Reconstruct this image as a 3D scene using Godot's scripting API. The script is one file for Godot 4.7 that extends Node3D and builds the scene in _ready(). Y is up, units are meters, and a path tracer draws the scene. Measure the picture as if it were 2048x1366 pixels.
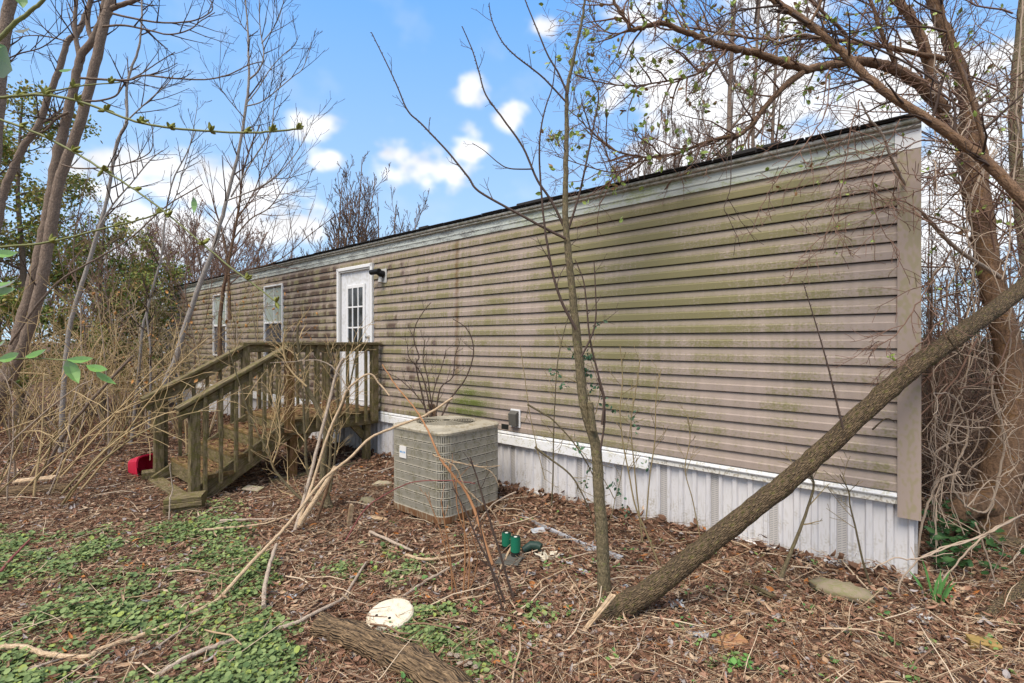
extends Node3D
# A mobile home behind brambles, with a wooden porch, an outdoor AC unit and bare early-spring trees.

const EYE := 1.6
const HOUSE := Vector3(2.549, 0.0, -3.017)   # foot of the house's near corner
const TURN := -0.7018                        # the house's turn about y
var hx := Vector3(cos(TURN), 0, -sin(TURN))  # along the long wall, towards the near corner
var hz := Vector3(sin(TURN), 0, cos(TURN))   # out of the long wall
var rng := RandomNumberGenerator.new()
var nz := FastNoiseLite.new()
var fine := FastNoiseLite.new()
var tips := []                               # where twigs end, for buds and leaves
var offs := {}
var slim := 1.0                              # stems measured off the axis of a wide lens look thicker than they are
var M := {}


class Geo:
	var v := PackedVector3Array()
	var n := PackedVector3Array()
	var t := PackedVector2Array()
	var i := PackedInt32Array()

	func tri(a: Vector3, b: Vector3, c: Vector3, ta := Vector2.ZERO, tb := Vector2.ZERO, tc := Vector2.ZERO) -> void:
		var k := v.size()
		var m := (b - a).cross(c - a).normalized()
		v.append_array([a, b, c]); n.append_array([m, m, m]); t.append_array([ta, tb, tc])
		i.append_array([k, k + 2, k + 1])

	func quad(a: Vector3, b: Vector3, c: Vector3, d: Vector3, ta := Vector2.ZERO, tb := Vector2.ZERO, tc := Vector2.ZERO, td := Vector2.ZERO) -> void:
		var k := v.size()
		var m := (c - a).cross(d - b).normalized()
		v.append_array([a, b, c, d]); n.append_array([m, m, m, m]); t.append_array([ta, tb, tc, td])
		i.append_array([k, k + 2, k + 1, k, k + 3, k + 2])

	func box(c: Vector3, s: Vector3, ch := 0.004) -> void:
		# a box along its longest side, edges chamfered
		if s.x >= s.y and s.x >= s.z:
			bar(c - Vector3(s.x / 2, 0, 0), c + Vector3(s.x / 2, 0, 0), s.z, s.y, Vector3.UP, ch)
		elif s.y >= s.z:
			bar(c - Vector3(0, s.y / 2, 0), c + Vector3(0, s.y / 2, 0), s.z, s.x, Vector3.RIGHT, ch)
		else:
			bar(c - Vector3(0, 0, s.z / 2), c + Vector3(0, 0, s.z / 2), s.x, s.y, Vector3.UP, ch)

	func bar(a: Vector3, b: Vector3, w: float, h: float, up := Vector3.UP, ch := 0.004, shift := 0.0) -> void:
		var ax := (b - a).normalized()
		var rt := ax.cross(up).normalized()
		var u2 := rt.cross(ax)
		var x := w / 2
		var y := h / 2
		ch = minf(ch, minf(x, y) * 0.6)
		var q := [Vector2(x, -y + ch), Vector2(x, y - ch), Vector2(x - ch, y), Vector2(-x + ch, y), Vector2(-x, y - ch), Vector2(-x, -y + ch), Vector2(-x + ch, -y), Vector2(x - ch, -y)]
		var ln := a.distance_to(b)
		var s := shift
		for k in 8:
			var p: Vector2 = q[k]
			var r: Vector2 = q[(k + 1) % 8]
			var o0 := rt * p.x + u2 * p.y
			var o1 := rt * r.x + u2 * r.y
			var s1 := s + p.distance_to(r)
			quad(a + o0, b + o0, b + o1, a + o1, Vector2(s, shift), Vector2(s, shift + ln), Vector2(s1, shift + ln), Vector2(s1, shift))
			s = s1
		for e in 2:
			var at: Vector3 = [a, b][e]
			for k in range(1, 7):
				var p0: Vector3 = at + rt * q[0].x + u2 * q[0].y
				var p1: Vector3 = at + rt * q[k].x + u2 * q[k].y
				var p2: Vector3 = at + rt * q[k + 1].x + u2 * q[k + 1].y
				var z := Vector2(shift, shift)
				if e == 0:
					tri(p0, p1, p2, z + q[0], z + q[k], z + q[k + 1])
				else:
					tri(p0, p2, p1, z + q[0], z + q[k + 1], z + q[k])

	func tube(p: PackedVector3Array, r: PackedFloat32Array, sides := 6, lump := 0.0, noise: FastNoiseLite = null, caps := true, tile := 0.5) -> void:
		var m := p.size()
		if m < 2:
			return
		var tan := (p[1] - p[0]).normalized()
		var rt := tan.cross(Vector3.UP if absf(tan.y) < 0.9 else Vector3.RIGHT).normalized()
		var base := v.size()
		var ln := 0.0
		var around := maxf(1.0, roundf(TAU * r[0] / tile))
		for k in m:
			if k > 0:
				ln += p[k].distance_to(p[k - 1])
			var nt := (p[mini(k + 1, m - 1)] - p[maxi(k - 1, 0)]).normalized()
			rt = (rt - nt * rt.dot(nt)).normalized()
			var bt := nt.cross(rt)
			for s in sides + 1:
				var an := TAU * float(s % sides) / sides
				var dir := rt * cos(an) + bt * sin(an)
				var rad := r[k]
				if lump > 0.0:
					rad *= 1.0 + lump * noise.get_noise_3dv((p[k] + dir * r[k] * 1.2) * 9.0) + lump * 0.6 * noise.get_noise_3dv((p[k] + dir * r[k]) * 40.0)
				v.append(p[k] + dir * rad)
				n.append(dir)
				t.append(Vector2(around * float(s) / sides, ln / tile))
		for k in m - 1:
			for s in sides:
				var a := base + k * (sides + 1) + s
				var b := a + sides + 1
				i.append_array([a, b, a + 1, a + 1, b, b + 1])
		if caps:
			for e in [0, m - 1]:
				var c := v.size()
				var d: Vector3 = (p[0] - p[1]).normalized() if e == 0 else (p[m - 1] - p[m - 2]).normalized()
				v.append(p[e] + d * r[e] * 0.3); n.append(d); t.append(Vector2(0.5, 0.5))
				for s in sides + 1:
					var w: Vector3 = v[base + e * (sides + 1) + s]
					v.append(w); n.append(d); t.append(Vector2(0.5, 0.5) + Vector2(cos(TAU * s / sides), sin(TAU * s / sides)) * 0.2)
				for s in sides:
					if e == 0:
						i.append_array([c, c + 1 + s, c + 2 + s])
					else:
						i.append_array([c, c + 2 + s, c + 1 + s])

	func mesh() -> ArrayMesh:
		var a := []
		a.resize(Mesh.ARRAY_MAX)
		a[Mesh.ARRAY_VERTEX] = v
		a[Mesh.ARRAY_NORMAL] = n
		a[Mesh.ARRAY_TEX_UV] = t
		a[Mesh.ARRAY_INDEX] = i
		var m := ArrayMesh.new()
		if v.size():
			m.add_surface_from_arrays(Mesh.PRIMITIVE_TRIANGLES, a)
		return m


# ---------------------------------------------------------------- helpers

func hw(x: float, y: float, z: float) -> Vector3:
	return HOUSE + hx * x + hz * z + Vector3(0, y, 0)


func local(p: Vector3) -> Vector3:
	var r := p - HOUSE
	return Vector3(r.dot(hx), p.y, r.dot(hz))


func ground(x: float, z: float) -> float:
	var l := local(Vector3(x, 0, z))
	var y := lerpf(0.02, -0.07, clampf(-l.x / 6.0, 0, 1))
	if l.z > -0.3 and l.x < 0.2:
		y += 0.07 * exp(-absf(l.z) / 0.3) * (1.0 + nz.get_noise_2d(x * 300.0, z * 300.0))
	y += 0.035 * nz.get_noise_2d(x * 90.0, z * 90.0) + 0.015 * fine.get_noise_2d(x * 300.0, z * 300.0)
	if l.z < 0.0:
		y -= 0.04 * clampf(-l.z, 0, 1)
	return y


func g2(p: Vector2, lift := 0.0) -> Vector3:
	return Vector3(p.x, ground(p.x, p.y) + lift, p.y)


func rv() -> Vector3:
	return Vector3(rng.randfn(), rng.randfn(), rng.randfn()) * 0.577


func lin(r: float, g: float, b: float) -> Color:
	return Color(r, g, b).linear_to_srgb()


func mat(called: String, c: Color, rough := 0.85, tex: Texture2D = null, scale := 1.0) -> StandardMaterial3D:
	var m := StandardMaterial3D.new()
	m.resource_name = called
	m.albedo_color = c
	m.roughness = rough
	m.metallic_specular = 0.35
	if tex:
		m.albedo_texture = tex
		m.uv1_scale = Vector3(scale, scale, scale)
	M[called] = m
	return m


func picture(w: int, h: int, f: Callable) -> ImageTexture:
	var im := Image.create(w, h, false, Image.FORMAT_RGB8)
	for y in h:
		for x in w:
			var c: Color = f.call(x / float(w), y / float(h))
			im.set_pixel(x, y, c.linear_to_srgb())
	return ImageTexture.create_from_image(im)


func grey(w: int, h: int, f: Callable) -> ImageTexture:
	var im := Image.create(w, h, false, Image.FORMAT_L8)
	for y in h:
		for x in w:
			var c: float = f.call(x / float(w), y / float(h))
			im.set_pixel(x, y, Color(c, c, c))
	return ImageTexture.create_from_image(im)


func wrapn(f: FastNoiseLite, u: float, w: float, fr: float, st: float) -> float:
	# noise that wraps in u and repeats softly in w
	var a := TAU * u
	var p := Vector3(cos(a) * fr, sin(a) * fr, w * st)
	var x := f.get_noise_3dv(p)
	if w > 0.8:
		x = lerpf(x, f.get_noise_3dv(Vector3(p.x, p.y, (w - 1.0) * st)), (w - 0.8) / 0.2)
	return x


func bark(called: String, dark: Color, light: Color, moss: Color, mossy: float, fr: float, st: float, relief: float, rough := 0.9) -> StandardMaterial3D:
	var h := func(u: float, w: float) -> float:
		var a := 1.0 - absf(wrapn(nz, u, w, fr, st)) * 2.2
		var b := wrapn(fine, u, w, fr * 2.5, st * 2.0)
		return clampf(0.55 - 0.45 * a * a + 0.3 * b + 0.2, 0, 1)
	var hm := grey(192, 320, h)
	var him := hm.get_image()
	var tx := picture(192, 320, func(u: float, w: float) -> Color:
		var k: float = him.get_pixel(int(u * 192), int(w * 320)).r
		var c := dark.lerp(light, k)
		var s := wrapn(nz, u, w, fr * 0.45, st * 0.8 + 3.0) + 0.35 * wrapn(fine, u, w, fr * 2.0, st * 5.0)
		c = c.lerp(moss, clampf((s - 0.35 + mossy) * 2.2, 0, 1) * 0.85)
		return c * (0.9 + 0.35 * wrapn(fine, u, w, fr * 4.0, st * 9.0)))
	var m := mat(called, Color.WHITE, rough, tx)
	m.heightmap_enabled = true
	m.heightmap_texture = hm
	m.heightmap_scale = relief
	m.heightmap_deep_parallax = false
	return m


func spl(c: Array, per := 6, wob := 0.0) -> PackedVector3Array:
	var out := PackedVector3Array()
	var m := c.size()
	for k in m - 1:
		var a: Vector3 = c[maxi(k - 1, 0)]
		var b: Vector3 = c[k]
		var d: Vector3 = c[k + 1]
		var e: Vector3 = c[mini(k + 2, m - 1)]
		for s in per:
			var q := b.cubic_interpolate(d, a, e, s / float(per))
			if wob > 0.0 and (s > 0 or k > 0):
				q += rv() * wob
			out.append(q)
	out.append(c[m - 1])
	return out


func radii(m: int, r0: float, r1: float, pw := 1.0) -> PackedFloat32Array:
	var out := PackedFloat32Array()
	for k in m:
		out.append(slim * lerpf(r0, r1, pow(k / float(m - 1), pw)))
	return out


func thing(called: String, label: String, category: String, at: Vector3, group := "") -> Node3D:
	var o := Node3D.new()
	o.name = called
	add_child(o, true)
	o.position = at
	o.set_meta("label", label)
	o.set_meta("category", category)
	if group:
		o.set_meta("group", group)
	offs[o] = -at
	return o


func part(parent: Node3D, called: String, g: Geo, m: Material, kind := "", label := "") -> MeshInstance3D:
	var o := MeshInstance3D.new()
	o.name = called
	o.mesh = g.mesh()
	o.material_override = null
	if o.mesh.get_surface_count():
		o.mesh.surface_set_material(0, m)
	if offs.has(parent):
		o.position = offs[parent]
	parent.add_child(o, true)
	if kind:
		o.set_meta("kind", kind)
	if label:
		o.set_meta("label", label)
	return o


func single(called: String, label: String, category: String, g: Geo, m: Material, group := "", kind := "") -> MeshInstance3D:
	var o := part(self, called, g, m, kind, label)
	if category:
		o.set_meta("category", category)
	if group:
		o.set_meta("group", group)
	return o


func swarm(parent: Node3D, called: String, m: Mesh, where: Array, colors: PackedColorArray, label := "", category := "", group := "") -> MultiMeshInstance3D:
	var mm := MultiMesh.new()
	mm.transform_format = MultiMesh.TRANSFORM_3D
	mm.use_colors = colors.size() > 0
	mm.mesh = m
	mm.instance_count = where.size()
	for k in where.size():
		mm.set_instance_transform(k, where[k])
		if colors.size():
			mm.set_instance_color(k, colors[k])
	var o := MultiMeshInstance3D.new()
	o.name = called
	o.multimesh = mm
	if offs.has(parent):
		o.position = offs[parent]
	parent.add_child(o, true)
	o.set_meta("kind", "stuff")
	if label:
		o.set_meta("label", label)
	if category:
		o.set_meta("category", category)
	if group:
		o.set_meta("group", group)
	return o


func leaf_mesh(m: Material, wide := 0.5, fold := 0.12, curl := 0.15) -> ArrayMesh:
	# a leaf of length 1 along x, its midrib sunk, its tip curled
	var g := Geo.new()
	var mid := []
	var lf := []
	var rt := []
	for k in 5:
		var u := k / 4.0
		var w: float = wide * 0.5 * sin(PI * pow(u, 0.8)) + (0.02 if k == 0 else 0.0)
		var y := curl * (u - 0.4) * (u - 0.4) * 2.0
		mid.append(Vector3(u, y, 0)); lf.append(Vector3(u, y + fold * w * 2.0, w)); rt.append(Vector3(u, y + fold * w * 2.0, -w))
	for k in 4:
		g.quad(mid[k], lf[k], lf[k + 1], mid[k + 1])
		g.quad(rt[k], mid[k], mid[k + 1], rt[k + 1])
	var out := g.mesh()
	out.surface_set_material(0, m)
	return out


func pose(p: Vector3, dir: Vector3, s: float, roll := 0.0) -> Transform3D:
	var x := dir.normalized()
	var z := x.cross(Vector3.UP if absf(x.y) < 0.95 else Vector3.BACK).normalized()
	var b := Basis(x, z.cross(x), z)
	b = b.rotated(x, roll)
	return Transform3D(b * Basis.from_scale(Vector3(s, s, s)), p)


func grow(g: Geo, p: Vector3, d: Vector3, ln: float, r: float, lev: int, o: Dictionary) -> void:
	var seg := clampi(int(ln / float(o.seg)), 3, 9)
	var pts := PackedVector3Array()
	var rr := PackedFloat32Array()
	var q := p
	var dir := d.normalized()
	for k in seg + 1:
		pts.append(q)
		rr.append(lerpf(r, maxf(r * float(o.thin), float(o.tip)), k / float(seg)))
		dir = (dir + rv() * float(o.wob) + Vector3.UP * float(o.up)).normalized()
		q += dir * ln / seg
	g.tube(pts, rr, 3 if r < 0.006 else (5 if r < 0.02 else 7), 0.0, null, false)
	if lev > 0:
		var c: int = maxi(1, roundi(float(o.kids) * rng.randf_range(0.7, 1.3)))
		for k in c:
			var u := lerpf(float(o.get("from", 0.2)), 0.98, (k + rng.randf()) / c)
			var j := mini(int(u * seg), seg - 1)
			var f := u * seg - j
			var td := (pts[j + 1] - pts[j]).normalized()
			var sd := td.cross(rv()).normalized()
			var an: float = float(o.angle) * rng.randf_range(0.7, 1.25)
			grow(g, pts[j].lerp(pts[j + 1], f), td * cos(an) + sd * sin(an), ln * float(o.ratio) * rng.randf_range(0.55, 1.15) * (1.15 - 0.45 * u), lerpf(rr[j], rr[j + 1], f) * float(o.get("rk", 0.6)), lev - 1, o)
	if lev <= 1:
		tips.append([pts[seg], dir])


func sprout(g: Geo, pts: PackedVector3Array, r0: float, r1: float, count: int, ln: float, lev: int, o: Dictionary, t0 := 0.15, bias := Vector3.ZERO) -> void:
	# twigs along a limb
	for k in count:
		var u := lerpf(t0, 0.995, (k + rng.randf()) / count)
		var f := u * (pts.size() - 1)
		var j := mini(int(f), pts.size() - 2)
		var td := (pts[j + 1] - pts[j]).normalized()
		var sd := td.cross(rv()).normalized()
		var an: float = float(o.angle) * rng.randf_range(0.7, 1.25)
		var d := td * cos(an) + sd * sin(an) + bias
		grow(g, pts[j].lerp(pts[j + 1], f - j), d, ln * rng.randf_range(0.5, 1.2) * (1.2 - 0.5 * u), minf(lerpf(r0, r1, u) * 0.55, float(o.get("rmax", 0.02))), lev, o)


func bare(called: String, label: String, category: String, stems: Array, bk: Material, tw: Material, o: Dictionary, count: int, ln: float, lev: int, group := "", bias := Vector3.ZERO) -> Node3D:
	# stems: [points, r0, r1, name]; the first is the trunk. Twigs along all of them are one part.
	var t := thing(called, label, category, stems[0][0][0], group)
	var tw_g := Geo.new()
	for s in stems:
		var pts := spl(s[0], 6, float(s[1]) * 0.06)
		var g := Geo.new()
		var big: bool = float(s[1]) > 0.03
		g.tube(pts, radii(pts.size(), s[1], s[2], 0.85), 14 if big else 7, 0.10 if big else 0.0, nz, true, 0.35)
		part(t, s[3] if s.size() > 3 else ("trunk" if s == stems[0] else "limb"), g, bk if float(s[1]) > 0.0125 or s == stems[0] else tw)
		var many := int(count * (float(s[4]) if s.size() > 4 else 1.0))
		if many > 0:
			sprout(tw_g, pts, s[1], s[2], many, ln, lev, o, 0.15 if s != stems[0] else 0.35, bias)
	if tw_g.v.size():
		part(t, "twigs", tw_g, tw, "stuff")
	return t


func copy(o: Node3D, label: String, at: Vector3, turn: float, s := 1.0) -> Node3D:
	var c: Node3D = o.duplicate()
	c.name = o.name
	add_child(c, true)
	c.position = at
	c.rotation.y = turn
	c.scale = Vector3.ONE * s
	c.set_meta("label", label)
	return c


# ---------------------------------------------------------------- the scene

func _ready() -> void:
	rng.seed = 4711
	nz.seed = 11; nz.noise_type = FastNoiseLite.TYPE_SIMPLEX_SMOOTH; nz.frequency = 1.0
	nz.fractal_type = FastNoiseLite.FRACTAL_FBM; nz.fractal_octaves = 3
	fine.seed = 23; fine.noise_type = FastNoiseLite.TYPE_SIMPLEX; fine.frequency = 1.0; fine.fractal_octaves = 1; fine.fractal_type = FastNoiseLite.FRACTAL_NONE
	camera_and_light()
	materials()
	setting()
	home()
	porch()
	air_conditioner()
	slim = 0.77
	leaning_trunk()
	slim = 1.0
	middle_sapling()
	slim = 0.69
	left_trees()
	slim = 0.66
	right_tree()
	slim = 1.0
	far_trees()
	evergreens()
	brambles()
	slim = 0.85
	right_thicket()
	slim = 1.0
	shrubs()
	sticks()
	clutter()
	litter()
	near_twigs()


func camera_and_light() -> void:
	var cam := Camera3D.new()
	cam.name = "camera"
	cam.position = Vector3(0, EYE, 0)
	cam.fov = 70.47
	cam.near = 0.05
	cam.far = 1500.0
	add_child(cam)
	cam.current = true
	var e := Environment.new()
	e.background_mode = Environment.BG_SKY
	e.sky = Sky.new()
	var pm := PanoramaSkyMaterial.new()
	pm.panorama = sky_picture()
	e.sky.sky_material = pm
	e.tonemap_mode = Environment.TONE_MAPPER_LINEAR
	e.tonemap_exposure = 1.6
	e.background_energy_multiplier = 0.73
	e.sdfgi_enabled = true
	e.ssao_enabled = true
	e.ssil_enabled = true
	var w := WorldEnvironment.new()
	w.name = "surroundings"
	w.environment = e
	add_child(w)
	var sun := DirectionalLight3D.new()
	sun.name = "sun"
	sun.light_energy = 0.95
	sun.light_color = Color(1.0, 0.95, 0.88)
	sun.light_angular_distance = 35.0
	sun.shadow_enabled = true
	sun.sky_mode = DirectionalLight3D.SKY_MODE_LIGHT_ONLY
	add_child(sun)
	sun.look_at_from_position(Vector3(-3, 9.0, 4.6), Vector3.ZERO)


func sky_picture() -> ImageTexture:
	var w := 1536
	var h := 768
	var im := Image.create(w, h, false, Image.FORMAT_RGBF)
	# drifts of cloud: azimuth, height, half width, half height, in degrees
	var puffs := [[-10.0, 19.5, 6.5, 2.6], [-5.0, 21.8, 3.2, 2.8], [-13.5, 20.6, 3.4, 1.8], [-5.0, 27.5, 2.4, 1.9], [-0.2, 24.6, 2.5, 1.9], [-22.5, 22.3, 4.2, 1.4], [-20.8, 19.4, 2.4, 1.1],
		[-31.0, 14.8, 9.5, 3.0], [-39.0, 15.5, 6.0, 2.4], [-27.0, 12.0, 7.0, 2.6], [-36.0, 10.0, 9.0, 4.0], [-16.0, 8.0, 6.0, 2.0], [17.0, 27.0, 6.0, 3.5], [15.0, 33.0, 5.0, 3.0], [25.0, 23.0, 12.0, 9.0], [36.0, 20.0, 14.0, 8.0], [29.0, 31.0, 8.0, 4.0],
		[18.0, 19.0, 7.0, 5.0], [4.0, 33.0, 3.0, 1.2], [42.0, 12.0, 9.0, 8.0]]
	var cl := FastNoiseLite.new()
	cl.seed = 5; cl.frequency = 1.0; cl.fractal_octaves = 5; cl.noise_type = FastNoiseLite.TYPE_SIMPLEX_SMOOTH
	for y in h:
		var el := (0.5 - (y + 0.5) / h) * PI
		var s := sin(maxf(el, 0.0))
		var k := pow(clampf(s / 0.62, 0, 1), 0.85)
		var blue := Color(0.60, 0.80, 0.96).lerp(Color(0.15, 0.405, 0.90), k)
		if el < -0.03:
			for x in w:
				im.set_pixel(x, y, Color(0.5, 0.55, 0.58))
			continue
		var eld := rad_to_deg(el)
		for x in w:
			var az := wrapf((x + 0.5) / w * TAU, -PI, PI)
			var d := Vector3(sin(az) * cos(el), sin(el), -cos(az) * cos(el))
			var q := Vector3(d.x, d.y * 1.6, d.z)
			var n1 := cl.get_noise_3dv(q * 7.0)
			var azd := rad_to_deg(az)
			var dens := 0.0
			if absf(azd) < 62.0 and eld < 46.0:
				var best := -1.0
				for p in puffs:
					var a: float = (azd - p[0]) / p[2]
					var b: float = (eld - p[1]) / p[3]
					if absf(a) < 2.0 and absf(b) < 2.0:
						best = maxf(best, 1.0 - sqrt(a * a + b * b))
				var n3 := cl.get_noise_3dv(q * 16.0 + Vector3(4, 2, 0))
				dens = smoothstep(-0.06, 0.72, best * 1.05 + n1 * (0.55 if azd < 9.0 else 0.85) + n3 * 0.65 - 0.02)
				dens = maxf(dens, 0.10 * smoothstep(0.1, 0.6, n1))
			var open := smoothstep(50.0, 66.0, maxf(absf(azd), eld + 14.0))
			if open > 0.0:
				var f := d / (d.y + 0.18)
				var n2 := cl.get_noise_3dv(Vector3(f.x, 3.0, f.z) * 1.3)
				dens = lerpf(dens, smoothstep(-0.12, 0.35, n2 + 0.1), open)
			var white := Color(0.93, 0.94, 0.965) * (0.93 + 0.3 * cl.get_noise_3dv(q * 9.0 + Vector3(9, 0, 0)) + 0.08 * dens)
			im.set_pixel(x, y, blue.lerp(white, clampf(dens, 0, 1)))
	return ImageTexture.create_from_image(im)


func materials() -> void:
	bark("bark_brown", Color(0.12, 0.072, 0.044), Color(0.26, 0.16, 0.095), Color(0.21, 0.108, 0.034), 0.12, 0.8, 4.0, 0.35)
	bark("bark_mossy", Color(0.055, 0.04, 0.025), Color(0.25, 0.175, 0.10), Color(0.13, 0.12, 0.035), 0.18, 1.7, 4.0, 2.4)
	bark("bark_twin", Color(0.16, 0.115, 0.085), Color(0.30, 0.225, 0.17), Color(0.24, 0.20, 0.14), 0.0, 1.0, 4.0, 0.5)
	bark("bark_pale", Color(0.27, 0.235, 0.2), Color(0.46, 0.41, 0.36), Color(0.2, 0.155, 0.12), 0.05, 1.0, 5.0, 0.3)
	bark("bark_green", Color(0.10, 0.085, 0.05), Color(0.24, 0.19, 0.11), Color(0.17, 0.165, 0.06), 0.15, 1.0, 5.0, 0.4)
	bark("bark_log", Color(0.05, 0.035, 0.025), Color(0.33, 0.22, 0.12), Color(0.035, 0.028, 0.024), 0.02, 2.4, 2.0, 3.0)
	bark("wood_bare", Color(0.42, 0.28, 0.155), Color(0.66, 0.5, 0.33), Color(0.36, 0.26, 0.17), 0.05, 0.8, 3.0, 0.3, 0.7)
	bark("wood_grey", Color(0.33, 0.25, 0.185), Color(0.55, 0.45, 0.35), Color(0.25, 0.19, 0.14), 0.05, 0.8, 3.0, 0.3, 0.75)
	mat("twig_dark", lin(0.085, 0.058, 0.045))
	mat("twig_red", lin(0.20, 0.12, 0.085))
	mat("twig_grey", lin(0.22, 0.175, 0.15))
	mat("twig_far", lin(0.13, 0.09, 0.07))
	mat("vine_brown", lin(0.19, 0.125, 0.085))
	mat("twig_tan", lin(0.46, 0.335, 0.175))
	mat("twig_olive", lin(0.26, 0.2, 0.10))
	mat("twig_orange", lin(0.34, 0.17, 0.08))
	mat("vine_pale", lin(0.40, 0.31, 0.23))
	mat("stem_green", lin(0.20, 0.21, 0.08), 0.6)
	mat("cane_red", lin(0.22, 0.07, 0.06), 0.6)
	# foliage: copies carry their own tint
	for f in [["leaf_green", 0.5, 0.5], ["leaf_dry", 0.85, 0.12], ["leaf_clover", 0.65, 0.45]]:
		var m := mat(f[0], Color.WHITE, f[1])
		m.vertex_color_use_as_albedo = true
		m.backlight_enabled = true
		m.backlight = Color(f[2], f[2], f[2])
	var ln := mat("leaf_near", lin(0.14, 0.30, 0.06), 0.45)
	ln.backlight_enabled = true
	ln.backlight = Color(0.6, 0.6, 0.6)
	mat("bud", lin(0.22, 0.23, 0.05), 0.6)
	var nm := mat("straw", Color.WHITE, 0.8)
	nm.vertex_color_use_as_albedo = true
	# weathered lumber, green with algae
	var wood := picture(128, 512, func(u: float, w: float) -> Color:
		var g := nz.get_noise_2d(u * 9.0, w * 1.5) + 0.6 * fine.get_noise_2d(u * 40.0, w * 3.0)
		var c := Color(0.085, 0.064, 0.032).lerp(Color(0.27, 0.21, 0.12), clampf(0.5 + 0.6 * g, 0, 1))
		var al := nz.get_noise_2d(u * 3.0 + 20.0, w * 4.0) + 0.4 * fine.get_noise_2d(u * 12.0, w * 20.0)
		c = c.lerp(Color(0.13, 0.115, 0.03), clampf(al * 1.6 + 0.2, 0, 0.7))
		return c * (0.92 + 0.2 * fine.get_noise_2d(u * 90.0, w * 6.0)))
	mat("lumber", Color.WHITE, 0.9, wood, 2.2)
	mat("lumber_brown", lin(1.15, 0.82, 0.72), 0.9, wood, 2.2)
	mat("lumber_floor", lin(1.1, 0.9, 0.75), 0.9, wood, 2.0)
	mat("siding", Color.WHITE, 0.55, siding_picture())
	mat("channel", lin(0.10, 0.085, 0.07), 0.8)
	mat("trim_taupe", Color.WHITE, 0.55, picture(64, 512, func(u: float, w: float) -> Color:
		var c := Color(0.36, 0.285, 0.235)
		var s := nz.get_noise_2d(u * 2.0 + 7.0, w * 5.0) + 0.5 * fine.get_noise_2d(u * 8.0, w * 40.0) + 0.35 * (1.0 - w) - 0.1
		return c.lerp(Color(0.29, 0.26, 0.13), clampf(s * 1.2, 0, 0.6))))
	mat("fascia", Color.WHITE, 0.5, picture(1024, 64, func(u: float, w: float) -> Color:
		var x := -19.0 * pow(1.0 - u, 1.667)
		var c := Color(0.50, 0.53, 0.49)
		var s := nz.get_noise_2d(x * 1.2, w * 1.5 + 3.0) + 0.6 * nz.get_noise_2d(x * 9.0, w * 3.0) + 0.3 * fine.get_noise_2d(x * 50.0, w * 6.0)
		c = c.lerp(Color(0.33, 0.37, 0.17), clampf(s * 1.1 + 0.05, 0, 0.75) * clampf((x + 4.5) * 0.5, 0.1, 1.0))
		var dk := nz.get_noise_2d(x * 3.0 + 50.0, w * 2.0) + 0.5 * fine.get_noise_2d(x * 30.0, w * 10.0)
		c = c.lerp(Color(0.17, 0.17, 0.16), clampf((dk - 0.02) * 1.9, 0, 0.8) * clampf((-2.2 - x) * 0.7, 0.08, 1.0))
		return c))
	mat("drip_metal", Color.WHITE, 0.45, picture(512, 32, func(u: float, w: float) -> Color:
		var s := nz.get_noise_2d(u * 60.0, w * 2.0) + 0.4 * fine.get_noise_2d(u * 200.0, w * 5.0)
		return Color(0.44, 0.42, 0.37).lerp(Color(0.22, 0.215, 0.15), clampf(s * 1.3 + 0.25, 0, 0.9))))
	mat("shingle", lin(0.035, 0.033, 0.032), 0.95)
	mat("skirt", Color.WHITE, 0.45, picture(256, 256, func(u: float, w: float) -> Color:
		var c := Color(0.66, 0.65, 0.645)
		var s := nz.get_noise_2d(u * 14.0, w * 5.0) + 0.5 * fine.get_noise_2d(u * 60.0, w * 30.0)
		c = c.lerp(Color(0.42, 0.38, 0.31), clampf(s * 0.9 + (w - 0.62) * 1.6 - 0.12, 0, 0.75))
		return c.lerp(Color(0.33, 0.27, 0.2), clampf((fine.get_noise_2d(u * 90.0 + 5.0, w * 4.0) - 0.45) * 1.4, 0, 0.5) * w)))
	mat("skirt_white", Color.WHITE, 0.4, picture(512, 32, func(u: float, w: float) -> Color:
		var s := nz.get_noise_2d(u * 40.0, w * 2.0) + 0.5 * fine.get_noise_2d(u * 150.0, w * 8.0)
		return Color(0.82, 0.82, 0.81).lerp(Color(0.5, 0.48, 0.32), clampf((s - 0.22) * 1.5, 0, 0.6))))
	mat("skirt_ledge", Color.WHITE, 0.5, picture(512, 32, func(u: float, w: float) -> Color:
		var s := nz.get_noise_2d(u * 70.0 + 9.0, w * 2.0) + 0.6 * fine.get_noise_2d(u * 180.0, w * 6.0)
		return Color(0.74, 0.72, 0.66).lerp(Color(0.3, 0.25, 0.16), clampf((s - 0.12) * 1.6, 0, 0.75))))
	mat("vent_dark", lin(0.27, 0.27, 0.27), 0.8)
	mat("door_white", Color.WHITE, 0.4, picture(128, 256, func(u: float, w: float) -> Color:
		var s := nz.get_noise_2d(u * 4.0, w * 6.0) + 0.5 * fine.get_noise_2d(u * 16.0, w * 40.0)
		return Color(0.72, 0.73, 0.74).lerp(Color(0.5, 0.49, 0.45), clampf(s * 0.8, 0, 0.5))))
	mat("frame_white", lin(0.76, 0.76, 0.75), 0.4)
	mat("frame_grey", lin(0.5, 0.49, 0.46), 0.5)
	var gl := mat("glass", lin(0.025, 0.03, 0.032), 0.06)
	gl.metallic_specular = 0.7
	mat("blind", lin(0.36, 0.41, 0.36), 0.35)
	mat("screen", lin(0.075, 0.075, 0.085), 0.7)
	mat("chrome", lin(0.6, 0.58, 0.55), 0.25).metallic = 1.0
	mat("black", lin(0.012, 0.012, 0.012), 0.5)
	mat("vent_brown", lin(0.10, 0.095, 0.08), 0.7)
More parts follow.
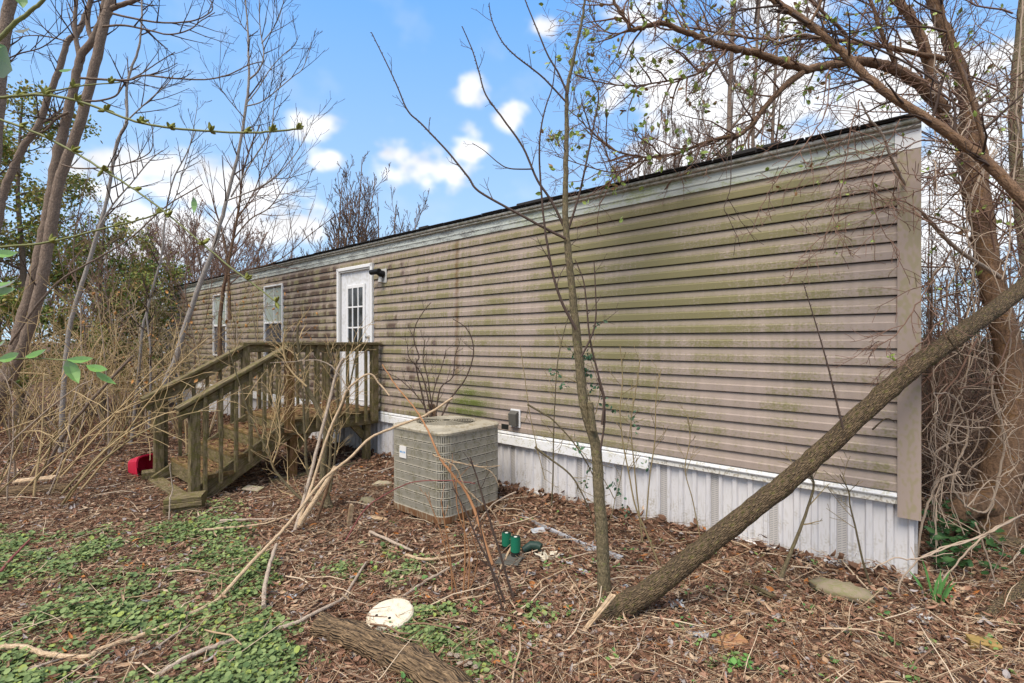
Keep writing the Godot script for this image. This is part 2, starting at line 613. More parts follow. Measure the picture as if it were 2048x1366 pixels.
	var rust := picture(256, 256, func(u: float, w: float) -> Color:
		var c := Color(0.46, 0.425, 0.345)
		var s := nz.get_noise_2d(u * 10.0, w * 4.0) + 0.5 * fine.get_noise_2d(u * 40.0, w * 30.0)
		c = c.lerp(Color(0.22, 0.2, 0.10), clampf(s * 0.8, 0, 0.6))
		return c.lerp(Color(0.21, 0.09, 0.035), clampf((w - 0.90) * 9.0 + s * 0.7 * w, 0, 0.85)))
	mat("unit_paint", Color.WHITE, 0.5, rust)
	mat("unit_lid", Color.WHITE, 0.5, picture(128, 128, func(u: float, w: float) -> Color:
		var s := nz.get_noise_2d(u * 5.0, w * 5.0) + 0.5 * fine.get_noise_2d(u * 30.0, w * 30.0)
		return Color(0.42, 0.38, 0.29).lerp(Color(0.22, 0.17, 0.09), clampf(s * 0.9 + 0.1, 0, 0.8))))
	mat("coil", lin(0.028, 0.025, 0.022), 0.8)
	mat("rust", Color.WHITE, 0.8, picture(128, 64, func(u: float, w: float) -> Color:
		var s := nz.get_noise_2d(u * 9.0, w * 3.0) + 0.5 * fine.get_noise_2d(u * 40.0, w * 9.0)
		return Color(0.16, 0.075, 0.032).lerp(Color(0.30, 0.25, 0.17), clampf(s * 1.2, 0, 0.8))))
	mat("label_white", lin(0.72, 0.7, 0.66), 0.5)
	mat("label_blue", lin(0.03, 0.25, 0.55), 0.5)
	mat("red_plastic", lin(0.62, 0.02, 0.06), 0.4)
	mat("green_plastic", lin(0.015, 0.16, 0.09), 0.4)
	mat("cap_white", lin(0.6, 0.62, 0.55), 0.6)
	mat("dark_plastic", lin(0.02, 0.022, 0.02), 0.5)
	mat("grey_metal", lin(0.42, 0.42, 0.43), 0.4)
	mat("paper_white", lin(0.68, 0.68, 0.66), 0.8)
	mat("pale_grey", lin(0.42, 0.44, 0.46), 0.9)
	var stone := picture(128, 128, func(u: float, w: float) -> Color:
		var s := nz.get_noise_2d(u * 6.0, w * 6.0) + 0.4 * fine.get_noise_2d(u * 30.0, w * 30.0)
		return Color(0.27, 0.215, 0.15).lerp(Color(0.20, 0.19, 0.09), clampf(0.4 + s, 0, 1)))
	mat("stone", Color.WHITE, 0.9, stone)
	mat("stone_pale", lin(1.7, 1.7, 1.9), 0.9, stone)
	mat("brick_yellow", lin(1.25, 1.0, 0.55), 0.9, stone)
	mat("brick_tan", lin(1.5, 0.95, 0.7), 0.9, stone)
	mat("plate_cream", Color.WHITE, 0.6, picture(128, 128, func(u: float, w: float) -> Color:
		var s := nz.get_noise_2d(u * 5.0, w * 5.0) + 0.5 * fine.get_noise_2d(u * 40.0, w * 40.0)
		return Color(0.68, 0.62, 0.48).lerp(Color(0.4, 0.28, 0.14), clampf((s - 0.15) * 1.1, 0, 0.7))))


func siding_picture() -> ImageTexture:
	var c0 := Color(0.355, 0.285, 0.24)
	var olive := Color(0.205, 0.185, 0.082)
	var green := Color(0.10, 0.13, 0.02)
	var plum := Color(0.085, 0.05, 0.04)
	var w := 2048
	var h := 456
	var im := Image.create(w, h, false, Image.FORMAT_RGB8)
	for px in w:
		var x := -19.0 * pow(1.0 - (px + 0.5) / w, 1.667)
		# how mouldy this stretch of wall is, low down and high up
		var lo := 0.0
		var hi := 0.0
		if x > -3.2:
			hi = smoothstep(-0.15, -1.0, x) * 0.75 + 0.14
			lo = smoothstep(-1.0, -2.2, x) * 0.5 - 0.15
			var near := smoothstep(-2.5, -3.1, x)
			hi = lerpf(hi, 0.35, near); lo = lerpf(lo, 0.18, near)
		elif x > -4.4:
			hi = 0.38; lo = 0.12
		elif x > -5.9:
			hi = 0.42; lo = 0.3
		else:
			hi = 0.5; lo = 0.45
		var plumy := smoothstep(-4.0, -4.7, x) * 0.55 - 0.4 if x > -6.9 else 0.70 * smoothstep(-9.6, -8.2, x) + 0.14
		var streak := fine.get_noise_2d(x * 14.0, 2.0)
		var run := exp(-pow((x + 4.18 + 0.01 * streak) / 0.028, 2.0))
		var drip := exp(-pow((x + 4.02) / 0.07, 2.0))
		for py in h:
			var y := 0.642 + (1.0 - (py + 0.5) / h) * 2.168
			var up := (y - 0.642) / 2.168
			var fr := fposmod(y - 0.642, 0.1141) / 0.1141
			var flat := 1.0 - smoothstep(0.46, 0.62, fr)
			var course := floorf((y - 0.642) / 0.1141)
			var b := nz.get_noise_2d(x * 1.3, y * 1.6) + 0.55 * nz.get_noise_2d(x * 5.0 + course * 3.7, y * 3.0) 
			var f := fine.get_noise_2d(x * 55.0, y * 45.0)
			var m := lerpf(lo, hi, smoothstep(0.05, 0.75, up))
			var f2 := fine.get_noise_2d(x * 24.0 + 5.0, y * 60.0)
			var drips := fine.get_noise_2d(x * 26.0, y * 0.9 + 60.0)
			var k := clampf((m + 0.03 + (0.30 if x < -3.9 else 0.14) * drips + 0.6 * b + 0.26 * f + 0.2 * f2) * (0.3 + 0.7 * flat) * 1.3, 0, 0.92)
			var c := c0 * (1.0 + 0.05 * streak + 0.03 * f)
			c = c.lerp(olive, k)
			var pl := 0.7 * nz.get_noise_2d(x * 2.3 + 31.0, y * 1.5) + 0.5 * nz.get_noise_2d(x * 9.0, y * 7.0 + 8.0) + 0.45 * fine.get_noise_2d(x * 3.6, 40.0 + course * 0.23) + 0.12 * f
			c = c.lerp(plum, clampf((pl + plumy - 0.42) * 1.7, 0, 0.85) * (0.35 + 0.65 * flat))
			c = c.lerp(Color(0.15, 0.085, 0.035), run * clampf(0.75 + 0.5 * nz.get_noise_2d(3.0, y * 4.0), 0, 1) * smoothstep(0.12, 0.3, up) * 0.8)
			var low_green := exp(-pow((x + 4.0) / 0.28, 2.0)) * exp(-pow((y - 0.88) / 0.2, 2.0))
			c = c.lerp(green, clampf(low_green * (0.8 + b + f * 0.8) , 0, 0.85) * (0.4 + 0.6 * flat))
			c = c.lerp(green, clampf(drip * (0.6 + f) * exp(-pow((y - 0.9) / 0.22, 2.0)), 0, 0.7))
			im.set_pixel(px, py, c.linear_to_srgb())
	return ImageTexture.create_from_image(im)


func setting() -> void:
	# the ground: one sheet, fine near by and coarse towards the horizon
	var xs := [-600.0, -250.0, -120.0, -70.0, -45.0, -32.0, -24.0, -19.0, -16.0]
	var v := -14.0
	while v < 7.01:
		xs.append(v); v += 0.12
	xs.append_array([8.0, 9.5, 12.0, 16.0, 24.0, 40.0, 70.0, 120.0, 250.0, 600.0])
	var zs := [60.0, 25.0, 10.0, 5.0, 3.0]
	v = 1.5
	while v > -15.01:
		zs.append(v); v -= 0.12
	zs.append_array([-16.5, -19.0, -23.0, -30.0, -42.0, -60.0, -90.0, -150.0, -300.0, -700.0])
	var g := Geo.new()
	for z in zs:
		for x in xs:
			g.v.append(Vector3(x, ground(x, z), z))
			g.t.append(Vector2(x, z))
			var e := 0.06
			g.n.append(Vector3(ground(x - e, z) - ground(x + e, z), 2 * e, ground(x, z - e) - ground(x, z + e)).normalized())
	var m := xs.size()
	for r in zs.size() - 1:
		for c in m - 1:
			var k := r * m + c
			g.i.append_array([k, k + m, k + 1, k + 1, k + m, k + m + 1])
	var cel := FastNoiseLite.new()
	cel.seed = 8; cel.noise_type = FastNoiseLite.TYPE_CELLULAR; cel.frequency = 1.0; cel.cellular_return_type = FastNoiseLite.RETURN_CELL_VALUE
	cel.domain_warp_enabled = true; cel.domain_warp_amplitude = 0.5; cel.domain_warp_frequency = 1.5
	var tx := picture(512, 512, func(u: float, w: float) -> Color:
		var k := cel.get_noise_2d(u * 60.0, w * 60.0) * 0.5 + 0.5
		var b := cel.get_noise_2d(u * 110.0 + 7.0, w * 110.0) * 0.5 + 0.5
		var c := Color(0.045, 0.026, 0.016).lerp(Color(0.17, 0.095, 0.055), k * 0.6 + b * 0.4)
		return c * (0.85 + 0.3 * fine.get_noise_2d(u * 150.0, w * 150.0)))
	var gm := mat("leaf_mould", Color.WHITE, 0.95, tx, 0.55)
	part(self, "ground", g, gm, "structure")


func sweep(g: Geo, prof: Array, x0: float, x1: float, step: float, uv: Callable) -> void:
	# a profile of (z, y) points drawn along x, each strip facing outward
	var c := maxi(1, ceili((x1 - x0) / step))
	for k in c:
		var a := lerpf(x0, x1, k / float(c))
		var b := lerpf(x0, x1, (k + 1) / float(c))
		for j in prof.size() - 1:
			var p: Vector2 = prof[j]
			var q: Vector2 = prof[j + 1]
			g.quad(Vector3(a, p.y, p.x), Vector3(b, p.y, p.x), Vector3(b, q.y, q.x), Vector3(a, q.y, q.x), uv.call(a, p.y), uv.call(b, p.y), uv.call(b, q.y), uv.call(a, q.y))


func home() -> void:
	var h := thing("mobile_home", "long taupe mobile home with mouldy horizontal siding, white skirting and a white door", "house", HOUSE)
	h.rotation.y = TURN
	offs.erase(h)
	var y0 := 0.642
	var ch := 0.1141
	var open := [[-6.812, -5.868, 0.60, 2.712], [-9.40, -8.642, 1.29, 2.632], [-12.02, -11.25, 1.29, 2.632], [-15.9, -15.1, 1.29, 2.632]]
	# the body behind the siding
	var g := Geo.new()
	g.box(Vector3(-9.5, 1.79, -0.05), Vector3(18.98, 2.34, 0.07), 0.001)
	part(h, "wall", g, M.channel)
	g = Geo.new()
	g.box(Vector3(-0.05, 1.79, -2.12), Vector3(0.07, 2.34, 4.0), 0.001)
	part(h, "end_wall", g, M.trim_taupe)
	g = Geo.new()
	g.box(Vector3(-18.95, 1.79, -2.12), Vector3(0.07, 2.34, 4.0), 0.001)
	part(h, "end_wall", g, M.trim_taupe)
	g = Geo.new()
	g.box(Vector3(-9.5, 1.79, -4.16), Vector3(18.98, 2.34, 0.07), 0.001)
	part(h, "back_wall", g, M.trim_taupe)
	g = Geo.new()
	for e in [[Vector3(-9.5, 0.3, -4.16), Vector3(18.98, 0.63, 0.03)], [Vector3(-0.03, 0.3, -2.1), Vector3(0.03, 0.63, 4.0)], [Vector3(-18.95, 0.3, -2.1), Vector3(0.03, 0.63, 4.0)]]:
		g = Geo.new()
		g.box(e[0], e[1], 0.001)
		part(h, "rear_skirting", g, M.skirt)
	# the siding, course by course
	var suv := func(x: float, y: float) -> Vector2: return Vector2(1.0 - pow(clampf(-x / 19.0, 0, 1), 0.6), 1.0 - (y - 0.642) / 2.168)
	var count := 0
	for k in 19:
		var b := y0 + ch * k
		var spans := [[-18.98, -0.10]]
		for o in open:
			if b + ch * 0.5 > o[2] and b + ch * 0.5 < o[3]:
				var cut := []
				for s in spans:
					if o[1] <= s[0] or o[0] >= s[1]:
						cut.append(s)
					else:
						if o[0] > s[0]: cut.append([s[0], o[0]])
						if o[1] < s[1]: cut.append([o[1], s[1]])
				spans = cut
		var seams := []
		var sx := -5.05 - 0.35 * ((k / 2) % 3) if k < 14 else -4.9 - 0.2 * (k % 2)
		while sx > -19.0:
			seams.append(sx); sx -= 3.7
		for s in spans:
			var cuts := [s[0]]
			seams.reverse()
			for e in seams:
				if e > s[0] + 0.2 and e < s[1] - 0.2: cuts.append(e)
			seams.reverse()
			cuts.append(s[1])
			for c in cuts.size() - 1:
				var jit := 0.0015 * ((count * 7) % 3)
				var prof := [Vector2(-0.006, b + 0.003), Vector2(0.0165 + jit, b + 0.001), Vector2(0.0175 + jit, b + 0.004), Vector2(0.0165 + jit, b + 0.050), Vector2(0.0095 + jit, b + 0.058), Vector2(0.002, b + 0.1075), Vector2(-0.002, b + 0.110), Vector2(-0.012, b + 0.111)]
				g = Geo.new()
				sweep(g, prof, cuts[c] + 0.001, cuts[c + 1] - 0.001, 0.5, suv)
				part(h, "siding_board", g, M.siding)
				count += 1
	# corner trim, fascia, drip edge, roof
	g = Geo.new()
	var tuv := func(x: float, y: float) -> Vector2: return Vector2(x * 4.0, 1.0 - (y - 0.48) / 2.4)
	sweep(g, [Vector2(0.0, 0.487), Vector2(0.030, 0.487), Vector2(0.030, 2.80), Vector2(0.0, 2.802)], -0.112, 0.004, 0.2, tuv)
	g.quad(Vector3(0.004, 0.487, 0.03), Vector3(0.004, 0.487, -0.1), Vector3(0.004, 2.8, -0.1), Vector3(0.004, 2.8, 0.03))
	g.quad(Vector3(-0.112, 0.487, 0.0), Vector3(-0.112, 0.487, 0.03), Vector3(-0.112, 2.8, 0.03), Vector3(-0.112, 2.8, 0.0))
	part(h, "corner_trim", g, M.trim_taupe)
	var fuv := func(x: float, y: float) -> Vector2: return Vector2(1.0 - pow(clampf(-x / 19.0, 0, 1), 0.6), (2.94 - y) / 0.14)
	var fx := -0.125
	for w in [3.0, 3.66, 3.66, 3.66, 3.66, 1.2]:
		g = Geo.new()
		sweep(g, [Vector2(-0.01, 2.806), Vector2(0.020, 2.806), Vector2(0.022, 2.852), Vector2(0.028, 2.858), Vector2(0.028, 2.868), Vector2(0.021, 2.874), Vector2(0.021, 2.93)], fx - w, fx - 0.002, 0.4, fuv)
		part(h, "fascia", g, M.fascia)
		fx -= w
	g = Geo.new()
	g.box(Vector3(-0.06, 2.866, 0.012), Vector3(0.13, 0.124, 0.03), 0.002)
	part(h, "fascia_end_cap", g, M.frame_white, "", "clean white end piece of the fascia at the corner")
	g = Geo.new()
	var duv := func(x: float, y: float) -> Vector2: return Vector2(x * 0.25, (3.0 - y) * 8.0)
	sweep(g, [Vector2(0.0, 2.929), Vector2(0.046, 2.929), Vector2(0.052, 2.936), Vector2(0.046, 2.947), Vector2(0.043, 2.952), Vector2(0.062, 2.958), Vector2(0.066, 2.967), Vector2(0.062, 2.983), Vector2(0.05, 2.986), Vector2(-0.05, 2.99)], -18.985, 0.005, 0.8, duv)
	part(h, "drip_edge", g, M.drip_metal)
	g = Geo.new()
	for s in [-1, 1]:
		var ze := 0.075 if s > 0 else -4.28
		g.quad(Vector3(-19.05, 2.992, ze), Vector3(-0.004, 2.992, ze), Vector3(-0.004, 3.004, ze), Vector3(-19.05, 3.004, ze))
		g.quad(Vector3(-19.05, 3.004, ze), Vector3(-0.004, 3.004, ze), Vector3(-0.004, 3.22, -2.1), Vector3(-19.05, 3.22, -2.1))
		g.quad(Vector3(-0.004, 2.992, ze), Vector3(-19.05, 2.992, ze), Vector3(-19.05, 3.19, -2.1), Vector3(-0.004, 3.19, -2.1))
	for x in [-0.004, -19.05]:
		g.quad(Vector3(x, 2.992, 0.075), Vector3(x, 2.992, -4.28), Vector3(x, 3.19, -2.1), Vector3(x, 3.22, -2.1))
	var roof := part(h, "roof", g, M.shingle)
	g = Geo.new()
	for k in 60:
		var xx := -k * 0.31 - 0.15
		g.box(Vector3(xx, 3.004 + 0.003 * (k % 3), 0.065), Vector3(0.30, 0.008, 0.05), 0.001)
	part(roof, "shingle_edge", g, M.shingle, "stuff")
	for e in [[-0.93, 0.3], [-3.05, 0.42], [-4.8, 0.16]]:
		g = Geo.new()
		g.box(Vector3(e[0], 3.032, -0.05), Vector3(e[1], 0.05, 0.14), 0.01)
		part(roof, "roof_patch", g, M.shingle)
	# skirting: ledge, white cap, ribbed panels with vented strips, bottom rail
	g = Geo.new()
	var luv := func(x: float, y: float) -> Vector2: return Vector2(x * 0.3, y * 6.0)
	sweep(g, [Vector2(-0.02, 0.604), Vector2(0.022, 0.604), Vector2(0.026, 0.612), Vector2(0.022, 0.634), Vector2(-0.01, 0.639)], -18.98, -0.114, 0.6, luv)
	part(h, "skirting_ledge", g, M.skirt_white)
	g = Geo.new()
	sweep(g, [Vector2(-0.02, 0.562), Vector2(0.010, 0.562), Vector2(0.010, 0.603), Vector2(-0.02, 0.603)], -1.79, -0.114, 0.4, luv)
	part(h, "skirting_back_rail", g, M.skirt_ledge, "", "weathered rail bared where the white cap has come off")
	for e in [[-5.6, -1.785], [-9.4, -5.604], [-13.2, -9.404], [-18.98, -13.204]]:
		g = Geo.new()
		sweep(g, [Vector2(-0.018, 0.498), Vector2(0.018, 0.494), Vector2(0.024, 0.50), Vector2(0.024, 0.590), Vector2(0.018, 0.601), Vector2(-0.018, 0.603)], e[0], e[1], 0.6, luv)
		g.quad(Vector3(e[1], 0.495, 0.024), Vector3(e[1], 0.495, -0.018), Vector3(e[1], 0.602, -0.018), Vector3(e[1], 0.602, 0.024))
		part(h, "skirting_cap", g, M.skirt_white)
	var pw := 0.42
	for k in 45:
		var xr := -0.03 - pw * k           # right edge of the panel
		if xr - pw < -18.98:
			break
		g = Geo.new()
		# across, from the right edge: rib, field, groove, field, rib, field, vent
		var pr := [[0.0, -0.020], [0.024, -0.020], [0.034, -0.038], [0.095, -0.038], [0.105, -0.020], [0.135, -0.020], [0.145, -0.038], [0.205, -0.038], [0.215, -0.020], [0.245, -0.020], [0.255, -0.038], [0.315, -0.038], [0.325, -0.020], [0.346, -0.020], [0.350, -0.030], [0.353, -0.033]]
		var wob := 0.004 * fine.get_noise_2d(k * 3.1, 0.0)
		var pts := []
		for p in pr: pts.append(p)
		pts.append_array([[0.408, -0.033], [0.411, -0.020], [0.419, -0.020], [0.420, -0.024]])
		for j in pts.size() - 1:
			if j == 15 and k < 30:
				continue
			var a: Array = pts[j]
			var b: Array = pts[j + 1]
			var u0: float = xr * 0.7 - a[0] * 0.7
			var u1: float = xr * 0.7 - b[0] * 0.7
			g.quad(Vector3(xr - b[0], -0.2, b[1] + wob), Vector3(xr - a[0], -0.2, a[1] + wob), Vector3(xr - a[0], 0.603, a[1]), Vector3(xr - b[0], 0.603, b[1]), Vector2(u1, 1.1), Vector2(u0, 1.1), Vector2(u0, 0.05), Vector2(u1, 0.05))
		var pn := part(h, "skirting_panel", g, M.skirt)
		if k < 30:
			var vg := Geo.new()
			var xa := xr - 0.408
			var xb := xr - 0.353
			var y := -0.06
			while y < 0.59:
				# a slanting slot in two short runs
				for s in [[0.004, 0.024], [0.031, 0.051]]:
					vg.quad(Vector3(xa + s[0], y + s[0] * 0.5, -0.0345), Vector3(xa + s[1], y + s[1] * 0.5, -0.0345), Vector3(xa + s[1], y + s[1] * 0.5 + 0.0045, -0.0345), Vector3(xa + s[0], y + s[0] * 0.5 + 0.0045, -0.0345))
				y += 0.0165
			part(pn, "vent_slots", vg, M.vent_dark, "stuff")
			var bg := Geo.new()
			bg.quad(Vector3(xa - 0.003, -0.2, -0.0355), Vector3(xb + 0.003, -0.2, -0.0355), Vector3(xb + 0.003, 0.603, -0.0355), Vector3(xa - 0.003, 0.603, -0.0355))
			part(pn, "vent_strip", bg, M.skirt)
	g = Geo.new()
	for k in 38:
		var xa := -19.0 + k * 0.5
		var ya := ground_at(xa) - 0.012
		var yb := ground_at(xa + 0.5) - 0.012
		g.bar(Vector3(xa, ya, -0.006), Vector3(xa + 0.5, yb, -0.006), 0.035, 0.03, Vector3.UP, 0.004)
	part(h, "skirting_bottom_rail", g, M.skirt_white)
	# the door
	var d := part(h, "door", door_slab(), M.door_white)
	g = Geo.new()
	for s in [[-6.782, 0.03], [-5.898, 0.03]]:
		g.box(Vector3(s[0], 1.68, 0.022), Vector3(0.05, 2.03, 0.05), 0.006)
	g.box(Vector3(-6.34, 2.68, 0.022), Vector3(0.934, 0.05, 0.05), 0.006)
	part(d, "door_frame", g, M.frame_white)
	g = Geo.new()
	g.box(Vector3(-6.745, 1.66, 0.014), Vector3(0.022, 1.98, 0.04), 0.004)
	g.box(Vector3(-5.935, 1.66, 0.014), Vector3(0.022, 1.98, 0.04), 0.004)
	g.box(Vector3(-6.34, 2.642, 0.014), Vector3(0.83, 0.022, 0.04), 0.004)
	part(d, "door_jamb", g, M.frame_grey)
	g = Geo.new()
	var xa := -6.56
	var xb := -6.12
	var ya := 1.50
	var yb := 2.41
	for r in 3:
		for c in 3:
			var pg := Geo.new()
			var cx := lerpf(xa, xb, (c + 0.5) / 3.0)
			var cy := lerpf(ya, yb, (r + 0.5) / 3.0)
			pg.box(Vector3(cx, cy, 0.004), Vector3((xb - xa) / 3.0 - 0.016, (yb - ya) / 3.0 - 0.016, 0.004), 0.001)
			part(d, "pane", pg, M.glass)
	for k in 4:
		var th := 0.022 if k in [1, 2] else 0.05
		g.box(Vector3(lerpf(xa, xb, k / 3.0), (ya + yb) / 2, 0.010), Vector3(th, yb - ya + 0.05, 0.016), 0.003)
		g.box(Vector3((xa + xb) / 2, lerpf(ya, yb, k / 3.0), 0.009), Vector3(xb - xa, th, 0.016), 0.003)
	part(d, "muntin", g, M.frame_white)
	for e in [[1.52, 0.03], [1.66, 0.024]]:
		g = Geo.new()
		g.tube(PackedVector3Array([Vector3(-5.995, e[0], -0.005), Vector3(-5.995, e[0], 0.012), Vector3(-5.995, e[0], 0.03), Vector3(-5.995, e[0], 0.045), Vector3(-5.995, e[0], 0.062)]), PackedFloat32Array([0.03, 0.03, 0.014, e[1], e[1] * 0.8]), 12)
		part(d, "door_knob" if e[0] < 1.6 else "deadbolt", g, M.chrome)
	# windows
	for o in open.slice(1):
		var x: float = (o[0] + o[1]) / 2
		var wd: float = o[1] - o[0]
		g = Geo.new()
		for s in [-1, 1]:
			g.box(Vector3(x + s * (wd / 2 - 0.014), 1.96, 0.014), Vector3(0.03, 1.345, 0.05), 0.005)
			g.box(Vector3(x, 1.96 + s * 0.658, 0.0135), Vector3(wd - 0.058, 0.03, 0.048), 0.005)
		var fr := part(h, "window", g, M.frame_white)
		g = Geo.new()
		g.box(Vector3(x, 1.945, 0.012), Vector3(wd - 0.058, 0.036, 0.036), 0.004)
		g.box(Vector3(x, 2.27, 0.006), Vector3(wd - 0.058, 0.016, 0.012), 0.003)
		g.box(Vector3(x, 2.28, 0.0075), Vector3(0.016, 0.64, 0.014), 0.003)
		part(fr, "sash", g, M.frame_white)
		for r in 2:
			for c in 2:
				var pg := Geo.new()
				pg.box(Vector3(x + (c - 0.5) * (wd - 0.06) / 2, 2.12 + r * 0.32, 0.0), Vector3((wd - 0.06) / 2 - 0.01, 0.31, 0.004), 0.001)
				part(fr, "pane", pg, M.blind)
		g = Geo.new()
		g.box(Vector3(x, 1.62, 0.002), Vector3(wd - 0.062, 0.61, 0.004), 0.001)
		part(fr, "insect_screen", g, M.screen)
	# porch light, vent hood, small plate
	var at := Vector3(-5.62, 2.5, 0.0)
	g = Geo.new()
	g.box(at + Vector3(0, 0.0, 0.022), Vector3(0.13, 0.19, 0.014), 0.004)
	var pl := part(h, "porch_light", g, M.frame_grey)
	g = Geo.new()
	g.tube(PackedVector3Array([at + Vector3(0, 0.02, 0.03), at + Vector3(-0.01, 0.03, 0.08), at + Vector3(-0.03, 0.04, 0.11)]), PackedFloat32Array([0.05, 0.045, 0.03]), 12)
	g.tube(PackedVector3Array([at + Vector3(0.01, 0.055, 0.10), at + Vector3(-0.16, 0.05, 0.12)]), PackedFloat32Array([0.04, 0.036]), 12)
	part(pl, "lamp_housing", g, M.black)
	g = Geo.new()
	g.tube(PackedVector3Array([at + Vector3(-0.02, -0.02, 0.06), at + Vector3(-0.02, -0.09, 0.07)]), PackedFloat32Array([0.025, 0.03]), 10)
	part(pl, "sensor", g, M.frame_grey)
	at = Vector3(-3.27, 0.79, 0.0)
	g = Geo.new()
	g.box(at + Vector3(0, 0, 0.02), Vector3(0.13, 0.19, 0.02), 0.004)
	var vh := part(h, "vent_hood", g, M.frame_white)
	g = Geo.new()
	g.quad(at + Vector3(-0.05, -0.075, 0.075), at + Vector3(0.05, -0.075, 0.075), at + Vector3(0.05, 0.05, 0.085), at + Vector3(-0.05, 0.05, 0.085))
	g.quad(at + Vector3(-0.05, 0.05, 0.085), at + Vector3(0.05, 0.05, 0.085), at + Vector3(0.05, 0.08, 0.03), at + Vector3(-0.05, 0.08, 0.03))
	for s in [-1, 1]:
		var q := [at + Vector3(0.05 * s, -0.075, 0.03), at + Vector3(0.05 * s, -0.075, 0.075), at + Vector3(0.05 * s, 0.05, 0.085), at + Vector3(0.05 * s, 0.08, 0.03)]
		if s > 0:
			g.quad(q[1], q[0], q[3], q[2])
		else:
			g.quad(q[0], q[1], q[2], q[3])
	part(vh, "vent_cover", g, M.vent_brown)
	g = Geo.new()
	g.box(Vector3(-3.42, 0.682, 0.02), Vector3(0.1, 0.055, 0.004), 0.001)
	part(h, "data_plate", g, M.dark_plastic)


func ground_at(x: float) -> float:
	var p := hw(x, 0, 0.02)
	return ground(p.x, p.z)


func door_slab() -> Geo:
	# a slab with a glazed opening above and two sunk panels below
	var g := Geo.new()
	var z := 0.0
	var xs := [-6.735, -6.56, -6.12, -5.945]
	var ys := [0.67, 1.50, 2.41, 2.632]
	for r in 3:
		for c in 3:
			if r == 1 and c == 1:
				continue
			var uv := func(x: float, y: float) -> Vector2: return Vector2(x * 0.8, 1.0 - y * 0.33)
			g.quad(Vector3(xs[c], ys[r], z), Vector3(xs[c + 1], ys[r], z), Vector3(xs[c + 1], ys[r + 1], z), Vector3(xs[c], ys[r + 1], z), uv.call(xs[c], ys[r]), uv.call(xs[c + 1], ys[r]), uv.call(xs[c + 1], ys[r + 1]), uv.call(xs[c], ys[r + 1]))
	for x in [-6.49, -6.19]:
		for e in [[0.0, 0.35], [0.0, -0.35]]:
			g.box(Vector3(x, 1.1 + e[1], 0.004), Vector3(0.22, 0.012, 0.01), 0.003)
		for s in [-1, 1]:
			g.box(Vector3(x + s * 0.11, 1.1, 0.004), Vector3(0.012, 0.70, 0.01), 0.003)
	return g


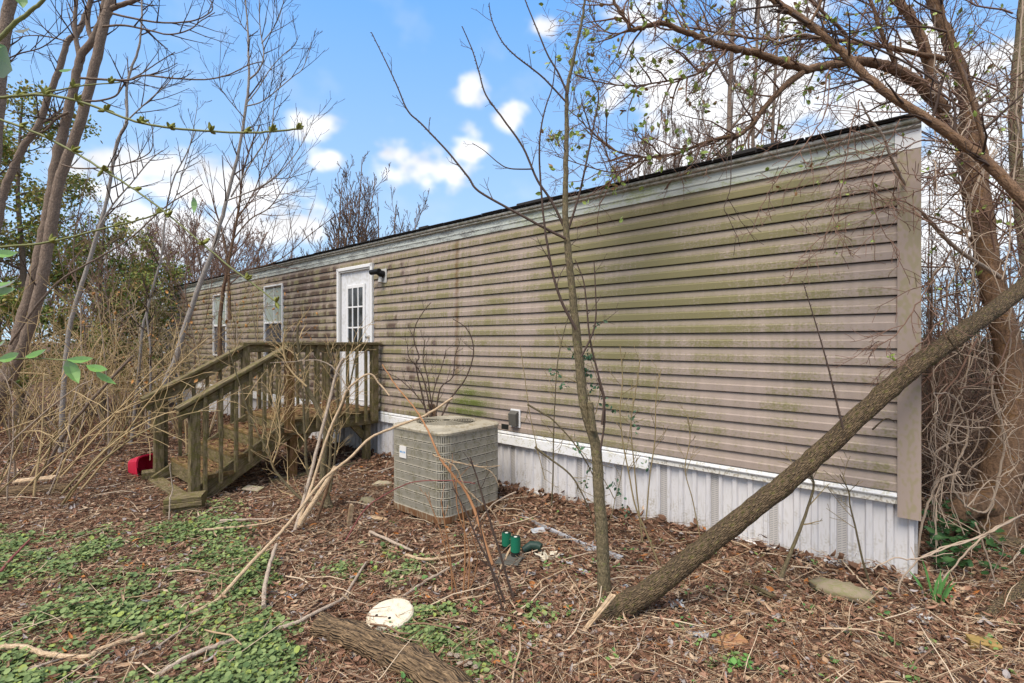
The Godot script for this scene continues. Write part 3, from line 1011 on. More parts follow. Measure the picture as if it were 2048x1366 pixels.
func porch() -> void:
	var h := thing("porch_stairs", "weathered green wooden porch with stairs and slatted rails at the white door", "porch", HOUSE)
	h.rotation.y = TURN
	offs.erase(h)
	var xr := -5.76
	var xl := -6.93
	var dy := 0.665
	var add := func(called: String, a: Vector3, b: Vector3, w: float, t: float, up := Vector3.UP, m: Material = M.lumber) -> void:
		var g := Geo.new()
		g.bar(a + Vector3(1, 1, 1) * rng.randf_range(-0.002, 0.002), b + Vector3(1, 1, 1) * rng.randf_range(-0.002, 0.002), w, t, up, 0.005, rng.randf() * 5.0)
		part(h, called, g, m)
	# floor, rim joists, supports
	for k in 9:
		var z := 0.09 + k * 0.1425
		add.call("floor_board", Vector3(xl - 0.03, dy - 0.019, z), Vector3(xr + 0.03, dy - 0.019, z), 0.136, 0.037, Vector3.UP, M.lumber_floor)
	for z in [0.05, 1.25]:
		add.call("joist", Vector3(xl + 0.04, dy - 0.115, z), Vector3(xr - 0.04, dy - 0.115, z), 0.038, 0.15)
	for x in [xl, xr, (xl + xr) / 2]:
		add.call("joist", Vector3(x, dy - 0.115, 0.03), Vector3(x, dy - 0.115, 1.28), 0.038, 0.15)
	for x in [xl + 0.07, xr - 0.07]:
		for z in [0.16, 1.19]:
			add.call("support_post", Vector3(x, -0.12, z), Vector3(x, dy - 0.19, z), 0.09, 0.09, Vector3.RIGHT, M.lumber_brown if z > 1.0 and x > -6.0 else M.lumber)
	add.call("brace", Vector3(xr - 0.07, 0.3, 1.14), Vector3(xr - 0.07, dy - 0.12, 0.93), 0.038, 0.09)
	add.call("brace", Vector3(xr - 0.07, 0.3, 0.20), Vector3(xr - 0.07, dy - 0.12, 0.42), 0.038, 0.09)
	add.call("ground_beam", Vector3(xr - 0.07, -0.06, 0.1), Vector3(xr - 0.07, -0.06, 1.45), 0.09, 0.07)
	# rail posts, rails and slats on both sides of the floor
	for s in [-1, 1]:
		var x: float = xr + 0.055 if s > 0 else xl - 0.055
		for z in [0.12, 1.28]:
			add.call("rail_post", Vector3(x, dy - 0.14, z), Vector3(x, 1.545, z), 0.09, 0.09, Vector3.RIGHT, M.lumber_brown if z > 1.0 and s > 0 else M.lumber)
		add.call("rail", Vector3(x, 1.515, 0.06), Vector3(x, 1.515, 1.33), 0.036, 0.09 if s > 0 else 0.13)
		add.call("rail_cap", Vector3(x, 1.572, 0.04), Vector3(x, 1.572, 1.33), 0.13, 0.037)
		for k in 7:
			var z := 0.27 + k * 0.135
			add.call("baluster", Vector3(x + 0.034 * s, dy - 0.13, z), Vector3(x + 0.034 * s, 1.55, z), 0.037, 0.034, Vector3.RIGHT)
		# stair post, sloping rail and cap, slats
		add.call("stair_post", Vector3(x - 0.01 * s, -0.15, 2.26), Vector3(x - 0.01 * s, 0.90, 2.26), 0.09, 0.09, Vector3.RIGHT)
		var top := Vector3(x, 1.515, 1.27)
		var low := Vector3(x, 0.855, 2.40)
		add.call("stair_rail", top - Vector3(0, 0.02, 0), low - Vector3(0, 0.02, 0), 0.036, 0.09 if s > 0 else 0.14)
		add.call("stair_rail_cap", top + Vector3(0, 0.062, -0.03), low + Vector3(0, 0.062, 0.02), 0.13, 0.037)
		for k in 6:
			var u := 0.12 + k * 0.135
			var z := lerpf(1.30, 2.40, u)
			var yt := lerpf(1.50, 0.865, u)
			add.call("stair_baluster", Vector3(x + 0.036 * s, maxf(yt - 0.98, -0.08), z), Vector3(x + 0.036 * s, yt + 0.03, z), 0.037, 0.034, Vector3.RIGHT)
	# stringers, treads, risers
	for x in [xl + 0.02, xr - 0.02]:
		add.call("stringer", Vector3(x, 0.54, 1.26), Vector3(x, -0.08, 2.30), 0.04, 0.20)
	for k in 3:
		var y := 0.50 - k * 0.165
		var z := 1.29 + k * 0.285
		add.call("riser", Vector3(xl, y + 0.085, z - 0.012), Vector3(xr, y + 0.085, z - 0.012), 0.024, 0.15)
		add.call("tread", Vector3(xl - 0.02, y, z + 0.075), Vector3(xr + 0.02, y, z + 0.075), 0.138, 0.038, Vector3.UP, M.lumber_floor)
		add.call("tread", Vector3(xl - 0.02, y, z + 0.22), Vector3(xr + 0.02, y, z + 0.22), 0.138, 0.038, Vector3.UP, M.lumber_floor)
	add.call("riser", Vector3(xl, 0.08, 2.135), Vector3(xr, 0.08, 2.135), 0.024, 0.16)
	add.call("ground_step", Vector3(xl - 0.1, -0.045, 2.30), Vector3(xr - 0.02, -0.055, 2.30), 0.14, 0.06)


func rounded(s: float, r: float, k: int, of: int) -> Array:
	# point and normal on a rounded square of half side s, at step k of `of`
	var ln := 8.0 * (s - r) + TAU * r
	var q := fposmod(k / float(of) * ln, ln)
	var side := 2.0 * (s - r)
	var arc := PI / 2 * r
	for e in 4:
		var b := Basis(Vector3.UP, e * PI / 2)
		if q < side:
			return [b * Vector3(-(s - r) + q, 0, s), b * Vector3(0, 0, 1)]
		q -= side
		if q < arc:
			var an := q / r
			return [b * (Vector3(s - r, 0, s - r) + Vector3(sin(an), 0, cos(an)) * r), b * Vector3(sin(an), 0, cos(an))]
		q -= arc
	return [Vector3(-(s - r), 0, s), Vector3(0, 0, 1)]


func air_conditioner() -> void:
	var c := hw(-3.505, 0.0, 0.785)
	c.y = -0.01
	var s := 0.385
	var t := thing("ac_unit", "square beige outdoor air conditioner with slotted grille and rusty base beside the skirting", "air conditioner", c)
	t.rotation.y = TURN
	offs.erase(t)
	var of := 96
	var wrap := func(g: Geo, y0: float, y1: float, o0: float, o1: float) -> void:
		for k in of:
			var a := rounded(s, 0.11, k, of)
			var b := rounded(s, 0.11, k + 1, of)
			g.quad(a[0] + a[1] * o0 + Vector3(0, y0, 0), b[0] + b[1] * o0 + Vector3(0, y0, 0), b[0] + b[1] * o1 + Vector3(0, y1, 0), a[0] + a[1] * o1 + Vector3(0, y1, 0), Vector2(k / 30.0, 1.0 - y0 / 0.85), Vector2((k + 1) / 30.0, 1.0 - y0 / 0.85), Vector2((k + 1) / 30.0, 1.0 - y1 / 0.85), Vector2(k / 30.0, 1.0 - y1 / 0.85))
	var g := Geo.new()
	wrap.call(g, 0.03, 0.085, 0.004, 0.004)
	wrap.call(g, 0.085, 0.088, 0.004, -0.02)
	wrap.call(g, 0.027, 0.03, -0.03, 0.004)
	part(t, "base_pan", g, M.rust, "", "rusty base pan under the grille")
	g = Geo.new()
	g.box(Vector3(0, 0.0, 0), Vector3(0.70, 0.06, 0.70), 0.01)
	part(t, "pad", g, M.dark_plastic)
	g = Geo.new()
	wrap.call(g, 0.06, 0.80, -0.045, -0.045)
	part(t, "coil", g, M.coil)
	var bands := 9
	var pitch := (0.795 - 0.086) / bands
	var ln := 8.0 * (s - 0.11) + TAU * 0.11
	var slats := int(ln / 0.0158)
	for b in bands:
		var y := 0.086 + pitch * b
		g = Geo.new()
		wrap.call(g, y, y + 0.006, 0.0, 0.0)
		wrap.call(g, y + 0.006, y + 0.0075, 0.0, -0.012)
		wrap.call(g, y + pitch - 0.014, y + pitch - 0.0068, 0.0, 0.0)
		wrap.call(g, y + pitch - 0.0155, y + pitch - 0.014, -0.012, 0.0)
		for k in slats:
			var a := rounded(s, 0.11, k, slats)
			var d: Vector3 = a[1]
			var tn := Vector3(d.z, 0, -d.x) * 0.0034
			var p: Vector3 = a[0] - d * 0.001
			var q: Vector3 = a[0] - d * 0.014
			var u := Vector3(0, y + 0.005, 0)
			var w := Vector3(0, y + pitch - 0.014, 0)
			var uv0 := Vector2(k / float(slats) * 3.2, 1.0 - u.y / 0.85)
			var uv1 := Vector2(uv0.x, 1.0 - w.y / 0.85)
			g.quad(p - tn + u, p + tn + u, p + tn + w, p - tn + w, uv0, uv0, uv1, uv1)
			g.quad(p + tn + u, q + tn + u, q + tn + w, p + tn + w, uv0, uv0, uv1, uv1)
			g.quad(q - tn + u, p - tn + u, p - tn + w, q - tn + w, uv0, uv0, uv1, uv1)
			if k % 4 == 0:
				var w2 := Vector3(0, y + pitch + 0.001, 0)
				g.quad(p - tn + w, p + tn + w, p + tn + w2, p - tn + w2, uv0, uv0, uv1, uv1)
		part(t, "grille_band", g, M.unit_paint)
	# lid with a round fan opening, guard wires and fan
	g = Geo.new()
	wrap.call(g, 0.792, 0.812, 0.008, 0.010)
	wrap.call(g, 0.812, 0.824, 0.010, -0.004)
	wrap.call(g, 0.788, 0.792, -0.02, 0.008)
	var rin := 0.285
	for k in of:
		var a := rounded(s, 0.11, k, of)
		var b := rounded(s, 0.11, k + 1, of)
		var oa: Vector3 = a[0] - a[1] * 0.004 + Vector3(0, 0.824, 0)
		var ob: Vector3 = b[0] - b[1] * 0.004 + Vector3(0, 0.824, 0)
		var da := Vector3(a[0].x, 0, a[0].z).normalized()
		var db := Vector3(b[0].x, 0, b[0].z).normalized()
		var prev := [oa, ob]
		for e in [[0.335, 0.834], [rin, 0.846], [rin - 0.004, 0.838], [rin - 0.006, 0.825]]:
			var na: Vector3 = da * e[0] + Vector3(0, e[1], 0)
			var nb: Vector3 = db * e[0] + Vector3(0, e[1], 0)
			g.quad(prev[0], prev[1], nb, na, Vector2(prev[0].x, prev[0].z) * 1.2, Vector2(prev[1].x, prev[1].z) * 1.2, Vector2(nb.x, nb.z) * 1.2, Vector2(na.x, na.z) * 1.2)
			prev = [na, nb]
	var lid := part(t, "lid", g, M.unit_lid)
	g = Geo.new()
	for r in 10:
		var ring := PackedVector3Array()
		var rad := 0.05 + r * 0.0245
		for k in 41:
			ring.append(Vector3(cos(TAU * k / 40.0) * rad, 0.842 + 0.010 * (1.0 - rad / rin), sin(TAU * k / 40.0) * rad))
		g.tube(ring, radii(41, 0.0026, 0.0026), 5, 0.0, null, false)
	for k in 8:
		var d := Vector3(cos(TAU * k / 8.0), 0, sin(TAU * k / 8.0))
		g.tube(PackedVector3Array([d * 0.04 + Vector3(0, 0.85, 0), d * 0.29 + Vector3(0, 0.841, 0)]), PackedFloat32Array([0.003, 0.003]), 5, 0.0, null, false)
	part(lid, "fan_guard", g, M.unit_lid, "stuff")
	g = Geo.new()
	g.tube(PackedVector3Array([Vector3(0, 0.70, 0), Vector3(0, 0.82, 0)]), PackedFloat32Array([0.075, 0.07]), 16)
	for k in 3:
		var b := Basis(Vector3.UP, TAU * k / 3.0)
		g.quad(b * Vector3(0.06, 0.74, -0.07), b * Vector3(0.25, 0.73, -0.12), b * Vector3(0.25, 0.78, 0.12), b * Vector3(0.06, 0.78, 0.07))
		g.quad(b * Vector3(0.06, 0.778, 0.07), b * Vector3(0.25, 0.778, 0.12), b * Vector3(0.25, 0.728, -0.12), b * Vector3(0.06, 0.738, -0.07))
	part(t, "fan", g, M.dark_plastic)
	# maker's plate on the side that faces the stairs' foot
	g = Geo.new()
	g.box(Vector3(-0.165, 0.585, s + 0.006), Vector3(0.10, 0.108, 0.008), 0.002)
	var plate := part(t, "name_plate", g, M.label_white)
	var tm := TextMesh.new()
	var font := SystemFont.new()
	font.font_names = PackedStringArray(["Droid Sans"])
	font.font_weight = 700
	tm.font = font
	tm.text = "MILLER"
	tm.font_size = 32
	tm.pixel_size = 0.00072
	tm.depth = 0.001
	var o := MeshInstance3D.new()
	o.name = "lettering"
	tm.material = M.label_blue
	o.mesh = tm
	o.position = Vector3(-0.165, 0.585, s + 0.0105)
	plate.add_child(o)


# ---------------------------------------------------------------- trees

const LONG := {"seg": 0.10, "wob": 0.10, "up": 0.05, "thin": 0.3, "tip": 0.0022, "kids": 4, "angle": 0.75, "ratio": 0.5, "rmax": 0.012}


func leaning_trunk() -> void:
	var c := [Vector3(0.510, -0.027, -2.800), Vector3(0.683, 0.091, -2.800), Vector3(0.889, 0.217, -2.810), Vector3(1.213, 0.474, -2.820), Vector3(1.633, 0.789, -2.840), Vector3(1.999, 1.109, -2.860), Vector3(2.400, 1.448, -2.880), Vector3(2.861, 1.691, -3.020), Vector3(3.495, 1.972, -3.300), Vector3(4.155, 2.285, -3.600), Vector3(4.864, 2.665, -3.900)]
	var t := thing("fallen_tree", "mossy fallen tree trunk leaning across the house corner from ground to upper right", "tree trunk", c[0])
	var pts := spl(c, 10, 0.004)
	var g := Geo.new()
	g.tube(pts, radii(pts.size(), 0.108, 0.062, 0.25), 28, 0.12, nz, true, 0.3)
	part(t, "trunk", g, M.bark_mossy)
	# a shoot and the stubs of broken branches
	g = Geo.new()
	var s := spl([Vector3(1.903, 1.100, -2.780), Vector3(1.863, 1.267, -2.780), Vector3(1.814, 1.468, -2.780), Vector3(1.748, 1.698, -2.780), Vector3(1.673, 1.942, -2.780)], 5)
	g.tube(s, radii(s.size(), 0.008, 0.003), 6)
	for k in range(2, s.size(), 1):
		g.tube(PackedVector3Array([s[k], s[k] + Vector3(0.012 * (1 if k % 2 else -1), 0.008, 0.0)]), PackedFloat32Array([0.003, 0.001]), 4)
	part(t, "shoot", g, M.twig_dark, "", "thorny upright shoot growing from the trunk")
	for q in [[Vector3(2.050, 1.099, -2.750), Vector3(2.127, 1.162, -2.750), Vector3(2.178, 1.139, -2.750)], [Vector3(2.468, 1.626, -2.740), Vector3(2.516, 1.555, -2.740), Vector3(2.553, 1.509, -2.740)]]:
		g = Geo.new()
		var w := spl(q, 4)
		g.tube(w, radii(w.size(), 0.007, 0.002), 5)
		part(t, "stub", g, M.bark_mossy)
	# broken-off splinter at the foot
	g = Geo.new()
	for k in 7:
		var a: Vector3 = Vector3(0.347, -0.020, -2.620)
		var b: Vector3 = Vector3(0.568, 0.171, -2.720)
		var w := rv() * 0.012
		g.bar(a + w * 0.5, b + w, rng.randf_range(0.008, 0.02), 0.006, Vector3.UP, 0.001)
	single("wood_splinter", "pale splintered stick propped against the foot of the leaning trunk", "stick", g, M.wood_bare)


func middle_sapling() -> void:
	var tr := [[Vector3(0.584, 0.010, -3.050), Vector3(0.571, 0.319, -3.050), Vector3(0.552, 0.603, -3.050), Vector3(0.530, 0.919, -3.050), Vector3(0.454, 1.203, -3.050), Vector3(0.429, 1.423, -3.050), Vector3(0.407, 1.644, -3.050), Vector3(0.385, 1.865, -3.050), Vector3(0.363, 2.086, -3.050), Vector3(0.341, 2.307, -3.050), Vector3(0.337, 2.527, -3.050), Vector3(0.341, 2.745, -3.050), Vector3(0.344, 2.966, -3.050), Vector3(0.350, 3.190, -3.050), Vector3(0.394, 3.410, -3.050), Vector3(0.442, 3.631, -3.050), Vector3(0.467, 3.820, -3.050)], 0.042, 0.006]
	var o := LONG.duplicate()
	o.seg = 0.05; o.tip = 0.0014; o.kids = 2; o.rmax = 0.004; o.wob = 0.14
	var stems := [tr,
		[[Vector3(0.334, 2.243, -3.020), Vector3(0.209, 2.306, -3.020), Vector3(0.025, 2.406, -3.020), Vector3(-0.206, 2.537, -3.020), Vector3(-0.272, 2.624, -3.020), Vector3(-0.394, 2.777, -3.020), Vector3(-0.559, 2.952, -3.020), Vector3(-0.650, 3.040, -3.020), Vector3(-0.712, 3.183, -3.020), Vector3(-0.778, 3.327, -3.020), Vector3(-0.878, 3.530, -3.020)], 0.0095, 0.003, "limb", 0.6],
		[[Vector3(0.326, 2.334, -3.060), Vector3(0.247, 2.492, -3.060), Vector3(0.158, 2.625, -3.060), Vector3(0.070, 2.828, -3.060), Vector3(-0.054, 3.005, -3.060), Vector3(-0.165, 3.160, -3.060), Vector3(-0.209, 3.306, -3.060), Vector3(-0.253, 3.448, -3.060), Vector3(-0.316, 3.594, -3.060)], 0.0095, 0.003, "limb", 0.6],
		[[Vector3(0.353, 2.300, -3.050), Vector3(0.423, 2.524, -3.050), Vector3(0.479, 2.780, -3.050), Vector3(0.524, 3.010, -3.050), Vector3(0.546, 3.155, -3.050), Vector3(0.508, 3.253, -3.050), Vector3(0.467, 3.347, -3.050)], 0.008, 0.003, "limb", 0.5],
		[[Vector3(0.394, 1.674, -2.980), Vector3(0.314, 1.828, -2.980), Vector3(0.265, 1.967, -2.980), Vector3(0.228, 2.136, -2.980), Vector3(0.191, 2.395, -2.980), Vector3(0.169, 2.719, -2.980), Vector3(0.176, 2.891, -2.980), Vector3(0.206, 3.042, -2.980), Vector3(0.250, 3.175, -2.980), Vector3(0.271, 3.369, -2.980)], 0.010, 0.003, "limb", 0.7],
		[[Vector3(0.335, 3.086, -3.000), Vector3(0.205, 3.226, -3.000), Vector3(0.112, 3.303, -3.000), Vector3(0.019, 3.375, -3.000), Vector3(-0.059, 3.458, -3.000), Vector3(-0.121, 3.582, -3.000), Vector3(-0.143, 3.691, -3.000)], 0.006, 0.003, "limb", 0.3],
		[[Vector3(0.347, 3.143, -3.020), Vector3(0.294, 3.268, -3.020), Vector3(0.222, 3.393, -3.020), Vector3(0.144, 3.580, -3.020), Vector3(0.081, 3.736, -3.020), Vector3(0.050, 3.830, -3.020)], 0.007, 0.003, "limb", 0.3],
		[[Vector3(0.555, 1.088, -2.980), Vector3(0.567, 1.243, -2.980), Vector3(0.533, 1.387, -2.980), Vector3(0.481, 1.612, -2.980), Vector3(0.456, 1.859, -2.980), Vector3(0.438, 1.982, -2.980), Vector3(0.388, 2.105, -2.980)], 0.009, 0.003, "limb", 0.6],
		[[Vector3(0.425, 1.508, -2.960), Vector3(0.493, 1.649, -2.960), Vector3(0.514, 1.765, -2.960), Vector3(0.511, 1.918, -2.960), Vector3(0.502, 2.090, -2.960)], 0.007, 0.003, "limb", 0.3],
		[[Vector3(0.544, 0.917, -2.990), Vector3(0.572, 1.102, -2.990), Vector3(0.566, 1.241, -2.990), Vector3(0.532, 1.371, -2.990)], 0.007, 0.005, "limb", 0.0],
		[[Vector3(0.503, 1.048, -3.000), Vector3(0.496, 1.132, -3.000), Vector3(0.484, 1.222, -3.000)], 0.021, 0.019, "cut_stub", 0.0],
		[[Vector3(0.136, 2.688, -3.050), Vector3(-0.013, 2.691, -3.050), Vector3(-0.088, 2.729, -3.050), Vector3(-0.177, 2.805, -3.050), Vector3(-0.252, 2.852, -3.050)], 0.005, 0.002, "limb", 0.3]]
	var t := bare("sapling", "slender bare sapling in front of the siding, right of the air conditioner", "tree", stems, M.bark_green, M.twig_dark, o, 9, 0.16, 1)
	# thorns and buds along the upper limbs
	var g := Geo.new()
	for s in stems.slice(1, 7):
		var p := spl(s[0], 6)
		for k in range(3, p.size()):
			var d := (p[k] - p[k - 1]).normalized()
			var e := d.cross(rv()).normalized()
			g.tube(PackedVector3Array([p[k], p[k] + e * 0.010 + d * 0.006]), PackedFloat32Array([0.003, 0.0012]), 4, 0.0, null, false)
	part(t, "buds", g, M.twig_dark, "stuff")


func left_trees() -> void:
	var o := LONG.duplicate()
	o.tip = 0.003; o.up = 0.10; o.kids = 3; o.seg = 0.16
	# the big twin-stemmed tree
	bare("twin_trunk_tree", "large grey-brown tree with two trunks rising at the left edge above the brambles", "tree", [
		[[Vector3(-7.738, 0.000, -7.000), Vector3(-7.485, 0.616, -7.000), Vector3(-7.268, 1.195, -7.000), Vector3(-7.087, 1.846, -7.000), Vector3(-6.935, 2.425, -7.000), Vector3(-6.805, 3.004, -7.000), Vector3(-6.689, 3.583, -7.000), Vector3(-6.602, 4.163, -7.000), Vector3(-6.472, 4.742, -7.000), Vector3(-6.349, 5.248, -7.000), Vector3(-6.254, 5.697, -7.000), Vector3(-6.073, 5.958, -7.000), Vector3(-5.929, 6.334, -7.000), Vector3(-5.856, 6.841, -7.000)], 0.15, 0.052],
		[[Vector3(-7.164, 1.058, -6.900), Vector3(-6.914, 1.700, -6.900), Vector3(-6.736, 2.342, -6.900), Vector3(-6.607, 3.056, -6.900), Vector3(-6.508, 3.626, -6.900), Vector3(-6.408, 4.055, -6.900), Vector3(-6.186, 4.654, -6.900), Vector3(-5.980, 5.439, -6.900), Vector3(-5.837, 6.053, -6.900), Vector3(-5.723, 6.552, -6.900), Vector3(-5.630, 7.051, -6.900)], 0.105, 0.078, "trunk", 0.4],
		[[Vector3(-6.254, 5.697, -7.000), Vector3(-6.312, 5.972, -7.000), Vector3(-6.327, 6.262, -7.000), Vector3(-6.298, 6.624, -7.000)], 0.05, 0.03],
		[[Vector3(-6.073, 5.943, -7.000), Vector3(-6.139, 6.189, -7.000), Vector3(-6.110, 6.551, -7.000), Vector3(-6.066, 6.841, -7.000)], 0.05, 0.03],
		[[Vector3(-5.773, 6.338, -6.900), Vector3(-5.559, 6.409, -6.900), Vector3(-5.344, 6.481, -6.900), Vector3(-5.095, 6.623, -6.900)], 0.055, 0.03],
		[[Vector3(-5.979, 5.251, -6.700), Vector3(-5.640, 5.231, -6.700), Vector3(-5.321, 5.224, -6.700), Vector3(-5.086, 5.286, -6.700), Vector3(-4.739, 5.251, -6.700), Vector3(-4.254, 5.231, -6.700), Vector3(-3.922, 5.300, -6.700), Vector3(-3.665, 5.425, -6.700), Vector3(-3.471, 5.480, -6.700)], 0.024, 0.009],
		[[Vector3(-5.453, 6.077, -6.600), Vector3(-5.160, 6.009, -6.600), Vector3(-4.805, 5.954, -6.600), Vector3(-4.477, 5.961, -6.600), Vector3(-4.259, 6.009, -6.600), Vector3(-4.088, 6.132, -6.600), Vector3(-4.122, 6.268, -6.600)], 0.022, 0.008],
		[[Vector3(-5.590, 5.900, -6.600), Vector3(-5.283, 5.914, -6.600), Vector3(-4.941, 5.845, -6.600), Vector3(-4.668, 5.791, -6.600), Vector3(-4.395, 5.859, -6.600), Vector3(-4.259, 5.968, -6.600), Vector3(-4.054, 6.091, -6.600)], 0.022, 0.008],
		[[Vector3(-5.991, 4.982, -6.800), Vector3(-5.794, 4.989, -6.800), Vector3(-5.569, 5.060, -6.800), Vector3(-5.429, 5.250, -6.800), Vector3(-5.232, 5.355, -6.800), Vector3(-5.021, 5.496, -6.800), Vector3(-4.740, 5.672, -6.800)], 0.022, 0.008],
		[[Vector3(-6.250, 4.053, -6.700), Vector3(-5.986, 3.997, -6.700), Vector3(-5.536, 4.025, -6.700), Vector3(-5.224, 4.108, -6.700), Vector3(-5.002, 4.247, -6.700), Vector3(-4.982, 4.524, -6.700), Vector3(-5.051, 4.676, -6.700)], 0.018, 0.006],
		[[Vector3(-6.322, 4.875, -6.900), Vector3(-6.522, 4.768, -6.900), Vector3(-6.665, 4.611, -6.900), Vector3(-6.879, 4.554, -6.900)], 0.03, 0.012]], M.bark_twin, M.twig_dark, o, 7, 0.55, 1)
	bare("slim_tree", "slim leaning brown tree at the left edge behind the twin-trunked one", "tree", [
		[[Vector3(-9.416, -0.016, -8.400), Vector3(-9.243, 2.330, -8.400), Vector3(-8.939, 3.633, -8.400), Vector3(-8.834, 4.189, -8.400), Vector3(-8.635, 4.675, -8.400), Vector3(-8.469, 5.014, -8.400), Vector3(-8.226, 5.344, -8.400), Vector3(-8.070, 5.830, -8.400), Vector3(-7.861, 6.326, -8.400), Vector3(-7.722, 6.812, -8.400), Vector3(-7.540, 6.968, -8.400), Vector3(-7.366, 7.385, -8.400), Vector3(-7.245, 7.802, -8.400)], 0.10, 0.05],
		[[Vector3(-8.226, 5.370, -8.400), Vector3(-7.983, 5.500, -8.400), Vector3(-7.853, 5.613, -8.400)], 0.03, 0.02],
		[[Vector3(-7.539, 6.688, -8.200), Vector3(-7.835, 6.764, -8.200), Vector3(-8.175, 6.790, -8.200), Vector3(-8.514, 6.722, -8.200)], 0.02, 0.008]], M.bark_twin, M.twig_dark, o, 8, 0.7, 1)
	bare("edge_trunk", "brown trunk cut by the upper left corner of the view", "tree", [
		[[Vector3(-6.278, 0.002, -5.600), Vector3(-6.162, 1.507, -5.600), Vector3(-6.046, 3.129, -5.600), Vector3(-5.953, 4.403, -5.600), Vector3(-5.895, 5.040, -5.600), Vector3(-5.803, 5.561, -5.600), Vector3(-5.722, 5.966, -5.600)], 0.11, 0.075],
		[[Vector3(-5.813, 4.779, -5.500), Vector3(-5.597, 4.876, -5.500), Vector3(-5.341, 4.950, -5.500), Vector3(-5.085, 5.149, -5.500), Vector3(-4.886, 5.377, -5.500)], 0.012, 0.006]], M.bark_twin, M.twig_dark, o, 8, 0.5, 1)
	# pale saplings between the brambles and the stairs
	bare("pale_sapling", "pale thin sapling nearest the twin-trunked tree, curving up to the right", "tree", [
		[[Vector3(-6.343, 0.046, -6.800), Vector3(-6.315, 0.784, -6.800), Vector3(-6.259, 1.487, -6.800), Vector3(-6.216, 1.839, -6.800), Vector3(-6.069, 2.345, -6.800), Vector3(-5.914, 2.838, -6.800), Vector3(-5.731, 3.449, -6.800), Vector3(-5.633, 3.963, -6.800), Vector3(-5.555, 4.399, -6.800), Vector3(-5.422, 4.708, -6.800), Vector3(-5.422, 5.123, -6.800), Vector3(-5.372, 5.383, -6.800), Vector3(-5.246, 5.742, -6.800), Vector3(-5.204, 6.206, -6.800), Vector3(-5.218, 6.621, -6.800)], 0.048, 0.015],
		[[Vector3(-5.363, 4.635, -6.700), Vector3(-5.155, 4.829, -6.700), Vector3(-4.940, 5.023, -6.700), Vector3(-4.774, 5.175, -6.700), Vector3(-4.677, 5.314, -6.700)], 0.016, 0.006],
		[[Vector3(-5.709, 3.207, -6.700), Vector3(-5.529, 3.498, -6.700), Vector3(-5.280, 3.789, -6.700), Vector3(-5.016, 4.108, -6.700), Vector3(-4.843, 4.247, -6.700)], 0.02, 0.008]], M.bark_pale, M.twig_dark, o, 12, 0.5, 1)
	var o2 := o.duplicate()
	o2.up = 0.16; o2.kids = 4
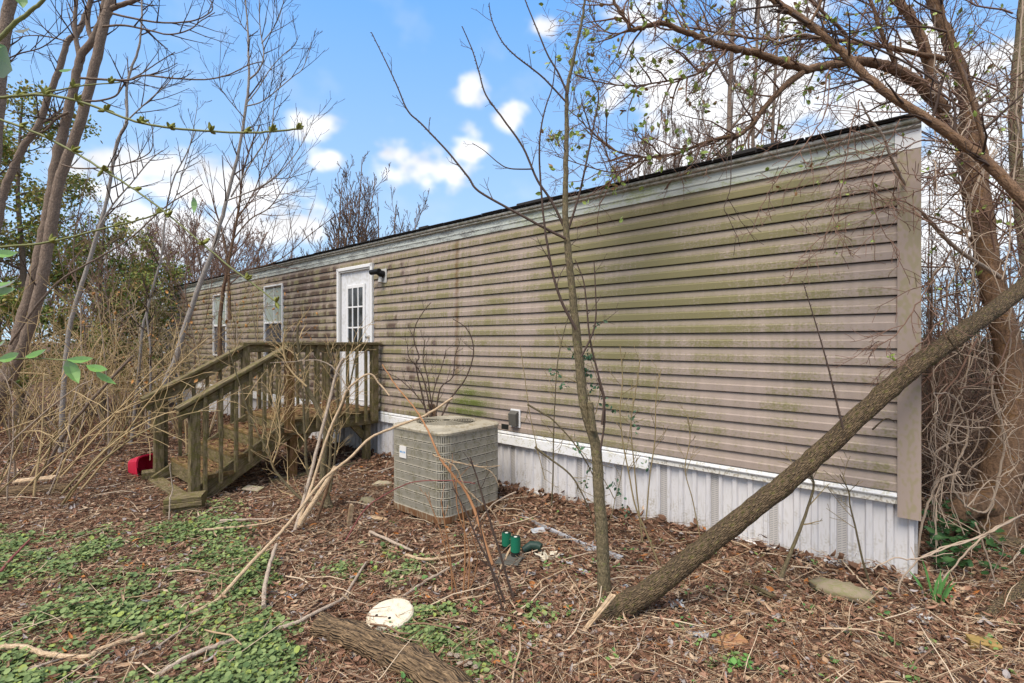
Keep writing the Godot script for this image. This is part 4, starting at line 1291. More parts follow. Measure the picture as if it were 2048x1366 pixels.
	bare("tall_pale_sapling", "tall pale sapling just left of the stair rails, with upcurved bare branches", "tree", [
		[[Vector3(-5.301, -0.008, -7.200), Vector3(-5.175, 0.915, -7.200), Vector3(-5.011, 1.325, -7.200), Vector3(-4.869, 1.816, -7.200), Vector3(-4.654, 2.441, -7.200), Vector3(-4.490, 2.851, -7.200), Vector3(-4.378, 3.231, -7.200), Vector3(-4.274, 3.610, -7.200), Vector3(-4.155, 4.087, -7.200), Vector3(-4.080, 4.377, -7.200), Vector3(-3.976, 5.003, -7.200), Vector3(-3.916, 5.494, -7.200), Vector3(-3.924, 5.874, -7.200), Vector3(-3.931, 6.201, -7.200), Vector3(-3.969, 6.693, -7.200), Vector3(-3.991, 6.991, -7.200)], 0.066, 0.012],
		[[Vector3(-3.916, 5.502, -7.200), Vector3(-3.790, 5.613, -7.200), Vector3(-3.708, 5.784, -7.200), Vector3(-3.701, 5.956, -7.200), Vector3(-3.738, 6.172, -7.200), Vector3(-3.760, 6.395, -7.200), Vector3(-3.768, 6.842, -7.200)], 0.02, 0.008],
		[[Vector3(-3.899, 5.058, -7.100), Vector3(-3.701, 5.110, -7.100), Vector3(-3.510, 5.242, -7.100), Vector3(-3.216, 5.491, -7.100), Vector3(-3.084, 5.594, -7.100), Vector3(-2.981, 5.851, -7.100), Vector3(-2.952, 5.998, -7.100)], 0.015, 0.005],
		[[Vector3(-3.891, 5.110, -7.100), Vector3(-3.737, 5.301, -7.100), Vector3(-3.554, 5.594, -7.100), Vector3(-3.370, 5.800, -7.100), Vector3(-3.187, 5.961, -7.100), Vector3(-3.150, 6.093, -7.100)], 0.013, 0.005],
		[[Vector3(-3.924, 6.201, -7.200), Vector3(-4.028, 6.321, -7.200), Vector3(-4.103, 6.544, -7.200), Vector3(-4.125, 6.842, -7.200)], 0.012, 0.005],
		[[Vector3(-3.678, 5.976, -7.100), Vector3(-3.517, 6.182, -7.100), Vector3(-3.407, 6.402, -7.100), Vector3(-3.348, 6.622, -7.100)], 0.013, 0.005],
		[[Vector3(-3.965, 4.698, -7.100), Vector3(-3.774, 4.787, -7.100), Vector3(-3.627, 5.154, -7.100), Vector3(-3.517, 5.447, -7.100)], 0.010, 0.004],
		[[Vector3(-4.126, 3.722, -7.100), Vector3(-3.847, 4.199, -7.100), Vector3(-3.554, 4.676, -7.100), Vector3(-3.495, 5.044, -7.100), Vector3(-3.444, 5.374, -7.100)], 0.020, 0.006],
		[[Vector3(-4.119, 3.641, -7.000), Vector3(-3.648, 3.837, -7.000), Vector3(-3.359, 4.054, -7.000), Vector3(-3.142, 4.307, -7.000), Vector3(-2.939, 4.655, -7.000), Vector3(-2.859, 4.886, -7.000)], 0.016, 0.005],
		[[Vector3(-3.935, 4.889, -7.100), Vector3(-4.068, 5.044, -7.100), Vector3(-4.214, 5.227, -7.100), Vector3(-4.288, 5.411, -7.100), Vector3(-4.273, 6.108, -7.100)], 0.012, 0.004],
		[[Vector3(-4.398, 2.914, -7.100), Vector3(-4.068, 3.538, -7.100), Vector3(-3.847, 3.722, -7.100), Vector3(-3.407, 3.759, -7.100), Vector3(-3.113, 3.817, -7.100), Vector3(-2.981, 3.935, -7.100)], 0.014, 0.005]], M.bark_pale, M.twig_dark, o2, 8, 0.6, 1)
	bare("short_pale_sapling", "short pale sapling with a bent stem before the house's far end", "tree", [
		[[Vector3(-5.989, -0.019, -7.600), Vector3(-5.879, 1.003, -7.600), Vector3(-5.808, 1.796, -7.600), Vector3(-5.745, 2.032, -7.600), Vector3(-5.690, 2.260, -7.600), Vector3(-5.635, 2.488, -7.600), Vector3(-5.517, 2.920, -7.600), Vector3(-5.462, 3.439, -7.600), Vector3(-5.407, 3.832, -7.600), Vector3(-5.297, 4.209, -7.600), Vector3(-5.124, 4.539, -7.600), Vector3(-4.967, 4.917, -7.600)], 0.034, 0.01],
		[[Vector3(-5.706, 0.217, -7.600), Vector3(-5.682, 1.003, -7.600), Vector3(-5.690, 1.553, -7.600), Vector3(-5.737, 1.946, -7.600), Vector3(-5.722, 2.260, -7.600)], 0.026, 0.018],
		[[Vector3(-5.383, 3.492, -7.500), Vector3(-5.212, 3.865, -7.500), Vector3(-5.119, 4.190, -7.500), Vector3(-5.010, 4.578, -7.500), Vector3(-4.917, 5.044, -7.500), Vector3(-4.878, 5.276, -7.500)], 0.014, 0.005]], M.bark_pale, M.twig_dark, o2, 10, 0.5, 1)
	bare("brown_tree", "brown many-branched tree before the siding, right of the tall pale sapling", "tree", [
		[[Vector3(-4.831, -0.022, -8.000), Vector3(-4.848, 0.806, -8.000), Vector3(-4.831, 1.418, -8.000), Vector3(-4.831, 1.964, -8.000), Vector3(-4.774, 2.460, -8.000), Vector3(-4.707, 2.791, -8.000), Vector3(-4.649, 3.122, -8.000), Vector3(-4.567, 3.536, -8.000), Vector3(-4.501, 3.950, -8.000), Vector3(-4.459, 4.363, -8.000), Vector3(-4.335, 4.777, -8.000), Vector3(-4.170, 5.190, -8.000)], 0.06, 0.012],
		[[Vector3(-4.666, 1.964, -8.000), Vector3(-4.683, 2.543, -8.000), Vector3(-4.699, 2.874, -8.000), Vector3(-4.782, 3.370, -8.000), Vector3(-4.914, 3.784, -8.000), Vector3(-4.997, 4.115, -8.000)], 0.04, 0.008],
		[[Vector3(-4.559, 3.267, -7.900), Vector3(-4.281, 3.593, -7.900), Vector3(-3.954, 3.798, -7.900), Vector3(-3.709, 4.165, -7.900), Vector3(-3.546, 4.492, -7.900), Vector3(-3.382, 4.737, -7.900)], 0.018, 0.005],
		[[Vector3(-4.493, 3.593, -7.900), Vector3(-4.199, 4.084, -7.900), Vector3(-4.036, 4.655, -7.900), Vector3(-3.954, 5.064, -7.900)], 0.018, 0.005],
		[[Vector3(-4.673, 2.678, -7.900), Vector3(-4.281, 2.776, -7.900), Vector3(-3.791, 2.940, -7.900), Vector3(-3.301, 3.348, -7.900), Vector3(-2.810, 3.716, -7.900), Vector3(-2.606, 3.961, -7.900)], 0.017, 0.005]], M.bark_brown, M.twig_red, o2, 14, 0.8, 1)
	# more bare young stems further in
	var k := 0
	for e in [[225, 10.0, 3.4, "rusty bare sapling rising from the brambles left of the short pale one"], [385, 9.6, 3.2, "thin bare sapling behind the tall pale one's leaning stem"], [545, 11.0, 3.6, "bare sapling standing against the siding left of the window"], [165, 9.0, 3.8, "grey bare sapling between the twin-trunked tree and the brambles"]]:
		var d: float = e[1]
		var b := Vector3((e[0] - 1024.0) / 967.0 * d, -0.05, -d)
		var h: float = e[2] * 1.25
		bare("bare_sapling", e[3], "tree", [
			[[b, b + Vector3(0.05, h * 0.35, 0), b + Vector3(-0.08, h * 0.7, 0.1), b + Vector3(0.1, h, 0)], 0.03, 0.008],
			[[b + Vector3(0.02, h * 0.3, 0), b + Vector3(0.35, h * 0.55, 0.1), b + Vector3(0.5, h * 0.85, 0.1)], 0.014, 0.005],
			[[b + Vector3(0.0, h * 0.4, 0), b + Vector3(-0.3, h * 0.65, 0.1), b + Vector3(-0.42, h * 0.95, 0.1)], 0.014, 0.005]], M.bark_twin, M.twig_red, o2, 14, 0.6, 1, "bare saplings among the brambles")
		k += 1


func right_tree() -> void:
	tips.clear()
	var o := LONG.duplicate()
	o.seg = 0.07; o.tip = 0.0018; o.wob = 0.24; o.up = 0.0; o.kids = 4; o.angle = 0.85; o.rmax = 0.008; o.ratio = 0.55
	var c := [Vector3(3.885, -0.304, -3.950), Vector3(3.933, 0.056, -3.970), Vector3(4.037, 0.500, -4.000), Vector3(4.180, 0.989, -4.050), Vector3(4.206, 1.532, -4.100), Vector3(4.146, 1.960, -4.150), Vector3(4.117, 2.399, -4.200), Vector3(4.092, 2.848, -4.250), Vector3(4.082, 3.263, -4.300), Vector3(4.073, 3.574, -4.300), Vector3(4.029, 3.841, -4.300), Vector3(3.918, 4.197, -4.300), Vector3(3.806, 4.464, -4.300), Vector3(3.673, 4.819, -4.300), Vector3(3.517, 5.309, -4.300)]
	var t := thing("gnarled_tree", "big reddish-brown tree behind the house corner with a thick limb arching over the roof", "tree", c[0])
	var rr := [0.27, 0.225, 0.19, 0.155, 0.13, 0.12, 0.118, 0.128, 0.14, 0.10, 0.08, 0.072, 0.065, 0.06, 0.05]
	var pts := spl(c, 6, 0.006)
	var r2 := PackedFloat32Array()
	for k in pts.size():
		var u := k / 6.0
		r2.append(0.68 * lerpf(rr[int(u)], rr[mini(int(u) + 1, 14)], u - int(u)))
	var g := Geo.new()
	g.tube(pts, r2, 26, 0.15, nz, true, 0.6)
	part(t, "trunk", g, M.bark_brown)
	var tw := Geo.new()
	sprout(tw, pts, 0.02, 0.01, 70, 0.55, 2, o, 0.35)
	# roots flaring to the left, and one lying to the right
	for e in [[[Vector3(3.946, 0.268, -3.950), Vector3(3.742, 0.268, -3.950), Vector3(3.582, 0.086, -4.000), Vector3(3.459, -0.184, -4.050)], 0.17, 0.10], [[Vector3(3.678, 0.044, -3.800), Vector3(3.835, 0.024, -3.800), Vector3(4.071, -0.054, -3.800), Vector3(4.346, -0.192, -3.800)], 0.09, 0.11]]:
		g = Geo.new()
		var p := spl(e[0], 6, 0.004)
		g.tube(p, radii(p.size(), e[1], e[2]), 18, 0.15, nz, true, 0.6)
		part(t, "root", g, M.bark_brown if e[1] > 0.1 else M.bark_mossy)
	for e in [
		[[Vector3(4.109, 3.219, -4.300), Vector3(3.872, 3.455, -4.250), Vector3(3.696, 3.680, -4.200), Vector3(3.622, 4.006, -4.200), Vector3(3.522, 4.310, -4.200), Vector3(3.370, 4.549, -4.200), Vector3(3.175, 4.875, -4.200)], 0.085, 0.05, 14],
		[[Vector3(3.761, 3.594, -4.200), Vector3(3.553, 3.754, -4.150), Vector3(3.341, 3.856, -4.100), Vector3(3.124, 3.912, -4.050), Vector3(2.879, 3.916, -4.000), Vector3(2.639, 3.867, -3.950), Vector3(2.384, 3.798, -3.900), Vector3(2.134, 3.830, -3.850), Vector3(1.894, 3.875, -3.800), Vector3(1.695, 3.876, -3.750), Vector3(1.500, 3.900, -3.700), Vector3(1.310, 3.940, -3.650), Vector3(1.124, 3.971, -3.600), Vector3(0.984, 3.913, -3.550), Vector3(0.865, 3.855, -3.500), Vector3(0.825, 3.931, -3.500), Vector3(0.735, 4.076, -3.500), Vector3(0.691, 4.220, -3.500)], 0.085, 0.014, 44],
		[[Vector3(1.683, 3.872, -3.750), Vector3(1.520, 3.729, -3.750), Vector3(1.388, 3.659, -3.750), Vector3(1.128, 3.609, -3.750), Vector3(0.935, 3.582, -3.750), Vector3(0.690, 3.609, -3.750), Vector3(0.489, 3.671, -3.750)], 0.020, 0.006, 26],
		[[Vector3(2.339, 3.770, -3.900), Vector3(2.170, 3.633, -3.900), Vector3(2.033, 3.479, -3.900), Vector3(1.944, 3.358, -3.900), Vector3(1.823, 3.262, -3.900), Vector3(1.690, 3.241, -3.900), Vector3(1.533, 3.197, -3.900), Vector3(1.335, 3.120, -3.900), Vector3(1.178, 3.096, -3.900), Vector3(1.053, 3.088, -3.900), Vector3(0.823, 3.145, -3.900), Vector3(0.665, 3.270, -3.900), Vector3(0.549, 3.387, -3.900), Vector3(0.419, 3.504, -3.900)], 0.043, 0.005, 40],
		[[Vector3(1.026, 3.050, -3.800), Vector3(0.920, 2.964, -3.800), Vector3(0.766, 2.932, -3.800), Vector3(0.534, 2.995, -3.800), Vector3(0.338, 3.062, -3.800)], 0.014, 0.005, 14],
		[[Vector3(3.761, 4.050, -4.200), Vector3(3.205, 4.093, -4.100), Vector3(2.936, 4.202, -4.200), Vector3(2.675, 4.228, -4.200), Vector3(2.480, 4.258, -4.200), Vector3(2.237, 4.228, -4.200), Vector3(1.994, 4.249, -4.200), Vector3(1.750, 4.289, -4.200), Vector3(1.507, 4.336, -4.200)], 0.035, 0.010, 26],
		[[Vector3(2.065, 3.457, -4.100), Vector3(1.976, 3.292, -4.100), Vector3(1.933, 3.177, -4.100)], 0.02, 0.006, 5],
		[[Vector3(0.989, 4.169, -4.000), Vector3(0.831, 4.148, -4.000), Vector3(0.728, 4.202, -4.000), Vector3(0.654, 4.305, -4.000), Vector3(0.637, 4.429, -4.000)], 0.012, 0.005, 12],
		[[Vector3(2.796, 3.908, -4.000), Vector3(2.755, 4.140, -4.000), Vector3(2.589, 4.305, -4.000), Vector3(2.383, 4.512, -4.000)], 0.03, 0.015, 14],
		[[Vector3(3.290, 3.864, -4.100), Vector3(3.121, 4.246, -4.100), Vector3(3.036, 4.500, -4.100), Vector3(2.866, 4.754, -4.100)], 0.03, 0.015, 14]]:
		g = Geo.new()
		var p := spl(e[0], 6, e[1] * 0.08)
		g.tube(p, radii(p.size(), e[1], e[2], 0.6), 16 if e[1] > 0.03 else 8, 0.13, nz, true, 0.5)
		part(t, "limb", g, M.bark_brown)
		sprout(tw, p, e[1], e[2], e[3], 0.5, 2, o, 0.08)
	part(t, "twigs", tw, M.twig_red, "stuff")
	leaf_tufts(t, 560, 0.042)
	# a pale dead branch hooked from the trunk over the eaves
	g = Geo.new()
	var q := spl([Vector3(3.890, 2.110, -3.850), Vector3(3.694, 2.197, -3.800), Vector3(3.455, 2.273, -3.700), Vector3(3.250, 2.348, -3.600), Vector3(2.936, 2.451, -3.400), Vector3(2.657, 2.527, -3.200), Vector3(2.411, 2.618, -3.000), Vector3(2.295, 2.702, -2.920), Vector3(2.213, 2.854, -2.900), Vector3(2.141, 2.941, -2.900), Vector3(2.093, 3.037, -2.900)], 6, 0.002)
	g.tube(q, radii(q.size(), 0.027, 0.006), 9, 0.15, nz)
	part(t, "dead_branch", g, M.wood_grey)
	# the slanting limb of a tree that stands just out of view to the right
	tips.clear()
	o.kids = 3
	var st := [
		[[Vector3(3.538, 0.395, -2.350), Vector3(3.415, 1.064, -2.400), Vector3(3.106, 1.711, -2.450), Vector3(2.808, 2.153, -2.500), Vector3(2.700, 2.344, -2.550), Vector3(2.577, 2.567, -2.620), Vector3(2.492, 2.681, -2.660), Vector3(2.323, 2.863, -2.720), Vector3(2.131, 3.065, -2.800), Vector3(1.984, 3.307, -2.880), Vector3(1.890, 3.439, -2.920), Vector3(1.769, 3.590, -2.970), Vector3(1.663, 3.691, -3.000), Vector3(1.549, 3.820, -3.050)], 0.05, 0.026],
		[[Vector3(2.582, 2.565, -2.620), Vector3(2.539, 2.743, -2.620), Vector3(2.471, 2.966, -2.620), Vector3(2.390, 3.182, -2.620), Vector3(2.338, 3.372, -2.620), Vector3(2.319, 3.535, -2.620)], 0.017, 0.010, "limb", 0.25],
		[[Vector3(1.711, 3.601, -2.950), Vector3(1.866, 3.491, -2.930), Vector3(2.027, 3.423, -2.900), Vector3(2.287, 3.262, -2.850), Vector3(2.479, 3.094, -2.800)], 0.012, 0.008, "limb", 0.25],
		[[Vector3(1.787, 3.507, -2.900), Vector3(1.847, 3.621, -2.900), Vector3(1.877, 3.741, -2.900)], 0.014, 0.01, "limb", 0.2],
		[[Vector3(1.601, 3.615, -2.900), Vector3(1.398, 3.591, -2.900), Vector3(1.248, 3.546, -2.900), Vector3(1.128, 3.456, -2.900)], 0.010, 0.004, "limb", 0.3],
		[[Vector3(1.637, 3.591, -2.900), Vector3(1.547, 3.516, -2.900), Vector3(1.428, 3.456, -2.900), Vector3(1.398, 3.381, -2.900), Vector3(1.338, 3.201, -2.900), Vector3(1.320, 2.932, -2.900), Vector3(1.314, 2.662, -2.900), Vector3(1.308, 2.512, -2.900), Vector3(1.272, 2.392, -2.900), Vector3(1.338, 2.332, -2.900)], 0.007, 0.003, "limb", 0.3]]
	var t2 := bare("slanting_limb_tree", "dark limb slanting down across the eaves, of a tree standing right of the view", "tree", st, M.bark_brown, M.twig_dark, o, 26, 0.34, 1)
	leaf_tufts(t2, 50, 0.026)
	# greenish trunk far behind the vines
	bare("mossy_tree", "pale green mossy trunk half hidden behind vines at the right edge", "tree", [
		[[Vector3(7.680, 0.036, -7.000), Vector3(7.514, 2.208, -7.000), Vector3(7.355, 3.656, -7.000), Vector3(7.282, 4.597, -7.000), Vector3(7.355, 5.828, -7.000), Vector3(7.499, 6.986, -7.000)], 0.13, 0.10]], M.bark_green, M.twig_dark, o, 20, 0.7, 1)


func leaf_tufts(t: Node3D, most: int, size: float) -> void:
	var where := []
	var tint := PackedColorArray()
	for k in most:
		if tips.is_empty():
			break
		var e: Array = tips[rng.randi() % tips.size()]
		for j in rng.randi_range(2, 4):
			where.append(pose(e[0] + rv() * size * 0.35, Vector3(e[1]) + rv() * 0.9 + Vector3.UP * 0.2, size * rng.randf_range(0.6, 1.4), rng.randf() * TAU))
			tint.append(Color(0.20, 0.28, 0.05).lerp(Color(0.40, 0.50, 0.14), rng.randf()) if rng.randf() < 0.82 else Color(0.28, 0.16, 0.07))
	swarm(t, "young_leaves", leaf_mesh(M.leaf_green, 0.6), where, tint)


func far_trees() -> void:
	# bare trees behind the house: three built, the others turned copies
	var o := {"seg": 0.35, "wob": 0.10, "up": 0.13, "thin": 0.35, "tip": 0.012, "kids": 4, "angle": 0.55, "ratio": 0.5, "rmax": 0.05, "from": 0.15}
	var made := []
	var labels := ["bare tree beyond the roof, tallest of those left of the door's skyline", "bare tree beyond the roof above the porch light, bushy to the right", "bare tree beyond the roof above the door, forked low"]
	var spots := [[722, 22.0, 10.0], [790, 23.0, 8.2], [682, 21.0, 8.6]]
	for k in 3:
		var d: float = spots[k][1]
		var h: float = spots[k][2]
		var b := Vector3((spots[k][0] - 1024.0) / 967.0 * d, -0.1, -d)
		var stems := [[[b, b + Vector3(0.1, h * 0.3, 0), b + Vector3(-0.1, h * 0.6, 0.1), b + Vector3(0.05, h, 0)], 0.10, 0.015]]
		for j in 5:
			var a := TAU * j / 5.0 + k
			var y := h * (0.25 + 0.09 * j)
			stems.append([[b + Vector3(0, y, 0), b + Vector3(cos(a) * 0.6, y + h * 0.13, sin(a) * 0.6), b + Vector3(cos(a) * 1.1, y + h * 0.32, sin(a) * 1.1)], 0.05, 0.014])
		made.append(bare("far_bare_tree", labels[k], "tree", stems, M.bark_brown, M.twig_far, o, 8, 1.7, 2, "bare trees behind the house"))
	var more := [[755, 22.5, 0, 0.86, "bare tree beyond the roof between the two over the porch light"], [820, 24.0, 2, 0.78, "small bare tree beyond the roof at the group's right end"], [640, 26.0, 1, 0.85, "bare tree beyond the roof above the window"], [600, 27.0, 0, 0.62, "low bare tree beyond the roof left of the window"], [700, 27.0, 1, 1.0, "dim bare tree far behind the tallest one"],
		[545, 25.0, 2, 0.75, "low bare tree beyond the far roof, right of the pale saplings"]]
	for e in more:
		var d: float = e[1]
		copy(made[e[2]], e[4], Vector3((e[0] - 1024.0) / 967.0 * d, -0.1, -d), e[0] * 1.7, e[3])
	# grey feathery trees above the roof right of the middle
	o.up = 0.22; o.angle = 0.4; o.tip = 0.009; o.kids = 6; o.wob = 0.14
	tips.clear()
	var feather := []
	for k in 2:
		var d := 19.0
		var b := Vector3(([1345.0, 1290.0][k] - 1024.0) / 967.0 * d, -0.1, -d)
		var h: float = [10.6, 9.0][k]
		var stems := []
		for j in 6:
			var a := TAU * j / 6.0 + k
			stems.append([[b + Vector3(cos(a) * 0.1, 0, sin(a) * 0.1), b + Vector3(cos(a) * 0.5, h * 0.35, sin(a) * 0.5), b + Vector3(cos(a) * 1.0, h * 0.7, sin(a) * 1.0), b + Vector3(cos(a) * 1.25, h * (0.88 + 0.04 * (j % 3)), sin(a) * 1.25)], 0.06, 0.012, "trunk" if j == 0 else "stem"])
		feather.append(bare("feathery_tree", ["tall grey feathery tree beyond the roof, right of the sapling", "lower grey feathery tree beyond the roof beside the sapling's top"][k], "tree", stems, M.bark_pale, M.twig_grey, o, 22, 1.3, 2, "grey feathery trees"))
	var where := []
	var tint := PackedColorArray()
	for k in 2600:
		var e: Array = tips[rng.randi() % tips.size()]
		where.append(pose(e[0] + rv() * 0.12, rv() + Vector3.DOWN * 0.5, rng.randf_range(0.05, 0.09), rng.randf() * TAU))
		tint.append(Color(0.25, 0.20, 0.17).lerp(Color(0.36, 0.30, 0.27), rng.randf()))
	swarm(feather[0], "dry_seeds", leaf_mesh(M.leaf_dry, 0.5), where, tint)
	copy(feather[1], "grey feathery tree beyond the roof, left of the leafy green one", Vector3((1400.0 - 1024.0) / 967.0 * 20.0, -0.1, -20.0), 2.0, 0.9)
	# tall thin trunks rising out of the top of the view
	o.up = 0.08; o.angle = 0.7; o.tip = 0.006; o.kids = 4
	var tall := [[1462, 12.0, 0.13, "tall straight trunk beyond the roof, behind the drooping limb"], [1510, 12.6, 0.07, "thin tall trunk beyond the roof, right of the straight one"], [1548, 13.5, 0.08, "thin tall trunk beyond the roof, rightmost of the three"]]
	for e in tall:
		var d: float = e[1]
		var b := Vector3((e[0] - 1024.0) / 967.0 * d, -0.1, -d)
		var h := 12.0
		var stems := [[[b, b + Vector3(0.05, 3.5, 0), b + Vector3(-0.05, 7.0, 0), b + Vector3(0.2, h, 0)], e[2], 0.03]]
		for j in 7:
			var a := TAU * j * 0.382 + d
			var y := 4.0 + j * 1.0
			stems.append([[b + Vector3(0, y, 0), b + Vector3(cos(a) * 0.5, y + 0.6, sin(a) * 0.5), b + Vector3(cos(a) * 0.9, y + 1.7, sin(a) * 0.9)], 0.035, 0.01])
		bare("tall_thin_tree", e[3], "tree", stems, M.bark_twin, M.twig_grey, o, 8, 0.9, 2, "tall thin trees behind the house")
	# a small broad-leaved evergreen over the roof
	tips.clear()
	var b := Vector3((1440.0 - 1024.0) / 967.0 * 11.0, -0.1, -11.0)
	var t := bare("leafy_green_tree", "small green-leaved tree beyond the roof under the drooping limb", "tree", [
		[[b, b + Vector3(0.1, 2.0, 0), b + Vector3(-0.1, 4.0, 0), b + Vector3(0.1, 6.0, 0)], 0.07, 0.015],
		[[b + Vector3(0, 3.0, 0), b + Vector3(0.5, 4.2, 0.2), b + Vector3(0.8, 5.3, 0.3)], 0.03, 0.01],
		[[b + Vector3(0, 3.2, 0), b + Vector3(-0.5, 4.2, 0.2), b + Vector3(-0.7, 5.2, 0.1)], 0.03, 0.01]], M.bark_twin, M.twig_grey, o, 22, 0.6, 2)
	where.clear(); tint.clear()
	for k in 1500:
		var e: Array = tips[rng.randi() % tips.size()]
		where.append(pose(e[0] + rv() * 0.09, rv(), rng.randf_range(0.05, 0.085), rng.randf() * TAU))
		tint.append(Color(0.05, 0.075, 0.02).lerp(Color(0.17, 0.16, 0.07), rng.randf()))
	swarm(t, "crown", leaf_mesh(M.leaf_green, 0.6), where, tint)
	# rusty bare shrubs behind the far end of the house
	o.up = 0.10; o.angle = 0.6; o.tip = 0.008; o.kids = 5
	var proto: Node3D
	var rust := [[430, 17.5, 1.0, "rusty bare shrub behind the far roof, beside the brown tree"], [350, 19.0, 0.95, "rusty bare shrub behind the house's far end"], [290, 20.0, 1.0, "rusty bare shrub left of the house's far end"], [500, 18.0, 0.85, "rusty bare shrub beyond the roof right of the brown tree"], [240, 22.0, 1.15, "rusty bare shrub behind the green holly's right side"], [395, 24.0, 1.25, "rusty bare shrub farthest back over the far roof"], [180, 24.0, 1.1, "rusty bare shrub hidden behind the green holly"], [60, 24.0, 1.2, "rusty bare shrub behind the twin-trunked tree"]]
	for e in rust:
		var d: float = e[1]
		var at := Vector3((e[0] - 1024.0) / 967.0 * d, -0.1, -d)
		if proto:
			copy(proto, e[3], at, e[0] * 0.9, e[2])
			continue
		var stems := []
		for j in 9:
			var a := TAU * j / 9.0
			var h := 5.0 + (j % 3) * 0.6
			stems.append([[at, at + Vector3(cos(a) * 0.5, h * 0.4, sin(a) * 0.5), at + Vector3(cos(a) * 1.3, h * 0.75, sin(a) * 1.3), at + Vector3(cos(a) * 1.7, h, sin(a) * 1.7)], 0.04, 0.01, "trunk" if j == 0 else "stem"])
		proto = bare("rusty_shrub", e[3], "shrub", stems, M.bark_twin, M.twig_red, o, 15, 1.1, 2, "rusty bare shrubs")
	# a wood in the distance, all round the back
	var g := Geo.new()
	var far := {"seg": 1.2, "wob": 0.12, "up": 0.1, "thin": 0.4, "tip": 0.035, "kids": 5, "angle": 0.6, "ratio": 0.5, "rmax": 0.1, "from": 0.2}
	for k in 90:
		var a := lerpf(-1.25, 1.25, (k + rng.randf()) / 90.0)
		var d := rng.randf_range(48.0, 75.0)
		grow(g, Vector3(sin(a) * d, -0.2, -cos(a) * d), Vector3.UP, rng.randf_range(5.0, 8.0), 0.13, 2, far)
	single("distant_woods", "distant bare woods along the horizon", "woods", g, M.twig_far, "", "stuff")


func evergreens() -> void:
	var list := [[40.0, 10.5, 7.0, 1.8, 12000, "broad green holly behind the twin-trunked tree"], [205.0, 11.2, 4.4, 1.35, 6500, "green holly between the twin-trunked tree and the house's far end"], [295.0, 12.0, 3.6, 1.0, 3600, "small green holly touching the house's far end"], [-130.0, 9.5, 5.2, 1.5, 6000, "green holly at the left edge of the view"]]
	var lm := leaf_mesh(M.leaf_green, 0.55, 0.2, 0.2)
	for e in list:
		var d: float = e[1]
		var b := Vector3((e[0] - 1024.0) / 967.0 * d, -0.1, -d)
		var h: float = e[2]
		var r: float = e[3]
		tips.clear()
		var o := {"seg": 0.2, "wob": 0.16, "up": 0.03, "thin": 0.3, "tip": 0.004, "kids": 4, "angle": 0.8, "ratio": 0.55, "rmax": 0.02, "from": 0.25}
		var stems := [[[b, b + Vector3(0.1, h * 0.4, 0), b + Vector3(-0.05, h * 0.7, 0), b + Vector3(0.05, h, 0)], 0.09, 0.015]]
		for j in 14:
			var a := TAU * j * 0.382
			var y := h * (0.12 + 0.058 * j)
			var rr := r * (1.0 - 0.55 * j / 14.0)
			stems.append([[b + Vector3(0, y, 0), b + Vector3(cos(a) * rr * 0.5, y + 0.25, sin(a) * rr * 0.5), b + Vector3(cos(a) * rr, y + 0.35, sin(a) * rr)], 0.03, 0.008])
		var t := bare("holly", e[5], "tree", stems, M.bark_twin, M.twig_olive, o, 9, 0.55, 2, "green hollies")
		var where := []
		var tint := PackedColorArray()
		for k in int(e[4]):
			var q: Array = tips[rng.randi() % tips.size()]
			var p: Vector3 = q[0] + rv() * 0.16
			var hi := clampf((p.y - 1.5) / 3.0, 0, 1)
			where.append(pose(p, rv() + Vector3.DOWN * 0.2, rng.randf_range(0.06, 0.10), rng.randf() * TAU))
			var c := Color(0.08, 0.15, 0.035).lerp(Color(0.31, 0.35, 0.075), rng.randf())
			if rng.randf() < 0.25 + 0.3 * hi:
				c = Color(0.36, 0.34, 0.08).lerp(Color(0.26, 0.18, 0.06), rng.randf())
			tint.append(c)
		swarm(t, "crown", lm, where, tint)


